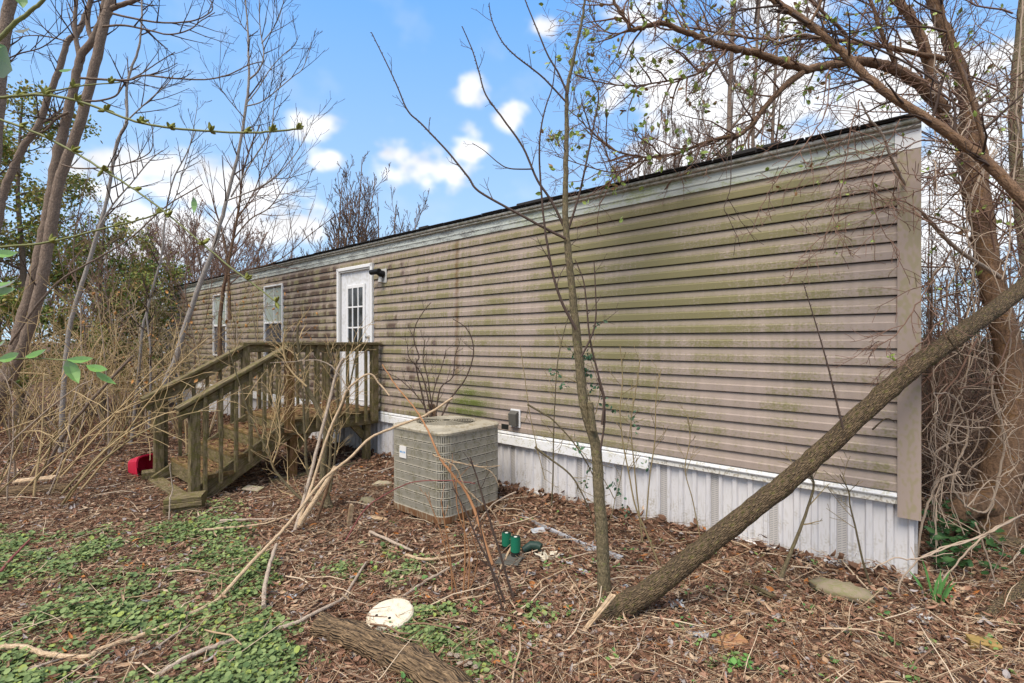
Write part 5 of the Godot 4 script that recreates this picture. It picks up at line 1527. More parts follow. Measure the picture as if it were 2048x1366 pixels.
func brambles() -> void:
	# canes that rise, arch over and tangle; each bush is a thing of its own
	var o := {"seg": 0.12, "wob": 0.16, "up": -0.015, "thin": 0.4, "tip": 0.0034, "kids": 2, "angle": 0.7, "ratio": 0.45, "rmax": 0.007, "from": 0.25, "rk": 0.75}
	var spots := [[110, 985, 1.5, 0.5], [40, 960, 1.5, 0.4], [-90, 900, 1.6, 0.25], [-40, 1000, 1.4, 0.5], [205, 862, 1.5, 0.0], [150, 905, 1.6, 0.2], [60, 900, 1.7, 0.3], [285, 850, 1.5, -0.1], [215, 880, 1.6, 0.1], [120, 870, 1.8, 0.0], [365, 858, 1.4, 0.1], [20, 872, 1.7, 0.2], [310, 862, 1.6, 0.0], [400, 868, 1.4, 0.0], [190, 850, 1.8, 0.0], [90, 845, 1.9, 0.0], [260, 840, 1.7, 0.0]]
	var names := ["nearest bramble bush at left, its canes leaning right over the litter", "bramble bush by the left edge leaning right", "bramble bush beyond the left edge under the holly", "bramble bush cut by the left edge", "tall tan bramble bush deep behind the red tub", "tan bramble bush below the pale thin sapling", "bramble bush at the foot of the twin trunks", "bramble bush just left of the stairs' foot post", "bramble bush behind the tan one left of the stairs", "bramble bush under the green holly's middle", "bramble bush right behind the far stair rail", "bramble bush behind the twin trunks' foot", "bramble bush at the short pale sapling's foot", "bramble bush behind the stairs against the skirting", "bramble bush deep under the green holly", "bramble bush deep behind the twin trunks", "bramble bush before the skirting's open far end"]
	for k in spots.size():
		var s: Array = spots[k]
		var canes := 8 if s[1] > 900 else 11
		var d: float = 1.6 * 967.0 / (s[1] - 684.0)
		d = minf(d, 9.5)
		var b := Vector3((s[0] - 1024.0) / 967.0 * d, 0, -d)
		if local(b).z < 0.35 and local(b).x < 0.0:
			b += hz * (0.35 - local(b).z)
		b.y = ground(b.x, b.z) - 0.02
		var t := thing("bramble_bush", names[k], "bramble", b, "tan bramble bushes at the left")
		var tw := Geo.new()
		for j in canes:
			var a := rng.randf() * TAU
			var p := b + Vector3(cos(a), 0, sin(a)) * rng.randf() * 0.42
			var dir := Vector3(cos(a) * 0.35 + s[3], 1.0, sin(a) * 0.35)
			var g := Geo.new()
			var ln: float = s[2] * rng.randf_range(0.75, 1.5)
			var pts := PackedVector3Array()
			var q := p
			var droop := rng.randf_range(0.0, 0.13)
			for m in 11:
				pts.append(q)
				dir = (dir + rv() * 0.13 + Vector3(cos(a), -1.2, sin(a)) * droop * (m / 10.0)).normalized()
				q += dir * ln / 10.0
			g.tube(pts, radii(11, rng.randf_range(0.007, 0.014), 0.004), 5)
			part(t, "cane", g, [M.twig_tan, M.twig_tan, M.twig_olive, M.vine_pale][j % 4])
			sprout(tw, pts, 0.011, 0.006, 4, ln * 0.42, 1, o, 0.42)
		part(t, "twigs", tw, M.twig_tan, "stuff")
	# upright thin stems before the far end of the house
	for k in 16:
		var d := rng.randf_range(6.9, 9.0)
		var b := Vector3((lerpf(215.0, 560.0, (k + rng.randf()) / 16.0) - 1024.0) / 967.0 * d, 0, -d)
		if local(b).z < 0.3: b += hz * (0.35 - local(b).z)
		if local(b).x > -7.3 and local(b).x < -5.0: b -= hx * (local(b).x + 7.4)
		b.y = ground(b.x, b.z) - 0.02
		var h := rng.randf_range(1.5, 2.9)
		var s := rng.randfn() * 0.12
		bare("upright_stem", "upright pale stem in the thicket before the far siding, " + ["first", "second", "third", "fourth", "fifth", "sixth", "seventh", "eighth", "ninth", "tenth", "eleventh", "twelfth", "thirteenth", "fourteenth", "fifteenth", "last"][k] + " from the left", "stem", [
			[[b, b + Vector3(s * 0.4, h * 0.4, 0), b + Vector3(s, h * 0.75, 0.05), b + Vector3(s * 1.8, h, 0.1)], rng.randf_range(0.010, 0.018), 0.004, "stem"]], [M.vine_pale, M.twig_tan, M.bark_green][k % 3], [M.twig_tan, M.vine_pale, M.twig_olive][k % 3], o, 14, 0.6, 1, "upright stems before the far siding")
	# a few dry leaves still hanging on
	var where := []
	var tint := PackedColorArray()
	for k in 130:
		var d := rng.randf_range(5.0, 7.5)
		var p := Vector3((rng.randf_range(150, 640) - 1024.0) / 967.0 * d, rng.randf_range(1.0, 2.3), -d)
		if local(p).z < 0.1: continue
		where.append(pose(p, rv() + Vector3.DOWN, rng.randf_range(0.03, 0.06), rng.randf() * TAU))
		tint.append(Color(0.45, 0.22, 0.07).lerp(Color(0.3, 0.16, 0.07), rng.randf()))
	swarm(self, "hanging_dry_leaves", leaf_mesh(M.leaf_dry, 0.6, 0.3, 0.5), where, tint, "dry orange leaves caught in the brambles", "dry leaves")
	# leaning dead pole through the brambles
	var g := Geo.new()
	var p := spl([Vector3(-5.467, 0.002, -5.600), Vector3(-5.148, 0.581, -5.600), Vector3(-4.859, 0.928, -5.600), Vector3(-4.482, 1.345, -5.600), Vector3(-4.378, 1.438, -5.600)], 5, 0.004)
	g.tube(p, radii(p.size(), 0.018, 0.014), 8, 0.1, nz)
	single("leaning_pole", "grey-brown dead pole leaning through the brambles left of the stairs", "branch", g, M.bark_twin)
	g = Geo.new()
	p = spl([Vector3(-6.230, 1.563, -6.000), Vector3(-5.888, 2.059, -6.000), Vector3(-5.547, 2.400, -6.000), Vector3(-5.051, 2.680, -6.000), Vector3(-4.678, 2.928, -6.000), Vector3(-4.306, 3.269, -6.000), Vector3(-3.841, 3.548, -6.000)], 5, 0.004)
	g.tube(p, radii(p.size(), 0.014, 0.007), 7)
	single("arching_branch", "thin brown branch arching from the twin trunks up to the right", "branch", g, M.bark_twin)


func right_thicket() -> void:
	# dark tangle behind the house corner
	var o := {"seg": 0.10, "wob": 0.30, "up": 0.0, "thin": 0.4, "tip": 0.0022, "kids": 4, "angle": 0.9, "ratio": 0.5, "rmax": 0.006, "from": 0.1, "rk": 0.75}
	var labels := ["dark tangled vines right beside the house corner", "dark tangled vines between the house corner and the big trunk", "dark tangled vines behind the big trunk", "dark tangled vines deep behind the house corner", "dark tangled vines at the right edge behind the trunk", "dark tangle of stems behind the fallen trunk's upper end"]
	for k in 6:
		var px: float = [1880, 1930, 2010, 1900, 2080, 1960][k]
		var d: float = [4.9, 5.2, 5.6, 6.3, 5.0, 6.8][k]
		var b := Vector3((px - 1024.0) / 967.0 * d, 0, -d)
		b.y = ground(b.x, b.z) - 0.02
		var t := thing("vine_tangle", labels[k], "vines", b, "dark vine tangles at the right")
		var g := Geo.new()
		var tw := Geo.new()
		for j in 24:
			var p := b + Vector3(rng.randfn() * 0.28, 0, rng.randfn() * 0.35)
			if local(p).x < 0.12: p += hx * (0.15 - local(p).x)
			var dir := Vector3(rng.randfn() * 0.3, 1, rng.randfn() * 0.3)
			var pts := PackedVector3Array()
			var ln := rng.randf_range(0.8, 3.2) if j > 7 else rng.randf_range(2.4, 4.4)
			for m in 16:
				pts.append(p)
				dir = (dir + rv() * 0.42 + Vector3.UP * 0.10).normalized()
				p += dir * ln / 15.0
				if local(p).x < 0.06: p += hx * (0.08 - local(p).x)
			g.tube(spl(pts, 2), radii(31, rng.randf_range(0.004, 0.011), 0.003), 5)
			sprout(tw, pts, 0.007, 0.004, 9, 0.4, 1, o, 0.05)
		part(t, "vines", g, [M.vine_brown, M.twig_red, M.vine_brown, M.twig_dark, M.vine_brown, M.twig_dark][k], "stuff")
		part(t, "twigs", tw, [M.vine_brown, M.vine_brown, M.twig_red, M.twig_dark, M.twig_red, M.vine_brown][k], "stuff")
	# heap of dead stems low down
	var g := Geo.new()
	for k in 420:
		var d := rng.randf_range(4.5, 7.5)
		var p := Vector3((rng.randf_range(1842, 2120) - 1024.0) / 967.0 * d, rng.randf() * rng.randf() * 1.75, -d)
		if local(p).x < 0.1: continue
		var dir := Vector3(rng.randfn(), rng.randfn() * 0.9 + 0.2, rng.randfn() * 0.5).normalized()
		var pts := PackedVector3Array()
		for m in 6:
			pts.append(p)
			dir = (dir + rv() * 0.35).normalized()
			p += dir * 0.16
		g.tube(pts, radii(6, rng.randf_range(0.003, 0.008), 0.002), 4, 0.0, null, false)
	single("brush_heap", "heap of dark dead stems behind the house corner", "brush", g, M.twig_dark, "", "stuff")
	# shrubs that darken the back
	var lm := leaf_mesh(M.leaf_green, 0.6, 0.15, 0.2)
	for k in 3:
		var px: float = [1900, 2020, 2110][k]
		var d: float = [8.5, 8.0, 7.0][k]
		var b := Vector3((px - 1024.0) / 967.0 * d, -0.05, -d)
		tips.clear()
		var stems := []
		for j in 6:
			var a := TAU * j / 6.0
			stems.append([[b, b + Vector3(cos(a) * 0.4, 0.7, sin(a) * 0.4), b + Vector3(cos(a) * 0.8, 1.5, sin(a) * 0.7)], 0.02, 0.006, "stem"])
		var t := bare("dark_shrub", ["dark leafy shrub behind the vines by the house corner", "dark leafy shrub behind the big trunk", "dark leafy shrub at the right edge behind the vines"][k], "shrub", stems, M.bark_twin, M.twig_dark, o, 14, 0.6, 2, "dark shrubs behind the vines")
		var where := []
		var tint := PackedColorArray()
		for j in 2600:
			var e: Array = tips[rng.randi() % tips.size()]
			where.append(pose(e[0] + rv() * 0.14, rv(), rng.randf_range(0.05, 0.09), rng.randf() * TAU))
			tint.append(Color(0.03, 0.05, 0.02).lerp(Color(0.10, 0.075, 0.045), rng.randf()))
		swarm(t, "crown", lm, where, tint)
	# ivy on the ground by the corner
	var where := []
	var tint := PackedColorArray()
	for k in 420:
		var d := rng.randf_range(3.15, 4.2)
		var p := Vector3((1850.0 + absf(rng.randfn()) * 70.0 - 1024.0) / 967.0 * d, 0, -d)
		p.y = ground(p.x, p.z) + rng.randf() * 0.28
		if local(p).x < 0.05: continue
		where.append(pose(p, Vector3(rng.randfn(), 0.2, rng.randfn() + 0.5), rng.randf_range(0.04, 0.07), rng.randfn() * 0.5))
		tint.append(Color(0.025, 0.075, 0.02).lerp(Color(0.07, 0.15, 0.05), rng.randf()))
	swarm(self, "ivy", leaf_mesh(M.leaf_green, 0.8, 0.12, 0.15), where, tint, "dark glossy ivy low behind the house corner", "ivy")
	# the pale vines one can follow with the eye
	var v := [
		["twisted_vine", "pale twisted double vine hanging beside the house corner from the leaning trunk", [[[Vector3(3.746, 3.089, -3.750), Vector3(3.638, 2.895, -3.750), Vector3(3.552, 2.624, -3.750), Vector3(3.591, 2.314, -3.750), Vector3(3.568, 1.988, -3.750), Vector3(3.591, 1.712, -3.750), Vector3(3.552, 1.511, -3.750), Vector3(3.513, 1.266, -3.750), Vector3(3.455, 1.150, -3.750), Vector3(3.397, 0.917, -3.750), Vector3(3.370, 0.669, -3.750), Vector3(3.335, 0.452, -3.750), Vector3(3.320, 0.250, -3.750), Vector3(3.366, 0.026, -3.750), Vector3(3.455, -0.130, -3.750), Vector3(3.541, -0.230, -3.750)], 0.009], [[Vector3(3.779, 3.074, -3.760), Vector3(3.632, 2.879, -3.760), Vector3(3.538, 2.588, -3.760), Vector3(3.569, 2.277, -3.760), Vector3(3.608, 1.966, -3.760), Vector3(3.569, 1.693, -3.760), Vector3(3.597, 1.499, -3.760), Vector3(3.492, 1.258, -3.760), Vector3(3.492, 1.133, -3.760), Vector3(3.379, 0.896, -3.760), Vector3(3.406, 0.659, -3.760), Vector3(3.317, 0.430, -3.760), Vector3(3.356, 0.235, -3.760), Vector3(3.348, 0.021, -3.760), Vector3(3.437, -0.115, -3.760)], 0.007]]],
		["looped_vine", "thick pale vine that loops in a hook before the big trunk", [[[Vector3(3.639, 1.386, -3.700), Vector3(3.700, 1.156, -3.700), Vector3(3.765, 0.839, -3.700), Vector3(3.734, 0.601, -3.700), Vector3(3.654, 0.322, -3.700), Vector3(3.543, 0.307, -3.700), Vector3(3.447, 0.372, -3.700), Vector3(3.375, 0.490, -3.700), Vector3(3.398, 0.659, -3.700), Vector3(3.467, 0.793, -3.700), Vector3(3.490, 0.919, -3.700), Vector3(3.447, 1.080, -3.700), Vector3(3.371, 1.194, -3.700)], 0.014]]],
		["corner_vine", "grey vine bowing from the ground up beside the house corner", [[[Vector3(2.781, -0.249, -3.400), Vector3(2.827, -0.109, -3.400), Vector3(2.848, 0.085, -3.400), Vector3(2.876, 0.278, -3.400), Vector3(2.911, 0.412, -3.400), Vector3(2.968, 0.559, -3.400), Vector3(3.017, 0.637, -3.400), Vector3(3.150, 0.682, -3.400)], 0.013]]],
		["long_vine", "long thin vine crossing low from the big trunk's foot to the skirting", [[[Vector3(3.498, 0.419, -3.300), Vector3(2.927, 0.487, -2.900), Vector3(2.813, 0.433, -2.900), Vector3(2.627, 0.376, -2.900), Vector3(2.477, 0.316, -2.900), Vector3(2.372, 0.217, -2.900), Vector3(2.324, 0.119, -2.900), Vector3(2.318, -0.115, -2.900), Vector3(2.303, -0.202, -2.900), Vector3(2.252, -0.283, -2.900)], 0.008]]],
		["slanting_vine", "straight grey vine slanting down left from the big trunk's foot", [[[Vector3(3.600, 0.383, -3.400), Vector3(3.028, 0.458, -3.000), Vector3(2.910, 0.378, -3.000), Vector3(2.780, 0.247, -3.000), Vector3(2.625, 0.061, -3.000), Vector3(2.513, -0.094, -3.000)], 0.009]]],
		["drooping_vine", "thin vine dropping before the fallen limb at lower right", [[[Vector3(2.969, 0.440, -3.100), Vector3(3.013, 0.331, -3.100), Vector3(3.071, 0.138, -3.100), Vector3(3.116, -0.086, -3.100), Vector3(3.161, -0.253, -3.100), Vector3(3.180, -0.304, -3.100)], 0.008]]],
		["zigzag_vine", "zigzag pale vine running down over the big trunk", [[[Vector3(3.797, 1.917, -3.650), Vector3(3.752, 1.766, -3.650), Vector3(3.767, 1.577, -3.650), Vector3(3.722, 1.389, -3.650), Vector3(3.699, 1.238, -3.650), Vector3(3.646, 1.370, -3.650), Vector3(3.627, 1.162, -3.650), Vector3(3.703, 0.973, -3.650), Vector3(3.767, 0.709, -3.650), Vector3(3.797, 0.653, -3.650), Vector3(3.695, 0.577, -3.650), Vector3(3.627, 0.369, -3.650), Vector3(3.552, 0.143, -3.650)], 0.008]]],
		["right_hanging_vine", "thin pale vine hanging at the right edge above the leaning trunk", [[[Vector3(3.382, 3.863, -3.200), Vector3(3.362, 3.533, -3.200), Vector3(3.336, 3.202, -3.200), Vector3(3.349, 2.970, -3.200), Vector3(3.322, 2.705, -3.200), Vector3(3.303, 2.441, -3.200), Vector3(3.289, 2.209, -3.200), Vector3(3.243, 2.010, -3.200)], 0.008]]],
		["eaves_vine", "pale stem curving over the slanting limb above the house corner", [[[Vector3(1.816, 3.395, -2.850), Vector3(1.698, 3.410, -2.850), Vector3(1.580, 3.365, -2.850), Vector3(1.462, 3.410, -2.850), Vector3(1.314, 3.433, -2.850), Vector3(1.197, 3.404, -2.850), Vector3(1.108, 3.380, -2.850)], 0.006]]],
		["low_branch", "bent grey branch reaching left past the skirting's corner", [[[Vector3(2.759, 0.448, -2.850), Vector3(2.552, 0.380, -2.850), Vector3(2.399, 0.318, -2.850), Vector3(2.258, 0.321, -2.850), Vector3(2.128, 0.259, -2.850)], 0.007]]]]
	for e in v:
		g = Geo.new()
		for s in e[2]:
			var p := spl(s[0], 6, 0.004)
			g.tube(p, radii(p.size(), s[1] * 0.75, s[1] * 0.6), 7, 0.12, nz)
			for j in 5:
				var i := rng.randi_range(2, p.size() - 3)
				grow(g, p[i], rv(), rng.randf_range(0.03, 0.25), s[1] * 0.45, 0, o)
		single(e[0], e[1], "vine", g, M.vine_pale, "pale vines at the right")
	# many thin pale vines over the trunk and the gap
	g = Geo.new()
	for k in 105:
		var d := rng.randf_range(3.3, 3.85)
		var p := Vector3((rng.randf_range(1862, 2090) - 1024.0) / 967.0 * d, rng.randf_range(0.1, 3.6), -d)
		var dir := Vector3(rng.randfn() * 0.5, rng.randfn(), rng.randfn() * 0.2).normalized()
		var pts := PackedVector3Array()
		for m in 9:
			pts.append(p)
			dir = (dir + rv() * Vector3(0.55, 0.55, 0.15)).normalized()
			p += dir * rng.randf_range(0.06, 0.13)
			p.y = maxf(p.y, ground(p.x, p.z))
			if local(p).x < 0.05: p += hx * (0.08 - local(p).x)
		pts = spl(Array(pts), 3)
		g.tube(pts, radii(pts.size(), rng.randf_range(0.003, 0.006), 0.002), 5, 0.0, null, false)
		sprout(g, pts, 0.005, 0.003, 3, 0.25, 0, o, 0.05)
	single("pale_vines", "many thin pale vines tangled before the big trunk", "vines", g, M.vine_pale, "", "stuff")
	# fine twigs that hang before the siding's end
	tips.clear()
	g = Geo.new()
	var fine_o := {"seg": 0.05, "wob": 0.28, "up": -0.02, "thin": 0.5, "tip": 0.0018, "kids": 4, "angle": 0.8, "ratio": 0.55, "rmax": 0.004, "from": 0.1, "rk": 0.8}
	for s in [[Vector3(2.597, 2.242, -2.900), Vector3(2.477, 2.362, -2.900), Vector3(2.327, 2.452, -2.900), Vector3(2.207, 2.407, -2.900), Vector3(2.027, 2.362, -2.900), Vector3(1.877, 2.242, -2.900), Vector3(1.727, 2.092, -2.900), Vector3(1.667, 1.972, -2.900)], [Vector3(2.311, 2.922, -2.880), Vector3(2.222, 2.744, -2.880), Vector3(2.132, 2.505, -2.880), Vector3(2.177, 2.327, -2.880), Vector3(2.281, 2.148, -2.880), Vector3(2.371, 1.940, -2.880)], [Vector3(2.058, 3.031, -2.860), Vector3(1.999, 2.854, -2.860), Vector3(1.970, 2.617, -2.860), Vector3(1.905, 2.381, -2.860), Vector3(1.822, 2.144, -2.860)], [Vector3(2.493, 1.965, -2.850), Vector3(2.405, 1.848, -2.850), Vector3(2.287, 1.671, -2.850), Vector3(2.169, 1.582, -2.850), Vector3(2.051, 1.553, -2.850)], [Vector3(1.868, 3.168, -2.840), Vector3(1.839, 2.933, -2.840), Vector3(1.721, 2.757, -2.840), Vector3(1.574, 2.581, -2.840), Vector3(1.486, 2.434, -2.840), Vector3(1.398, 2.229, -2.840)], [Vector3(2.591, 2.647, -2.860), Vector3(2.413, 2.499, -2.860), Vector3(2.236, 2.440, -2.860), Vector3(2.058, 2.499, -2.860), Vector3(1.822, 2.410, -2.860)], [Vector3(2.567, 1.732, -2.900), Vector3(2.477, 1.612, -2.900), Vector3(2.357, 1.492, -2.900), Vector3(2.297, 1.372, -2.900)], [Vector3(2.477, 2.812, -2.900), Vector3(2.327, 2.752, -2.900), Vector3(2.177, 2.662, -2.900), Vector3(2.027, 2.722, -2.900), Vector3(1.847, 2.662, -2.900), Vector3(1.697, 2.602, -2.900)]]:
		var p := spl(s, 5, 0.008)
		g.tube(p, radii(p.size(), 0.005, 0.002), 4)
		sprout(g, p, 0.006, 0.003, 13, 0.26, 1, fine_o, 0.05)
	var t := single("hanging_twigs", "fine bare twigs hanging before the siding's right end", "twigs", g, M.twig_red, "", "stuff")
	leaf_tufts(t, 26, 0.022)
	# net of fine vines against the sky right of the corner
	g = Geo.new()
	for k in 80:
		var d := rng.randf_range(3.4, 5.2)
		var p := Vector3((rng.randf_range(1845, 2110) - 1024.0) / 967.0 * d, rng.randf_range(1.2, 4.2), -d)
		grow(g, p, Vector3(rng.randfn(), rng.randfn() * 0.7, rng.randfn() * 0.3), rng.randf_range(0.6, 1.6), 0.007, 2, o)
	single("vine_net", "net of fine brown vines against the sky right of the house", "vines", g, M.twig_red, "", "stuff")


func shrubs() -> void:
	var o := LONG.duplicate()
	o.seg = 0.06; o.tip = 0.0018; o.kids = 3; o.wob = 0.16; o.rmax = 0.006; o.up = 0.06
	# mossy many-stemmed shrub before the porch
	bare("mossy_shrub", "mossy many-stemmed bare shrub in front of the porch rail", "shrub", [
		[[Vector3(-1.759, -0.082, -4.700), Vector3(-1.818, 0.137, -4.700), Vector3(-1.837, 0.356, -4.700), Vector3(-1.808, 0.647, -4.700), Vector3(-1.837, 0.861, -4.700), Vector3(-1.896, 0.968, -4.700), Vector3(-1.998, 1.163, -4.700), Vector3(-2.032, 1.289, -4.700), Vector3(-2.056, 1.415, -4.700), Vector3(-2.085, 1.619, -4.700), Vector3(-2.071, 1.814, -4.700)], 0.040, 0.008, "stem", 0.9],
		[[Vector3(-1.774, 0.032, -4.650), Vector3(-1.904, 0.177, -4.650), Vector3(-1.976, 0.417, -4.650), Vector3(-1.986, 0.657, -4.650), Vector3(-2.000, 0.816, -4.650), Vector3(-2.010, 1.081, -4.650), Vector3(-2.053, 1.239, -4.650), Vector3(-2.087, 1.451, -4.650), Vector3(-2.111, 1.667, -4.650)], 0.018, 0.006, "stem"],
		[[Vector3(-1.793, 0.064, -4.700), Vector3(-1.769, 0.438, -4.700), Vector3(-1.750, 0.701, -4.700), Vector3(-1.672, 0.915, -4.700), Vector3(-1.575, 1.192, -4.700), Vector3(-1.516, 1.474, -4.700), Vector3(-1.468, 1.741, -4.700)], 0.018, 0.005, "stem"],
		[[Vector3(-1.750, 0.153, -4.650), Vector3(-1.712, 0.417, -4.650), Vector3(-1.693, 0.657, -4.650), Vector3(-1.673, 1.042, -4.650), Vector3(-1.712, 1.331, -4.650), Vector3(-1.774, 1.571, -4.650)], 0.013, 0.005, "stem"],
		[[Vector3(-1.798, 0.877, -4.600), Vector3(-1.732, 1.048, -4.600), Vector3(-1.693, 1.238, -4.600), Vector3(-1.589, 1.429, -4.600), Vector3(-1.446, 1.571, -4.600)], 0.010, 0.004, "limb"],
		[[Vector3(-1.955, 1.172, -4.600), Vector3(-2.112, 1.334, -4.600), Vector3(-2.179, 1.524, -4.600), Vector3(-2.160, 1.714, -4.600)], 0.010, 0.004, "limb"],
		[[Vector3(-1.717, 0.060, -4.500), Vector3(-1.871, 0.116, -4.500), Vector3(-1.982, 0.153, -4.500), Vector3(-2.159, 0.339, -4.500), Vector3(-2.224, 0.432, -4.500), Vector3(-2.285, 0.599, -4.500), Vector3(-2.434, 0.893, -4.500), Vector3(-2.541, 1.223, -4.500), Vector3(-2.634, 1.521, -4.500)], 0.016, 0.004, "stem", 1.0],
		[[Vector3(-2.229, 0.455, -4.500), Vector3(-2.159, 0.688, -4.500), Vector3(-2.183, 0.921, -4.500), Vector3(-2.252, 1.153, -4.500), Vector3(-2.229, 1.339, -4.500)], 0.008, 0.003, "limb"],
		[[Vector3(-2.285, 0.599, -4.500), Vector3(-2.229, 0.828, -4.500), Vector3(-2.159, 1.060, -4.500), Vector3(-2.089, 1.246, -4.500)], 0.006, 0.003, "limb"]], M.bark_green, M.twig_tan, o, 13, 0.34, 1)
	# shrub stub behind the AC unit
	bare("pruned_shrub", "bare shrub with curved stems rising behind the air conditioner", "shrub", [
		[[Vector3(-0.810, 0.609, -5.150), Vector3(-0.841, 0.849, -5.150), Vector3(-0.863, 0.929, -5.150)], 0.04, 0.035, "stump", 0.0],
		[[Vector3(-0.875, 0.725, -5.100), Vector3(-0.960, 1.094, -5.100), Vector3(-1.013, 1.357, -5.100), Vector3(-0.981, 1.437, -5.100), Vector3(-1.034, 1.621, -5.100), Vector3(-1.013, 1.779, -5.100), Vector3(-0.918, 1.938, -5.100), Vector3(-0.854, 2.011, -5.100)], 0.010, 0.004, "stem", 0.5],
		[[Vector3(-0.781, 0.725, -5.100), Vector3(-0.654, 0.988, -5.100), Vector3(-0.496, 1.199, -5.100), Vector3(-0.411, 1.437, -5.100), Vector3(-0.422, 1.621, -5.100), Vector3(-0.496, 1.753, -5.100), Vector3(-0.622, 1.837, -5.100)], 0.010, 0.004, "stem", 0.4],
		[[Vector3(-0.830, 0.728, -5.080), Vector3(-0.914, 1.148, -5.080), Vector3(-0.988, 1.316, -5.080), Vector3(-1.082, 1.437, -5.080), Vector3(-1.098, 1.568, -5.080)], 0.009, 0.004, "stem"],
		[[Vector3(-0.806, 0.731, -5.060), Vector3(-0.754, 1.098, -5.060), Vector3(-0.623, 1.228, -5.060), Vector3(-0.597, 1.438, -5.060), Vector3(-0.555, 1.569, -5.060)], 0.009, 0.004, "stem"],
		[[Vector3(-0.826, 0.721, -5.120), Vector3(-0.890, 1.198, -5.120), Vector3(-0.942, 1.409, -5.120), Vector3(-0.921, 1.621, -5.120)], 0.008, 0.004, "stem"],
		[[Vector3(-0.854, 0.698, -5.100), Vector3(-0.833, 1.041, -5.100), Vector3(-0.733, 1.357, -5.100), Vector3(-0.696, 1.516, -5.100)], 0.008, 0.003, "stem"],
		[[Vector3(-0.815, 0.733, -5.050), Vector3(-0.961, 0.994, -5.050), Vector3(-1.170, 1.203, -5.050), Vector3(-1.306, 1.266, -5.050)], 0.008, 0.003, "stem"]], M.bark_brown, M.twig_dark, o, 6, 0.2, 1)
	# thorny dark stems in the foreground
	o.kids = 2
	bare("thorny_shrub", "dark thorny stems rising left from the litter before the air conditioner", "shrub", [
		[[Vector3(0.049, -0.081, -2.950), Vector3(-0.018, 0.117, -2.950), Vector3(-0.088, 0.361, -2.950), Vector3(-0.165, 0.605, -2.950), Vector3(-0.210, 0.758, -2.950), Vector3(-0.256, 0.895, -2.950)], 0.009, 0.004, "stem"],
		[[Vector3(-0.006, -0.067, -2.900), Vector3(-0.072, 0.113, -2.900), Vector3(-0.147, 0.292, -2.900), Vector3(-0.207, 0.412, -2.900), Vector3(-0.282, 0.592, -2.900), Vector3(-0.357, 0.727, -2.900)], 0.008, 0.004, "stem"],
		[[Vector3(-0.041, -0.024, -2.850), Vector3(-0.115, 0.227, -2.850), Vector3(-0.183, 0.492, -2.850), Vector3(-0.212, 0.669, -2.850)], 0.006, 0.003, "stem"]], M.twig_dark, M.twig_dark, o, 5, 0.16, 0)
	bare("brown_shrub", "rusty brown thin stems standing in clover before the air conditioner", "shrub", [
		[[Vector3(-0.375, -0.075, -3.050), Vector3(-0.385, 0.193, -3.050), Vector3(-0.423, 0.446, -3.050), Vector3(-0.448, 0.603, -3.050)], 0.006, 0.003, "stem"],
		[[Vector3(-0.307, -0.032, -3.000), Vector3(-0.292, 0.247, -3.000), Vector3(-0.304, 0.527, -3.000), Vector3(-0.369, 0.744, -3.000), Vector3(-0.385, 0.837, -3.000)], 0.006, 0.003, "stem"],
		[[Vector3(-0.276, -0.016, -3.000), Vector3(-0.267, 0.309, -3.000), Vector3(-0.338, 0.558, -3.000), Vector3(-0.347, 0.775, -3.000)], 0.005, 0.003, "stem"],
		[[Vector3(-0.285, -0.038, -3.100), Vector3(-0.221, 0.202, -3.100), Vector3(-0.269, 0.395, -3.100)], 0.005, 0.003, "stem"],
		[[Vector3(-0.329, -0.001, -3.000), Vector3(-0.447, 0.434, -3.000), Vector3(-0.540, 0.666, -3.000)], 0.005, 0.002, "stem"]], M.twig_orange, M.twig_orange, o, 4, 0.14, 0)
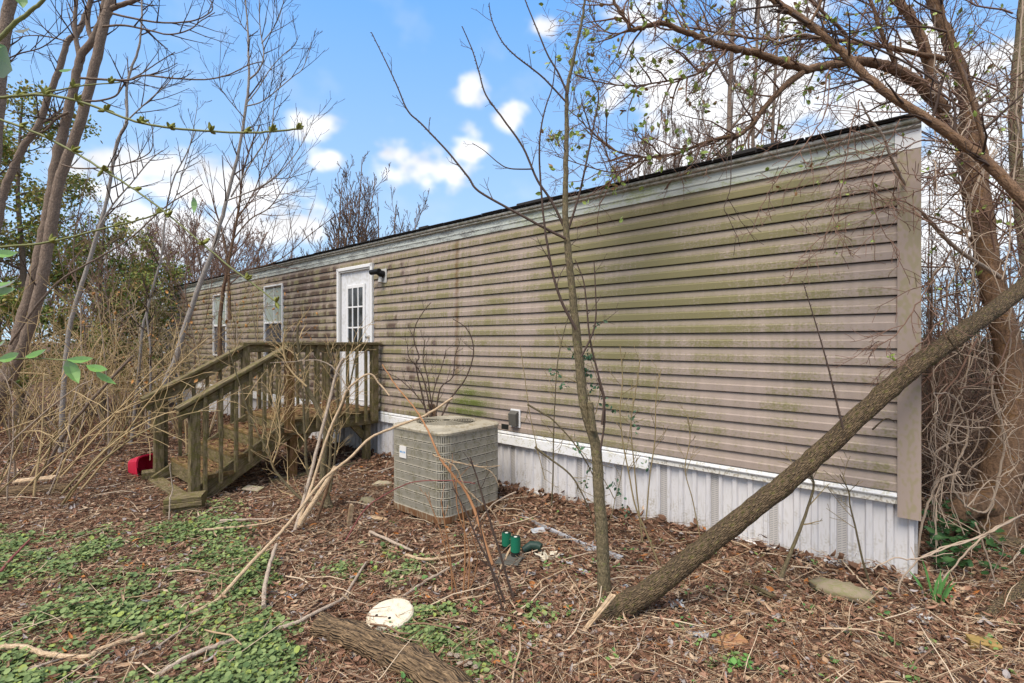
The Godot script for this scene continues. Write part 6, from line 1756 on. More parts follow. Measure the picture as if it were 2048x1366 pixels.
	# thin stems along the skirting
	var thin := [
		[[Vector3(0.327, 0.251, -4.000), Vector3(0.339, 0.500, -4.000), Vector3(0.343, 0.789, -4.000), Vector3(0.356, 1.120, -4.000), Vector3(0.381, 1.451, -4.000), Vector3(0.459, 1.782, -4.000), Vector3(0.521, 1.906, -4.000)], 0.007, "straight greenish sapling stem at the skirting left of the main sapling"],
		[[Vector3(0.897, 0.239, -2.950), Vector3(0.811, 0.453, -2.950), Vector3(0.750, 0.605, -2.950), Vector3(0.714, 0.789, -2.950), Vector3(0.674, 1.002, -2.950), Vector3(0.659, 1.185, -2.950), Vector3(0.674, 1.368, -2.950), Vector3(0.659, 1.582, -2.950)], 0.006, "dark thin stem leaning left before the vented skirting"],
		[[Vector3(0.891, 0.232, -3.300), Vector3(0.857, 0.522, -3.300), Vector3(0.833, 0.760, -3.300), Vector3(0.812, 1.034, -3.300), Vector3(0.840, 1.238, -3.300), Vector3(0.874, 1.477, -3.300)], 0.006, "tan stem beside the dry leaf at the skirting"],
		[[Vector3(0.915, 0.385, -3.300), Vector3(0.942, 0.692, -3.300), Vector3(0.976, 0.931, -3.300), Vector3(0.983, 1.204, -3.300), Vector3(1.017, 1.409, -3.300)], 0.005, "thin tan stem right of the dry leaf at the skirting"],
		[[Vector3(1.591, 0.207, -2.860), Vector3(1.644, 0.340, -2.860), Vector3(1.704, 0.488, -2.860), Vector3(1.757, 0.636, -2.860), Vector3(1.786, 0.754, -2.860), Vector3(1.757, 0.813, -2.860), Vector3(1.704, 0.872, -2.860)], 0.013, "curved brown sapling stem passing behind the leaning trunk"],
		[[Vector3(2.147, 0.143, -2.900), Vector3(2.102, 0.292, -2.900), Vector3(2.063, 0.472, -2.900), Vector3(2.027, 0.622, -2.900), Vector3(2.021, 0.697, -2.900), Vector3(1.967, 0.802, -2.900)], 0.007, "thin crooked stem before the last vented panel"],
		[[Vector3(0.152, 0.902, -3.200), Vector3(0.235, 0.836, -3.200), Vector3(0.384, 0.720, -3.200), Vector3(0.467, 0.587, -3.200), Vector3(0.533, 0.422, -3.200), Vector3(0.582, 0.323, -3.200)], 0.008, "dark arched stem bending from sapling's foot to the skirting"],
		[[Vector3(0.103, 1.183, -3.200), Vector3(0.218, 1.117, -3.200), Vector3(0.285, 1.067, -3.200), Vector3(0.417, 0.918, -3.200), Vector3(0.533, 0.720, -3.200), Vector3(0.582, 0.521, -3.200)], 0.007, "upper dark arched stem beside the sapling"],
		[[Vector3(1.322, 0.225, -3.400), Vector3(1.269, 0.489, -3.400), Vector3(1.217, 0.700, -3.400), Vector3(1.252, 0.911, -3.400), Vector3(1.234, 1.087, -3.400)], 0.004, "fine stem before the skirting right of the bare rail"],
		[[Vector3(0.060, 1.578, -3.600), Vector3(0.097, 1.317, -3.600), Vector3(0.134, 1.056, -3.600), Vector3(0.190, 0.796, -3.600), Vector3(0.246, 0.572, -3.600)], 0.003, "hair-thin stem before the siding above the small vent"]]
	for e in thin:
		var b: Array = e[0]
		bare("young_sapling", e[2], "sapling", [[b, e[1], 0.003, "stem"]], M.bark_green if e[1] > 0.006 else M.twig_olive, M.twig_olive, o, 7, 0.2, 1, "thin stems along the skirting")
	# small dark leaves on the sprigs by the sapling
	var where := []
	var tint := PackedColorArray()
	var clumps := [[1150, 700, 3.1, 16], [1178, 715, 3.1, 26], [1172, 745, 3.1, 18], [1110, 748, 3.1, 9], [1130, 775, 3.1, 9], [1190, 775, 3.1, 14], [1205, 800, 3.1, 10], [1222, 812, 3.2, 5], [1262, 832, 3.3, 4], [1270, 850, 3.3, 8], [1155, 895, 3.2, 10], [1185, 935, 3.2, 10], [1225, 970, 3.2, 10], [1240, 985, 3.2, 8], [1170, 970, 3.2, 8], [1290, 930, 3.2, 6], [1255, 1025, 3.3, 8], [1195, 650, 3.1, 6]]
	for c in clumps:
		for k in int(c[3]):
			var p := Vector3((c[0] - 1024.0) / 967.0 * c[2], EYE - (c[1] - 684.0) / 967.0 * c[2], -c[2]) + rv() * 0.035
			where.append(pose(p, rv() + Vector3.DOWN * 0.3, rng.randf_range(0.018, 0.036), rng.randf() * TAU))
			tint.append(Color(0.04, 0.10, 0.055).lerp(Color(0.10, 0.19, 0.10), rng.randf()))
	swarm(self, "sprig_leaves", leaf_mesh(M.leaf_green, 0.65, 0.2, 0.2), where, tint, "small dark green leaves on sprigs around the sapling", "leaves")
	var g := Geo.new()
	for s in [[Vector3(0.564, 0.908, -3.100), Vector3(0.500, 1.228, -3.100), Vector3(0.452, 1.420, -3.100), Vector3(0.372, 1.549, -3.100), Vector3(0.308, 1.613, -3.100)], [Vector3(0.484, 1.228, -3.100), Vector3(0.436, 1.324, -3.100), Vector3(0.340, 1.372, -3.100), Vector3(0.269, 1.404, -3.100)], [Vector3(0.532, 1.132, -3.100), Vector3(0.564, 1.292, -3.100), Vector3(0.507, 1.485, -3.100), Vector3(0.532, 1.645, -3.100)], [Vector3(0.692, 0.538, -3.250), Vector3(0.592, 0.706, -3.250), Vector3(0.457, 0.874, -3.250), Vector3(0.390, 0.941, -3.250)], [Vector3(0.659, 0.404, -3.250), Vector3(0.726, 0.672, -3.250), Vector3(0.800, 1.042, -3.250), Vector3(0.786, 1.143, -3.250)]]:
		var p := spl(s, 5, 0.004)
		g.tube(p, radii(p.size(), 0.003, 0.0015), 4)
		sprout(g, p, 0.003, 0.002, 6, 0.12, 0, o, 0.2)
	single("leafy_sprigs", "thin leafy sprigs around the sapling's trunk", "sprigs", g, M.twig_olive, "", "stuff")
	# daffodil leaves by the corner
	g = Geo.new()
	for k in 12:
		var b := Vector3(2.499, -0.033, -2.850) + Vector3(rng.randfn() * 0.02, 0, rng.randfn() * 0.02)
		b.y = ground(b.x, b.z) - 0.01
		var top := b + Vector3(rng.randfn() * 0.06, rng.randf_range(0.13, 0.25), rng.randfn() * 0.05)
		var s := (top - b).cross(Vector3(rng.randfn(), 0, rng.randfn())).normalized() * 0.007
		var m := b.lerp(top, 0.55) + Vector3(0, 0.02, 0)
		g.quad(b - s, b + s, m + s, m - s)
		g.tri(m - s, m + s, top)
	single("daffodil_leaves", "clump of upright green blade leaves beside the house corner", "plant", g, mat("blade_green", lin(0.10, 0.25, 0.07), 0.5))


# ---------------------------------------------------------------- things on the ground

func lay(pts: Array, lift: float) -> Array:
	var out := []
	for p in pts:
		out.append(g2(p, lift))
	return out


func sticks() -> void:
	var o := LONG.duplicate()
	o.seg = 0.05; o.wob = 0.25; o.up = 0.0
	var st := [
		# [points, r0, r1, material, label]
		[[Vector3(-2.626, 0.002, -2.480), Vector3(-2.541, -0.000, -2.500), Vector3(-2.361, -0.005, -2.460), Vector3(-2.145, -0.002, -2.440), Vector3(-2.117, -0.000, -2.500), Vector3(-1.970, -0.009, -2.660), Vector3(-1.880, 0.007, -2.780), Vector3(-1.812, 0.003, -2.970), Vector3(-1.771, 0.085, -3.220), Vector3(-1.726, 0.163, -3.500), Vector3(-1.658, 0.256, -3.620), Vector3(-1.474, 0.523, -3.800), Vector3(-1.307, 0.660, -3.900), Vector3(-1.175, 0.798, -4.000), Vector3(-0.950, 0.892, -4.100), Vector3(-0.747, 0.965, -4.150), Vector3(-0.517, 1.109, -4.200)], 0.014, 0.010, "wood_bare", "long peeled orange branch slanting from the lower left up onto the air conditioner's lid"],
		[[Vector3(-2.361, -0.036, -2.320), Vector3(-2.292, -0.001, -2.360), Vector3(-2.247, 0.003, -2.420)], 0.008, 0.005, "wood_grey", "short pale stick beside the long peeled branch at lower left"],
		[[Vector3(-2.152, -0.013, -2.370), Vector3(-1.987, -0.012, -2.420), Vector3(-1.882, -0.013, -2.480), Vector3(-1.825, 0.005, -2.580), Vector3(-1.803, -0.009, -2.720)], 0.008, 0.005, "wood_grey", "straight white stick lying below the long peeled branch"],
		[[Vector3(-1.698, -0.022, -2.300), Vector3(-1.623, -0.003, -2.400), Vector3(-1.522, -0.005, -2.520), Vector3(-1.409, -0.008, -2.600), Vector3(-1.231, 0.009, -2.680), Vector3(-1.120, 0.022, -2.820), Vector3(-1.044, 0.015, -2.970), Vector3(-1.039, 0.017, -3.150), Vector3(-1.042, 0.016, -3.450)], 0.013, 0.009, "wood_grey", "long forked brown branch lying in the foreground clover"],
		[[Vector3(-1.037, 0.026, -2.950), Vector3(-0.988, -0.066, -2.950), Vector3(-0.940, -0.175, -2.950)], 0.007, 0.004, "wood_bare", "short pale prong beside the flat cream disc"],
		[[Vector3(-1.480, 0.016, -2.880), Vector3(-1.573, 0.052, -3.080), Vector3(-1.642, 0.087, -3.280), Vector3(-1.708, 0.131, -3.500)], 0.014, 0.012, "wood_grey", "stout pale stick standing out of the litter beside the long peeled branch"],
		[[Vector3(-1.840, -0.003, -4.100), Vector3(-1.820, 0.184, -4.200), Vector3(-1.793, 0.378, -4.280), Vector3(-1.761, 0.672, -4.400), Vector3(-1.699, 1.046, -4.500), Vector3(-1.650, 1.322, -4.560), Vector3(-1.603, 1.443, -4.600)], 0.017, 0.013, "wood_grey", "grey-pink dead pole leaning up right beside the mossy shrub"],
		[[Vector3(-1.824, 0.019, -4.120), Vector3(-1.777, 0.201, -4.150), Vector3(-1.753, 0.378, -4.280), Vector3(-1.684, 0.731, -4.400), Vector3(-1.587, 1.018, -4.500), Vector3(-1.533, 1.156, -4.520), Vector3(-1.350, 1.294, -4.550), Vector3(-1.242, 1.195, -4.550), Vector3(-1.140, 1.097, -4.500)], 0.015, 0.007, "wood_bare", "peeled tan pole leaning right beside the mossy shrub, its tip bent down"],
		[[Vector3(-1.526, 1.158, -4.500), Vector3(-1.661, 1.353, -4.500), Vector3(-1.815, 1.428, -4.500), Vector3(-2.020, 1.414, -4.500), Vector3(-2.252, 1.400, -4.500)], 0.006, 0.003, "wood_grey", "thin forked white twig reaching left from the tan pole"],
		[[Vector3(-1.754, 0.086, -4.000), Vector3(-1.608, 0.339, -4.050), Vector3(-1.492, 0.536, -4.100)], 0.024, 0.022, "wood_bare", "split orange log end propped beside the mossy shrub"],
		[[Vector3(-1.654, 0.078, -4.100), Vector3(-1.605, 0.287, -4.150), Vector3(-1.564, 0.466, -4.200)], 0.014, 0.016, "bark_brown", "dark brown stake propping up the split log"],
		[[Vector3(-2.613, 0.017, -4.050), Vector3(-2.360, 0.019, -4.120), Vector3(-2.146, 0.019, -4.200), Vector3(-1.988, 0.044, -4.350)], 0.011, 0.007, "wood_bare", "upper of two pale sticks lying left of the mossy shrub"],
		[[Vector3(-2.597, -0.005, -4.300), Vector3(-2.357, -0.010, -4.350), Vector3(-2.111, -0.020, -4.400)], 0.013, 0.010, "wood_grey", "pale stick end lying just above the pair's lower one"],
		[[Vector3(-1.181, 0.016, -4.020), Vector3(-0.869, 0.018, -3.750), Vector3(-0.749, 0.014, -3.660)], 0.013, 0.008, "wood_grey", "pale stick lying slanted before the air conditioner's left foot"],
		[[Vector3(-0.778, 0.025, -3.550), Vector3(-0.630, 0.015, -3.500), Vector3(-0.455, 0.018, -3.550), Vector3(-0.279, 0.018, -3.650)], 0.012, 0.008, "wood_bare", "pale curved stick lying before the air conditioner"],
		[[Vector3(-0.676, 0.015, -3.000), Vector3(-0.572, 0.018, -3.180), Vector3(-0.488, 0.026, -3.280), Vector3(-0.340, 0.022, -3.500)], 0.010, 0.008, "wood_grey", "straight pale stick lying behind the flat cream disc"],
		[[Vector3(-1.607, 0.035, -5.800), Vector3(-1.428, 0.069, -5.900), Vector3(-1.266, 0.074, -6.000)], 0.01, 0.007, "wood_grey", "short pale stick by the skirting left of the air conditioner"],
		[[Vector3(0.516, -0.003, -2.920), Vector3(0.788, -0.001, -2.760), Vector3(1.089, 0.019, -2.800)], 0.007, 0.004, "wood_grey", "thin brown stick before the leaning trunk's foot"],
		[[Vector3(1.260, 0.005, -3.240), Vector3(1.438, 0.004, -3.050), Vector3(1.847, 0.016, -3.100), Vector3(2.135, 0.010, -3.100)], 0.008, 0.005, "bark_twin", "long thin brown stick lying before the skirting's right part"],
		[[Vector3(2.070, 0.002, -2.720), Vector3(2.170, 0.008, -2.540), Vector3(2.258, 0.002, -2.410), Vector3(2.335, -0.001, -2.290), Vector3(2.357, 0.005, -2.200)], 0.011, 0.008, "bark_twin", "dark straight stick lying at the lower right"],
		[[Vector3(0.751, -0.001, -2.270), Vector3(0.839, -0.003, -2.400), Vector3(0.926, 0.002, -2.500), Vector3(1.045, -0.000, -2.520)], 0.008, 0.006, "bark_twin", "lichened bent twig at the bottom edge beside the tan brick"],
		[[Vector3(3.353, 0.058, -3.100), Vector3(2.957, 0.008, -2.900), Vector3(2.580, -0.002, -2.680)], 0.042, 0.034, "bark_mossy", "short thick mossy limb lying at the right edge"],
		[[Vector3(-3.516, 0.017, -3.320), Vector3(-3.598, 0.058, -3.500), Vector3(-3.738, 0.064, -3.750)], 0.010, 0.007, "cane_red", "dark red cane slanting at the left edge"],
		[[Vector3(-1.330, 0.003, -3.850), Vector3(-1.247, 0.175, -4.100), Vector3(-1.060, 0.293, -4.200), Vector3(-0.823, 0.409, -4.100), Vector3(-0.494, 0.493, -3.850), Vector3(-0.295, 0.469, -3.850)], 0.006, 0.004, "cane_red", "red arching cane in front of the air conditioner's grille"],
		[[Vector3(-0.133, 0.078, -3.300), Vector3(-0.304, 0.456, -3.500), Vector3(-0.437, 0.623, -3.550), Vector3(-0.517, 0.703, -3.600), Vector3(-0.589, 0.822, -3.650), Vector3(-0.684, 0.948, -3.800), Vector3(-0.813, 1.077, -3.950), Vector3(-0.992, 1.235, -4.100), Vector3(-1.125, 1.400, -4.200)], 0.011, 0.005, "twig_orange", "bent orange-brown stem crossing the air conditioner's corner"],
		[[Vector3(-0.565, 0.775, -3.500), Vector3(-0.449, 0.739, -3.500), Vector3(-0.232, 0.692, -3.500), Vector3(-0.087, 0.702, -3.500)], 0.005, 0.003, "wood_bare", "short pale twig forking across the air conditioner's grille"],
		[[Vector3(-0.572, 0.782, -3.500), Vector3(-0.467, 0.728, -3.500), Vector3(-0.395, 0.673, -3.500), Vector3(-0.340, 0.547, -3.500), Vector3(-0.250, 0.456, -3.500), Vector3(-0.141, 0.366, -3.500), Vector3(-0.087, 0.257, -3.500)], 0.006, 0.004, "wood_bare", "pale twig drooping down right across the air conditioner's grille"],
		[[Vector3(-0.431, 0.728, -3.500), Vector3(-0.268, 0.702, -3.500), Vector3(-0.177, 0.673, -3.500), Vector3(-0.123, 0.619, -3.500), Vector3(-0.094, 0.547, -3.500)], 0.004, 0.003, "wood_bare", "thin pale twig hooked down at the grille's right edge"],
		[[Vector3(-3.050, 0.017, -4.300), Vector3(-3.077, 0.178, -4.350), Vector3(-3.090, 0.253, -4.400), Vector3(-3.112, 0.435, -4.400), Vector3(-3.108, 0.490, -4.400)], 0.006, 0.004, "wood_grey", "white forked twig standing by the wooden block"],
		[[Vector3(-0.099, 0.010, -3.300), Vector3(-0.015, 0.051, -3.600), Vector3(0.063, 0.122, -3.800)], 0.010, 0.007, "wood_bare", "peeled stick leaning over the two green caps"],
		[[Vector3(0.038, 0.168, -4.600), Vector3(-0.179, 0.100, -4.450), Vector3(-0.347, 0.003, -4.000)], 0.008, 0.006, "wood_grey", "pale stick leaning at the air conditioner's right foot"],
		[[Vector3(-0.084, 0.014, -3.400), Vector3(0.092, -0.006, -3.420), Vector3(0.200, 0.004, -3.460)], 0.008, 0.006, "wood_bare", "short pale stick lying before the broken plastic box"]]
	for e in st:
		var p := spl(e[0], 6, 0.0025)
		# keep them out of the ground, without following its every bump
		var lift := PackedFloat32Array()
		for q in p:
			lift.append(maxf(0.0, ground(q.x, q.z) + float(e[1]) * 0.6 + 0.04 * clampf(cover(q.x, q.z) * 2.0, 0, 1) - q.y))
		for pass_ in 3:
			var was := lift.duplicate()
			for k in p.size():
				var s := 0.0
				for m in range(-6, 7):
					s += was[clampi(k + m, 0, p.size() - 1)]
				lift[k] = maxf(s / 13.0, was[k] * 0.55)
		for k in p.size():
			p[k].y += lift[k] * 1.1
		var g := Geo.new()
		g.tube(p, radii(p.size(), e[1], e[2]), 9 if e[1] > 0.009 else 6, 0.14, nz, true, 0.3)
		for j in 2:
			var i := rng.randi_range(2, p.size() - 2)
			grow(g, p[i], rv() + Vector3.UP * 0.3, rng.randf_range(0.02, 0.12), float(e[1]) * 0.4, 0, o)
		single("fallen_branch", e[4], "branch", g, M[e[3]], "dead branches and sticks on the ground")


func lump(c: Vector3, s: Vector3, seed_: int, rough: float, rings := 10, turn := 0.0) -> Geo:
	var g := Geo.new()
	var b := Basis(Vector3.UP, turn)
	var sides := 16
	for r in rings + 1:
		var a := PI * r / rings
		for k in sides + 1:
			var q := TAU * (k % sides) / sides
			var d := Vector3(sin(a) * cos(q), cos(a), sin(a) * sin(q))
			var m := 1.0 + rough * nz.get_noise_3dv(d * 1.6 + Vector3(seed_, 0, 0)) + rough * 0.4 * fine.get_noise_3dv(d * 5.0 + Vector3(seed_, 3, 0))
			g.v.append(c + b * (d * s * m))
			g.n.append(b * (d / s).normalized())
			g.t.append(Vector2(k / float(sides) * 2.0, r / float(rings)))
	for r in rings:
		for k in sides:
			var i := r * (sides + 1) + k
			g.i.append_array([i, i + sides + 1, i + 1, i + 1, i + sides + 1, i + sides + 2])
	return g


func crumple(c: Vector3, s: float, seed_: int) -> Geo:
	# a scrap of torn sheet, creased
	var g := Geo.new()
	var m := 7
	var pts := []
	for r in m + 1:
		for k in m + 1:
			var u := Vector2(r / float(m) - 0.5, k / float(m) - 0.5)
			u *= 1.0 + 0.5 * nz.get_noise_2d(u.x * 3.0 + seed_, u.y * 3.0)
			pts.append(c + Vector3(u.x * s, s * (0.16 + 0.34 * nz.get_noise_2d(u.x * 4.0 + seed_ * 3.0, u.y * 4.0) + 0.15 * fine.get_noise_2d(u.x * 9.0, u.y * 9.0 + seed_)), u.y * s * 0.7))
	for r in m:
		for k in m:
			if (r in [0, m - 1] and k in [0, m - 1]) or (r + k * 3 + seed_) % 11 == 0:
				continue
			g.quad(pts[r * (m + 1) + k], pts[r * (m + 1) + k + 1], pts[(r + 1) * (m + 1) + k + 1], pts[(r + 1) * (m + 1) + k])
	return g


func clutter() -> void:
	var g: Geo
	# weathered block of boards before the stairs
	var c := g2([Vector2(-3.180, -4.717)][0], 0.0)
	var t := thing("wooden_block", "weathered block of stacked boards lying before the stairs", "wood block", c)
	var b := Basis(Vector3.UP, 0.35)
	for e in [[0.125, 0.20, 0.045, 0.0], [0.08, 0.205, 0.045, 0.004], [0.015, 0.17, 0.08, -0.01]]:
		g = Geo.new()
		g.bar(c + b * Vector3(-0.16 + e[3], e[0], e[3]), c + b * Vector3(0.15 + e[3], e[0] + 0.01, e[3]), e[1], e[2], Vector3.UP, 0.006, rng.randf() * 3.0)
		part(t, "board", g, M.lumber)
	# red plastic tub lying on its side
	c = g2(Vector2(-4.58, -6.02), 0.0)
	t = thing("red_tub", "bright red plastic tub lying on its side left of the stairs", "tub", c)
	g = Geo.new()
	var ax := Vector3(0.85, 0.12, 0.45).normalized()
	var up := Vector3.UP
	var sd := ax.cross(up).normalized()
	up = sd.cross(ax)
	var ctr := c + Vector3(0, 0.135, 0)
	var ring := func(a: float, w: float, hh: float, k: int) -> Vector3:
		var an := TAU * k / 24.0
		var q := Vector2(cos(an), sin(an))
		var m := pow(pow(absf(q.x), 4.0) + pow(absf(q.y), 4.0), -0.25)
		return ctr + ax * a + sd * q.x * m * w + up * q.y * m * hh
	var prof := [[-0.19, 0.085, 0.085], [-0.17, 0.10, 0.10], [-0.02, 0.115, 0.125], [0.10, 0.125, 0.135], [0.115, 0.135, 0.145], [0.115, 0.118, 0.127], [-0.16, 0.09, 0.09]]
	for j in prof.size() - 1:
		for k in 24:
			if j >= 2 and k > 13 and k < 24 and prof[j][0] > -0.01:
				continue  # the mouth is cut away low on one side
			g.quad(ring.call(prof[j][0], prof[j][1], prof[j][2], k), ring.call(prof[j + 1][0], prof[j + 1][1], prof[j + 1][2], k), ring.call(prof[j + 1][0], prof[j + 1][1], prof[j + 1][2], k + 1), ring.call(prof[j][0], prof[j][1], prof[j][2], k + 1))
	for k in 24:
		g.tri(ctr - ax * 0.19, ring.call(-0.19, 0.085, 0.085, k), ring.call(-0.19, 0.085, 0.085, k + 1))
		g.tri(ctr - ax * 0.16, ring.call(-0.16, 0.09, 0.09, k + 1), ring.call(-0.16, 0.09, 0.09, k))
	part(t, "body", g, M.red_plastic)
	g = Geo.new()
	g.tube(spl([ctr - ax * 0.1 + sd * -0.115 + up * 0.03, ctr - ax * 0.05 + sd * -0.135 + up * 0.045, ctr + ax * 0.02 + sd * -0.125 + up * 0.03], 4), radii(9, 0.012, 0.012), 6)
	part(t, "handle_grip", g, M.red_plastic)
	# two green capped pipes, a fitting and a broken box
	var caps := [["rear green capped pipe standing in the litter right of the air conditioner", 1013, 1100, 0.17], ["front green capped pipe standing in the litter right of the air conditioner", 1031, 1122, 0.19]]
	for e in caps:
		c = g2(Vector2((e[1] - 1024.0) / 967.0 * (1.6 * 967.0 / (e[2] - 684.0)), -1.6 * 967.0 / (e[2] - 684.0)), 0.0)
		t = thing("capped_pipe", e[0], "pipe", c, "green capped pipes")
		var h: float = e[3]
		g = Geo.new()
		g.tube(PackedVector3Array([c + Vector3(0, -0.05, 0), c + Vector3(0, h * 0.55, 0)]), PackedFloat32Array([0.033, 0.033]), 18)
		part(t, "pipe", g, M.dark_plastic)
		g = Geo.new()
		g.tube(PackedVector3Array([c + Vector3(0, h * 0.45, 0), c + Vector3(0, h * 0.47, 0), c + Vector3(0, h * 0.95, 0), c + Vector3(0, h, 0), c + Vector3(0, h + 0.001, 0), c + Vector3(0, h - 0.008, 0)]), PackedFloat32Array([0.034, 0.037, 0.037, 0.035, 0.028, 0.027]), 20)
		var cap := part(t, "cap", g, M.green_plastic)
		g = Geo.new()
		g.tube(PackedVector3Array([c + Vector3(0, h - 0.012, 0), c + Vector3(0, h - 0.003, 0)]), PackedFloat32Array([0.026, 0.025]), 14)
		part(cap, "cap_plug", g, M.cap_white)
		for s in [-1, 1]:
			g = Geo.new()
			g.box(c + Vector3(0.022 * s, h + 0.001, 0.006), Vector3(0.009, 0.004, 0.009), 0.001)
			part(cap, "slot", g, M.black)
	c = g2([Vector2(0.143, -3.649)][0], 0.0)
	g = Geo.new()
	g.tube(PackedVector3Array([c + Vector3(-0.06, 0.02, 0.02), c + Vector3(0.0, 0.05, 0.0), c + Vector3(0.05, 0.055, 0.02), c + Vector3(0.075, 0.05, 0.035)]), PackedFloat32Array([0.026, 0.034, 0.034, 0.026]), 14)
	single("dark_pipe_elbow", "dark green-black pipe elbow beside the front green cap", "pipe", g, mat("green_black", lin(0.02, 0.045, 0.035), 0.5))
	c = g2([Vector2(0.004, -3.485)][0], 0.0)
	t = thing("broken_box", "broken dark grey plastic box lid half sunk before the green caps", "box", c)
	g = Geo.new()
	g.bar(c + Vector3(-0.10, 0.045, -0.02), c + Vector3(0.06, 0.05, 0.03), 0.16, 0.02, Vector3.UP, 0.004)
	part(t, "lid", g, M.vent_brown)
	g = Geo.new()
	g.bar(c + Vector3(-0.06, 0.02, 0.09), c + Vector3(0.09, 0.02, -0.04), 0.02, 0.07, Vector3.UP, 0.003)
	part(t, "side", g, M.vent_brown)
	# strip of bent white trim on the litter
	g = Geo.new()
	var q := lay([Vector2(0.08, -4.42), Vector2(0.33, -4.05), Vector2(0.56, -3.78), Vector2(0.80, -3.50)], 0.03)
	for k in 3:
		g.bar(q[k], q[k + 1], 0.010 + 0.010 * k, 0.005, Vector3(0.1, 1, 0.2), 0.001)
		g.bar(q[k] + Vector3(-0.004 - 0.005 * k, -0.010, 0.004 + 0.005 * k), q[k + 1] + Vector3(-0.009 - 0.005 * k, -0.010, 0.009 + 0.005 * k), 0.004, 0.02, Vector3(0.1, 1, 0.2), 0.001)
	single("trim_strip", "strip of white metal trim lying on the litter left of the sapling", "trim strip", g, M.grey_metal)
	# round cream disc with two holes
	c = g2([Vector2(-0.702, -2.783)][0], 0.055)
	g = Geo.new()
	var tilt := Basis(Vector3.RIGHT, 0.16) * Basis(Vector3.FORWARD, -0.08)
	var hole := [Vector2(-0.07, 0.025), Vector2(0.012, 0.055)]
	var rim := []
	for k in 40:
		var a := TAU * k / 40.0
		var r := 0.135 * (1.0 + 0.03 * nz.get_noise_1d(k * 0.3))
		if k == 36: r *= 0.95
		rim.append(Vector2(cos(a) * r, sin(a) * r * 0.95))
	for k in 40:
		var p0: Vector2 = rim[k]
		var p1: Vector2 = rim[(k + 1) % 40]
		var f := func(p: Vector2, y: float) -> Vector3: return c + tilt * Vector3(p.x, y + 0.013 * (1.0 - p.length_squared() / 0.02), p.y)
		var prev := [Vector2.ZERO, Vector2.ZERO]
		for s in [0.35, 0.7, 0.93, 1.0]:
			g.quad(f.call(prev[0], 0.0), f.call(prev[1], 0.0), f.call(p1 * s, 0.0 if s < 1.0 else -0.008), f.call(p0 * s, 0.0 if s < 1.0 else -0.008), prev[0] * 3.0, prev[1] * 3.0, p1 * s * 3.0, p0 * s * 3.0)
			prev = [p0 * s, p1 * s]
		g.quad(f.call(p0, -0.008), f.call(p1, -0.008), f.call(p1, -0.02), f.call(p0, -0.02))
	var disc := single("cream_disc", "round cream disc with two dark holes lying in the clover", "lid", g, M.plate_cream)
	for h in hole:
		g = Geo.new()
		var p: Vector3 = c + tilt * Vector3(h.x, 0.013 * (1.0 - h.length_squared() / 0.02) + 0.001, h.y)
		g.tube(PackedVector3Array([p, p + tilt * Vector3(0, 0.002, 0)]), PackedFloat32Array([0.009, 0.008]), 12)
		part(disc, "hole", g, M.black)
	# rotting log in the foreground
	t = thing("rotting_log", "rotting dark log with peeling bark lying at the bottom of the view", "log", g2([Vector2(-0.555, -2.395)][0]))
	var lp := spl([g2([Vector2(-1.063, -2.677)][0], 0.05), g2([Vector2(-0.790, -2.512)][0], 0.06), g2([Vector2(-0.548, -2.366)][0], 0.065), g2([Vector2(-0.306, -2.207)][0], 0.06), g2([Vector2(-0.137, -2.074)][0], 0.0)], 8, 0.003)
	g = Geo.new()
	g.tube(lp, radii(lp.size(), 0.062, 0.082), 22, 0.28, nz, true, 0.4)
	part(t, "trunk", g, M.bark_log)
	# bracket fungus beside it
	g = Geo.new()
	for k in 6:
		var s := lump(g2(Vector2(-0.30 + 0.026 * k + 0.008 * rng.randfn(), -2.40 + 0.02 * k + 0.006 * rng.randfn()), 0.05), Vector3(0.012 + 0.008 * rng.randf(), 0.006, 0.014), k, 0.6, 6, rng.randf() * 3.0)
		var base := g.v.size()
		g.v.append_array(s.v); g.n.append_array(s.n); g.t.append_array(s.t)
		for i in s.i: g.i.append(base + i)
	single("bracket_fungus", "row of pale bracket fungus along the rotting log", "fungus", g, M.wood_grey)
	# stones and bricks
	for e in [[1682, 1208, Vector3(0.165, 0.05, 0.075), 0.62, "stone", "long flat grey-green stone before the skirting's right end"], [735, 1002, Vector3(0.09, 0.055, 0.06), 0.2, "stone", "mossy round stone left of the air conditioner"], [764, 964, Vector3(0.11, 0.035, 0.06), -0.3, "stone_pale", "pale upturned dish-shaped stone beside the air conditioner"], [1505, 1345, Vector3(0.05, 0.012, 0.035), 0.3, "stone_pale", "flat white shard near the bottom edge right of the green herb"],
		[1850, 1338, Vector3(0.045, 0.014, 0.03), 0.2, "stone_pale", "pale grey flat stone at the lower right, left of the yellow brick"], [1925, 1342, Vector3(0.03, 0.012, 0.02), 0.5, "stone_pale", "small pale stone under the yellow brick's left end"], [1770, 1330, Vector3(0.028, 0.012, 0.02), 0.1, "stone", "small grey stone at the bottom right, leftmost of three"]]:
		c = g2(Vector2((e[0] - 1024.0) / 967.0 * (1.6 * 967.0 / (e[1] - 684.0)), -1.6 * 967.0 / (e[1] - 684.0)), e[2].y * 0.4)
		single("stone", e[5], "stone", lump(c, e[2], int(e[0]), 0.35, 10, -float(e[3])), M[e[4]])
	c = g2([Vector2(2.405, -2.479)][0], 0.03)
	g = Geo.new()
	g.bar(c + Vector3(-0.06, 0.0, -0.012), c + Vector3(0.055, -0.002, 0.035), 0.075, 0.06, Vector3.UP, 0.008)
	single("yellow_brick", "yellow-brown brick lying at the lower right", "brick", g, M.brick_yellow)
	c = g2([Vector2(1.131, -2.520)][0], 0.02)
	g = Geo.new()
	g.bar(c + Vector3(-0.08, 0.0, 0.02), c + Vector3(0.08, 0.01, -0.02), 0.09, 0.05, Vector3.UP, 0.008)
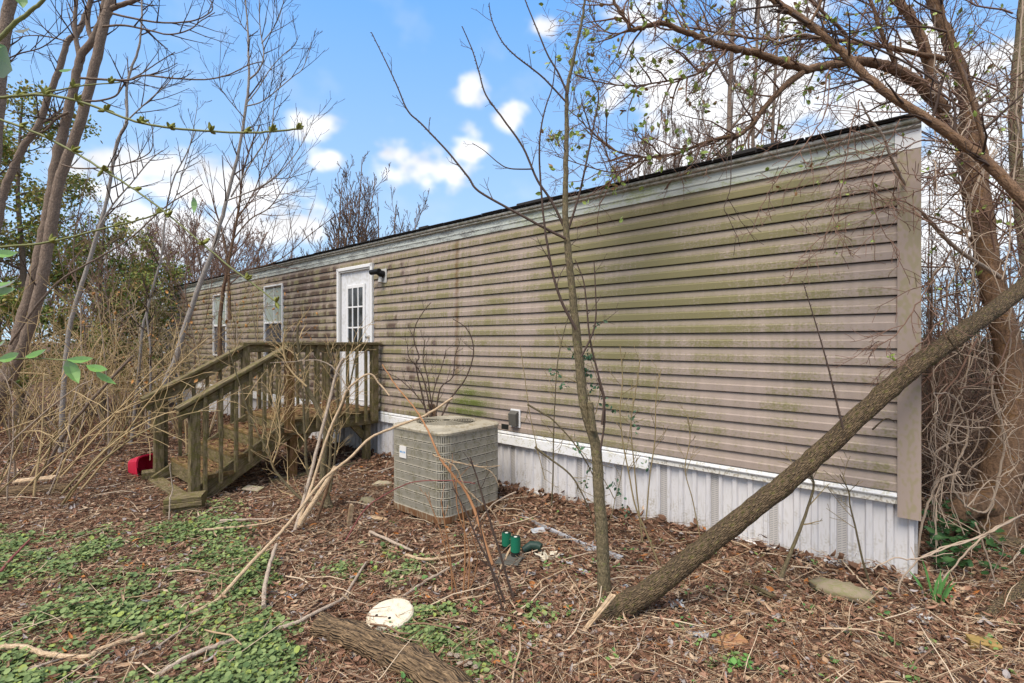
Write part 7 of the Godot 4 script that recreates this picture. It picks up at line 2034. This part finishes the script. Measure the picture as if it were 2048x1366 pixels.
	single("tan_brick", "dusty tan brick half buried near the bottom, right of the middle", "brick", g, M.brick_tan)
	c = g2([Vector2(-2.867, -5.372)][0], 0.02)
	g = Geo.new()
	g.bar(c + Vector3(-0.10, 0.02, 0.0), c + Vector3(0.09, 0.0, 0.02), 0.12, 0.012, Vector3(0.1, 1, 0.1), 0.002)
	single("grey_shingle", "grey slab leaning under the stairs' edge", "slab", g, M.stone_pale)
	c = g2([Vector2(0.213, -4.029)][0], 0.02)
	g = Geo.new()
	g.bar(c + Vector3(-0.05, 0.03, 0.0), c + Vector3(0.06, 0.035, -0.03), 0.06, 0.004, Vector3(0.1, 1, 0.3), 0.001)
	single("metal_flap", "blue-grey metal flap beside the rear green cap", "scrap", g, M.pale_grey)
	c = g2([Vector2(0.254, -3.565)][0], 0.02)
	single("torn_panel", "torn cream plastic panel right of the dark pipe elbow", "scrap", crumple(c, 0.16, 44), M.plate_cream)
	# splintered orange boards and rotten bark
	for e in [[1545, 1198, 1625, 1220, "splintered orange strip of rotten wood before the skirting"], [1490, 1180, 1545, 1215, "moss-covered slab of rotten bark beside the orange strip"], [738, 1032, 775, 1040, "split orange chip of wood left of the air conditioner's foot"], [695, 1045, 702, 990, "broken upright splinter between mossy shrub and air conditioner"]]:
		g = Geo.new()
		var da := 1.6 * 967.0 / (float(e[1]) - 684.0)
		var db := 1.6 * 967.0 / (float(e[3]) - 684.0) if e[0] != 695 else da
		var pa := g2(Vector2((e[0] - 1024.0) / 967.0 * da, -da), 0.02)
		var pb := g2(Vector2((e[2] - 1024.0) / 967.0 * db, -db), 0.035 if e[0] != 695 else 0.22)
		for k in 4:
			var w := rv() * 0.015
			g.bar(pa + w, pb + w * 0.5, rng.randf_range(0.02, 0.045), 0.008, Vector3(0.2, 1, 0.1), 0.002)
		single("wood_scrap", e[4], "wood scrap", g, M.lumber if e[0] == 1490 else M.wood_bare)
	# crumpled pale scraps
	var sc := [[1122, 1118, "right of the broken box"], [1140, 1132, "just before the broken box's right side"], [1165, 1150, "left of the sapling's foot"], [1090, 1140, "before the torn cream panel"], [1195, 1170, "touching the sapling's foot"], [1340, 1190, "under the leaning trunk, behind its foot"], [1350, 1220, "right of the leaning trunk's foot"], [1430, 1240, "above the tan brick"], [1290, 1165, "behind the leaning trunk's foot"], [1345, 1150, "in the shade of the leaning trunk"], [1200, 1090, "behind the sapling's foot"], [1470, 1095, "against the skirting right of the leaning trunk"], [1510, 1130, "right of the leaning trunk before the vented skirting"], [1400, 1285, "left of the tan brick"], [1590, 1300, "between tan brick and long flat stone"], [1700, 1270, "before the long flat stone"], [1560, 1090, "under the curved stem by the skirting"], [1060, 1150, "left of the torn cream panel"], [480, 1145, "in the clover beside the long peeled branch"], [580, 1190, "at the stout pale stick's foot"], [560, 1150, "behind the stout pale stick"], [1850, 1262, "behind the yellow brick"], [1180, 1105, "beside the trim strip's end"], [1250, 1180, "between the sapling and the leaning trunk"], [1320, 1095, "before the skirting left of the leaning trunk"], [2040, 1290, "at the right edge beside the yellow brick"]]
	for k in sc.size():
		var d: float = 1.6 * 967.0 / (sc[k][1] - 684.0)
		c = g2(Vector2((sc[k][0] - 1024.0) / 967.0 * d, -d), 0.008)
		single("pale_scrap", "crumpled grey-white scrap " + sc[k][2], "scrap", crumple(c, rng.randf_range(0.04, 0.09), k + 1), M.pale_grey if k % 3 else M.paper_white, "crumpled pale scraps on the litter")
	# boards and log at the far left
	g = Geo.new()
	var far_log := spl([g2(Vector2(-6.0, -5.1), 0.05), g2(Vector2(-5.4, -5.2), 0.04), g2(Vector2(-4.95, -5.4), 0.03)], 6)
	g.tube(far_log, radii(far_log.size(), 0.075, 0.06), 14, 0.2, nz, true, 0.4)
	single("dark_log", "dark log lying under the brambles at the left edge", "log", g, M.bark_log)
	g = Geo.new()
	g.bar(g2(Vector2(-5.6, -5.45), 0.10), g2(Vector2(-5.25, -5.55), 0.09), 0.09, 0.02, Vector3(0, 1, 0.2), 0.003)
	single("pale_board", "short pale board on the dark log under the brambles", "board", g, M.wood_bare)
	g = Geo.new()
	g.bar(hw(-7.12, 0.02, 2.32), hw(-6.94, 0.02, 2.36), 0.14, 0.07, Vector3.UP, 0.006)
	single("loose_step_board", "loose mossy board lying by the stairs' far foot post", "board", g, M.lumber)


# ---------------------------------------------------------------- leaves, straw and clover

func in_house(x: float, z: float) -> bool:
	var l := local(Vector3(x, 0, z))
	return l.x < 0.02 and l.x > -19.1 and l.z < 0.0 and l.z > -4.3


func cover(x: float, z: float) -> float:
	# how thick the clover stands here
	var d := -z
	var edge := -0.74 - (d - 2.27) * 0.72
	var s := smoothstep(0.12, -0.35, x - edge) * 0.62
	s *= smoothstep(5.4, 4.6, d)
	s *= 1.0 - 0.9 * smoothstep(3.9, 4.6, d) * smoothstep(-3.0, -3.6, x)
	s = maxf(s, 0.6 * exp(-(pow((x + 0.32) / 0.42, 2.0) + pow((z + 2.55) / 0.42, 2.0))))
	s = maxf(s, 0.42 * exp(-(pow((x + 1.0) / 0.6, 2.0) + pow((z + 3.5) / 0.5, 2.0))))
	s = maxf(s, 0.32 * exp(-(pow((x - 0.1) / 0.4, 2.0) + pow((z + 2.9) / 0.3, 2.0))))
	s = maxf(s, 0.45 * exp(-(pow((x - 1.02) / 0.13, 2.0) + pow((z + 2.36) / 0.10, 2.0))))
	var n := nz.get_noise_2d(x * 1.5 + 4.0, z * 1.5) * 0.55 + nz.get_noise_2d(x * 5.0, z * 5.0) * 0.35
	var bare_at := exp(-(pow((x + 2.95) / 0.35, 2.0) + pow((z + 3.2) / 0.45, 2.0))) * 0.5 + exp(-(pow((x + 2.15) / 0.3, 2.0) + pow((z + 2.45) / 0.2, 2.0))) * 0.3
	return s + n * 1.25 * smoothstep(0.0, 0.4, s) - bare_at


func litter() -> void:
	var kinds := [["broad_leaf_litter", leaf_mesh(M.leaf_dry, 0.62, 0.35, 0.55), 46000, 0.02, 0.05, "brown broad dead leaves covering the ground"], ["narrow_leaf_litter", leaf_mesh(M.leaf_dry, 0.26, 0.5, 0.45), 52000, 0.03, 0.075, "narrow curled dead leaves covering the ground"]]
	for e in kinds:
		var where := []
		var tint := PackedColorArray()
		while where.size() < int(e[2]):
			var d := 1.75 * pow(9.5, rng.randf())
			var x := rng.randf_range(-1.25, 1.25) * d
			if d > 10.0 and x > 0.0: continue
			if in_house(x, -d): continue
			var cv := cover(x, -d)
			if cv > 0.3 and rng.randf() < 0.45: continue
			var s := rng.randf_range(e[3], e[4]) * (1.0 if d < 6.0 else 1.35)
			var an := rng.randf() * TAU
			where.append(pose(Vector3(x, ground(x, -d) + rng.randf() * 0.022, -d), Vector3(cos(an), rng.randfn() * 0.28, sin(an)), s, rng.randfn() * 0.6 + (PI if rng.randf() < 0.4 else 0.0)))
			var r := rng.randf()
			var c := Color(0.18, 0.09, 0.056).lerp(Color(0.37, 0.215, 0.14), rng.randf())
			if r < 0.20: c = Color(0.40, 0.26, 0.155).lerp(Color(0.52, 0.40, 0.28), rng.randf())
			elif r < 0.33: c = Color(0.07, 0.04, 0.028)
			elif r < 0.41: c = Color(0.36, 0.32, 0.30)
			elif r < 0.43: c = Color(0.42, 0.17, 0.05)
			tint.append(c)
		# leaves blown against the skirting and onto the porch
		if e[0] == "broad_leaf_litter":
			for k in 2600:
				var l := Vector3(-rng.randf() * 12.0, 0, 0.02 + absf(rng.randfn()) * 0.16)
				var p := hw(l.x, 0, l.z)
				p.y = ground(p.x, p.z) + rng.randf() * 0.05 * exp(-l.z / 0.15)
				where.append(pose(p, Vector3(rng.randfn(), rng.randfn() * 0.6, rng.randfn()), rng.randf_range(0.04, 0.09), rng.randf() * TAU))
				tint.append(Color(0.10, 0.052, 0.032).lerp(Color(0.25, 0.14, 0.085), rng.randf()))
		else:
			for k in 900:
				var on := rng.randf()
				var p := hw(rng.randf_range(-6.95, -5.75), 0.69, rng.randf_range(0.03, 1.3))
				if on > 0.55:
					var st := rng.randi() % 3
					p = hw(rng.randf_range(-6.9, -5.8), 0.522 - 0.165 * st, rng.randf_range(1.30, 1.56) + 0.285 * st)
				where.append(pose(p, Vector3(rng.randfn(), rng.randfn() * 0.15, rng.randfn()), rng.randf_range(0.03, 0.08), rng.randfn() * 0.5))
				tint.append(Color(0.17, 0.085, 0.05).lerp(Color(0.30, 0.17, 0.10), rng.randf()))
		swarm(self, e[0], e[1], where, tint, e[5], "leaf litter")
	# pine straw, stalks and broken twigs
	var g := Geo.new()
	g.tube(PackedVector3Array([Vector3(0, 0, 0), Vector3(0.35, 0.05, 0.02), Vector3(0.7, 0.03, -0.02), Vector3(1, -0.03, 0.03)]), PackedFloat32Array([0.016, 0.016, 0.014, 0.008]), 4, 0.0, null, false)
	var sm := g.mesh()
	sm.surface_set_material(0, M.straw)
	var where := []
	var tint := PackedColorArray()
	for k in 110000:
		var d := 1.75 * pow(6.5, rng.randf())
		var x := rng.randf_range(-1.25, 1.25) * d
		if in_house(x, -d): continue
		if cover(x, -d) > 0.3 and rng.randf() < 0.4: continue
		var an := nz.get_noise_2d(x * 0.8, d * 0.8) * 3.0 + rng.randfn() * 0.9
		var s := rng.randf_range(0.06, 0.2) * (0.7 if rng.randf() < 0.8 else 1.7)
		var tr := pose(Vector3(x, ground(x, -d) + rng.randf() * 0.035, -d), Vector3(cos(an), rng.randfn() * 0.14, sin(an)), s, rng.randf() * TAU)
		var th := rng.randf_range(0.5, 1.2) * clampf(0.1 / s, 0.45, 1.3)
		tr.basis = tr.basis * Basis.from_scale(Vector3(1, th, th))
		where.append(tr)
		var r := rng.randf()
		tint.append(Color(0.20, 0.10, 0.055) if r < 0.4 else (Color(0.42, 0.28, 0.16).lerp(Color(0.62, 0.49, 0.34), rng.randf()) if r < 0.78 else Color(0.11, 0.065, 0.042)))
	swarm(self, "pine_straw", sm, where, tint, "pine straw, stalks and broken twigs strewn over the leaf litter", "straw")
	# dead stalks and snapped sticks, too many to count
	where = []
	tint = PackedColorArray()
	for k in 1000:
		var d := 1.8 * pow(4.5, rng.randf())
		var x := rng.randf_range(-1.25, 1.2) * d
		if in_house(x, -d): continue
		var an := rng.randfn() * 0.8 + (0.5 if x < 0.0 else -0.4)
		var s := rng.randf_range(0.12, 0.5)
		var tr := pose(Vector3(x, ground(x, -d) + 0.012 + rng.randf() * 0.03, -d), Vector3(cos(an), rng.randfn() * 0.10, sin(an)), s, rng.randf() * TAU)
		var th := rng.randf_range(0.006, 0.014) / s * 30.0 * 0.9
		tr.basis = tr.basis * Basis.from_scale(Vector3(1, th, th))
		where.append(tr)
		tint.append(Color(0.42, 0.29, 0.17).lerp(Color(0.62, 0.5, 0.36), rng.randf()) if rng.randf() < 0.6 else Color(0.22, 0.135, 0.085))
	swarm(self, "dead_stalks", sm, where, tint, "snapped dead stalks lying over the litter and clover", "stalks")
	# clover
	g = Geo.new()
	var rim := []
	for k in 9:
		var a := TAU * k / 9.0
		var r := 0.5 * (1.0 - 0.22 * exp(-pow(a - PI, 2.0) * 6.0))
		rim.append(Vector3(cos(a) * r + 0.5, 0.06 + 0.03 * sin(a * 2.0), sin(a) * r))
	for k in 9:
		g.tri(Vector3(0.47, 0, 0), rim[(k + 1) % 9], rim[k])
	g.tube(PackedVector3Array([Vector3(0.45, 0, 0), Vector3(0.35, -0.5, 0.05), Vector3(0.3, -1.0, 0.0)]), PackedFloat32Array([0.02, 0.02, 0.02]), 3, 0.0, null, false)
	var cm := g.mesh()
	cm.surface_set_material(0, M.leaf_clover)
	where = []
	tint = PackedColorArray()
	var tries := 0
	while where.size() < 42000 and tries < 600000:
		tries += 1
		var d := 1.8 * pow(3.1, rng.randf())
		var x := rng.randf_range(-1.2, 0.62) * d
		var cv := cover(x, -d)
		if cv < 0.27 + 0.5 * rng.randf(): continue
		var an := rng.randf() * TAU
		var thick := clampf((cv - 0.3) * 1.5, 0.1, 1.0)
		where.append(pose(Vector3(x, ground(x, -d) + 0.012 + rng.randf() * 0.055 * thick, -d), Vector3(cos(an), rng.randfn() * 0.25, sin(an)), rng.randf_range(0.012, 0.030) * (1.25 if rng.randf() < 0.2 else 1.0), rng.randfn() * 0.45))
		var c := Color(0.09, 0.145, 0.05).lerp(Color(0.26, 0.33, 0.12), rng.randf())
		if rng.randf() < 0.08: c = Color(0.28, 0.34, 0.08)
		tint.append(c)
	swarm(self, "clover", cm, where, tint, "low round-leaved green clover in the left foreground", "ground cover")
	# scattered sprigs of green elsewhere
	where = []
	tint = PackedColorArray()
	for k in 210:
		var d := 2.0 * pow(2.2, rng.randf())
		var x := rng.randf_range(-0.3, 1.1) * d
		if in_house(x, -d) or local(Vector3(x, 0, -d)).z < 0.1: continue
		for j in rng.randi_range(2, 7):
			var an := rng.randf() * TAU
			where.append(pose(Vector3(x + rng.randfn() * 0.02, ground(x, -d) + 0.015 + rng.randf() * 0.03, -d + rng.randfn() * 0.02), Vector3(cos(an), 0.3, sin(an)), rng.randf_range(0.015, 0.035), rng.randfn() * 0.3))
			tint.append(Color(0.07, 0.17, 0.05).lerp(Color(0.2, 0.3, 0.08), rng.randf()))
	swarm(self, "green_sprigs", leaf_mesh(M.leaf_clover, 0.7, 0.15, 0.1), where, tint, "small green sprigs scattered over the brown litter", "weeds")
	# leafy herb near the bottom edge
	where = []
	tint = PackedColorArray()
	for k in 46:
		var c := g2([Vector2(1.123, -2.341)][0], 0.02 + rng.randf() * 0.05) + Vector3(rng.randfn() * 0.045, 0, rng.randfn() * 0.03)
		where.append(pose(c, Vector3(rng.randfn(), 0.4, rng.randfn()), rng.randf_range(0.025, 0.045), rng.randfn() * 0.4))
		tint.append(Color(0.08, 0.23, 0.05).lerp(Color(0.16, 0.32, 0.08), rng.randf()))
	swarm(self, "green_herb", leaf_mesh(M.leaf_clover, 0.75, 0.15, 0.15), where, tint, "bright green leafy herb at the bottom edge right of the middle", "herb")


func near_twigs() -> void:
	# budding twigs close to the eye at the left
	var lm := leaf_mesh(M.leaf_green, 0.42, 0.25, 0.25)
	var list := [
		["budding green twig, uppermost of those crossing the left of the view", [Vector3(-1.065, 2.071, -0.950), Vector3(-1.006, 2.079, -0.950), Vector3(-0.937, 2.085, -0.950), Vector3(-0.878, 2.079, -0.950), Vector3(-0.810, 2.058, -0.950), Vector3(-0.741, 2.033, -0.950), Vector3(-0.672, 2.020, -0.950), Vector3(-0.593, 2.013, -0.950), Vector3(-0.515, 2.010, -0.950), Vector3(-0.456, 2.014, -0.950), Vector3(-0.411, 2.019, -0.950)], 0.0028, 0.0018, 11],
		["budding green twig sloping down right across the bare trees", [Vector3(-1.065, 2.051, -0.950), Vector3(-1.006, 2.036, -0.950), Vector3(-0.947, 2.015, -0.950), Vector3(-0.888, 1.987, -0.950), Vector3(-0.849, 1.965, -0.950), Vector3(-0.780, 1.923, -0.950), Vector3(-0.721, 1.884, -0.950), Vector3(-0.652, 1.830, -0.950), Vector3(-0.584, 1.771, -0.950), Vector3(-0.495, 1.702, -0.950), Vector3(-0.456, 1.671, -0.950)], 0.0026, 0.0014, 10],
		["thin straight twig rising from the left edge before the trunks", [Vector3(-1.121, 1.785, -1.000), Vector3(-1.059, 1.795, -1.000), Vector3(-0.956, 1.806, -1.000), Vector3(-0.852, 1.832, -1.000), Vector3(-0.769, 1.852, -1.000), Vector3(-0.707, 1.875, -1.000)], 0.0026, 0.0015, 4],
		["short twig forking up right from the uppermost budding twig", [Vector3(-0.997, 2.111, -1.000), Vector3(-0.945, 2.119, -1.000), Vector3(-0.888, 2.129, -1.000), Vector3(-0.811, 2.136, -1.000)], 0.0018, 0.0012, 3],
		["short twig at the top left corner carrying a large round leaf", [Vector3(-0.872, 2.075, -0.800), Vector3(-0.835, 2.115, -0.800), Vector3(-0.806, 2.139, -0.800), Vector3(-0.781, 2.159, -0.800), Vector3(-0.764, 2.178, -0.800)], 0.0035, 0.0025, 0],
		["thin twig at the left carrying long curled green leaves", [Vector3(-0.953, 1.565, -0.850), Vector3(-0.900, 1.567, -0.850), Vector3(-0.847, 1.570, -0.850), Vector3(-0.786, 1.567, -0.850), Vector3(-0.759, 1.561, -0.850), Vector3(-0.733, 1.553, -0.850)], 0.0016, 0.001, 0]]
	for e in list:
		var p := spl(e[1], 6, 0.0006)
		var t := thing("budding_twig", e[0], "twig", p[0], "budding twigs close to the camera")
		var g := Geo.new()
		g.tube(p, radii(p.size(), e[2], e[3]), 7)
		part(t, "stem", g, M.stem_green)
		for k in int(e[4]):
			var i := int((k + 0.7) / float(e[4]) * (p.size() - 1))
			var b := Geo.new()
			for j in 5:
				var d := (Vector3.UP * 0.7 + rv() * 0.7 + (p[mini(i + 1, p.size() - 1)] - p[maxi(i - 1, 0)]).normalized() * 0.5).normalized()
				var s := rng.randf_range(0.010, 0.018)
				b.tube(PackedVector3Array([p[i], p[i] + d * s * 0.35, p[i] + d * s * 0.8, p[i] + d * s]), PackedFloat32Array([0.0015, 0.0034, 0.0022, 0.0004]), 6)
			part(t, "bud", b, M.bud)
		var leaves := []
		if e[1][0].y > 1.9 and e[4] == 0:
			leaves = [[8, 90, 0.8, 0.075, Vector3(-0.6, -0.6, 0.3), 0.9, 1.4], [44, 20, 0.8, 0.05, Vector3(-0.25, 0.95, 0.0), 0.4, 1.0], [30, 68, 0.8, 0.03, Vector3(1, 0.0, 0.1), 0.4, 0.4]]
		elif e[4] == 0:
			leaves = [[133, 722, 0.85, 0.050, Vector3(0.45, -0.9, 0.1), 0.45, 0.3], [138, 722, 0.85, 0.046, Vector3(1, 0.0, -0.1), 0.3, 1.1], [176, 735, 0.85, 0.045, Vector3(1, -0.25, 0.1), 0.35, 0.8], [190, 747, 0.85, 0.043, Vector3(0.75, -0.6, 0.0), 0.4, 0.2], [55, 717, 0.85, 0.042, Vector3(1, 0.25, 0.0), 0.4, 0.9], [2, 722, 0.85, 0.05, Vector3(1, 0.22, 0.1), 0.35, 1.3], [-30, 590, 0.85, 0.066, Vector3(1, 0.02, 0.0), 0.35, 1.0], [-40, 580, 0.85, 0.075, Vector3(1, 0.06, 0.0), 0.3, 0.6], [-15, 508, 0.85, 0.055, Vector3(1, -0.1, 0.0), 0.3, 1.2], [-10, 700, 0.85, 0.03, Vector3(0.8, 0.5, 0.0), 0.45, 0.7]]
		elif e[0].begins_with("budding green twig sl"):
			leaves = [[390, 396, 0.98, 0.034, Vector3(0.15, -1, 0.0), 0.5, 0.3], [120, 145, 0.98, 0.03, Vector3(1, 0.0, 0.0), 0.4, 1.0]]
		for l in leaves:
			var o := MeshInstance3D.new()
			o.name = "leaf"
			o.mesh = lm
			o.mesh = leaf_mesh(M.leaf_near, l[5], 0.25, 0.3)
			var pos := Vector3((l[0] - 1024.0) / 967.0 * l[2], EYE - (l[1] - 684.0) / 967.0 * l[2], -l[2])
			o.transform = pose(pos, l[4], l[3], l[6])
			o.position += offs[t]
			t.add_child(o, true)
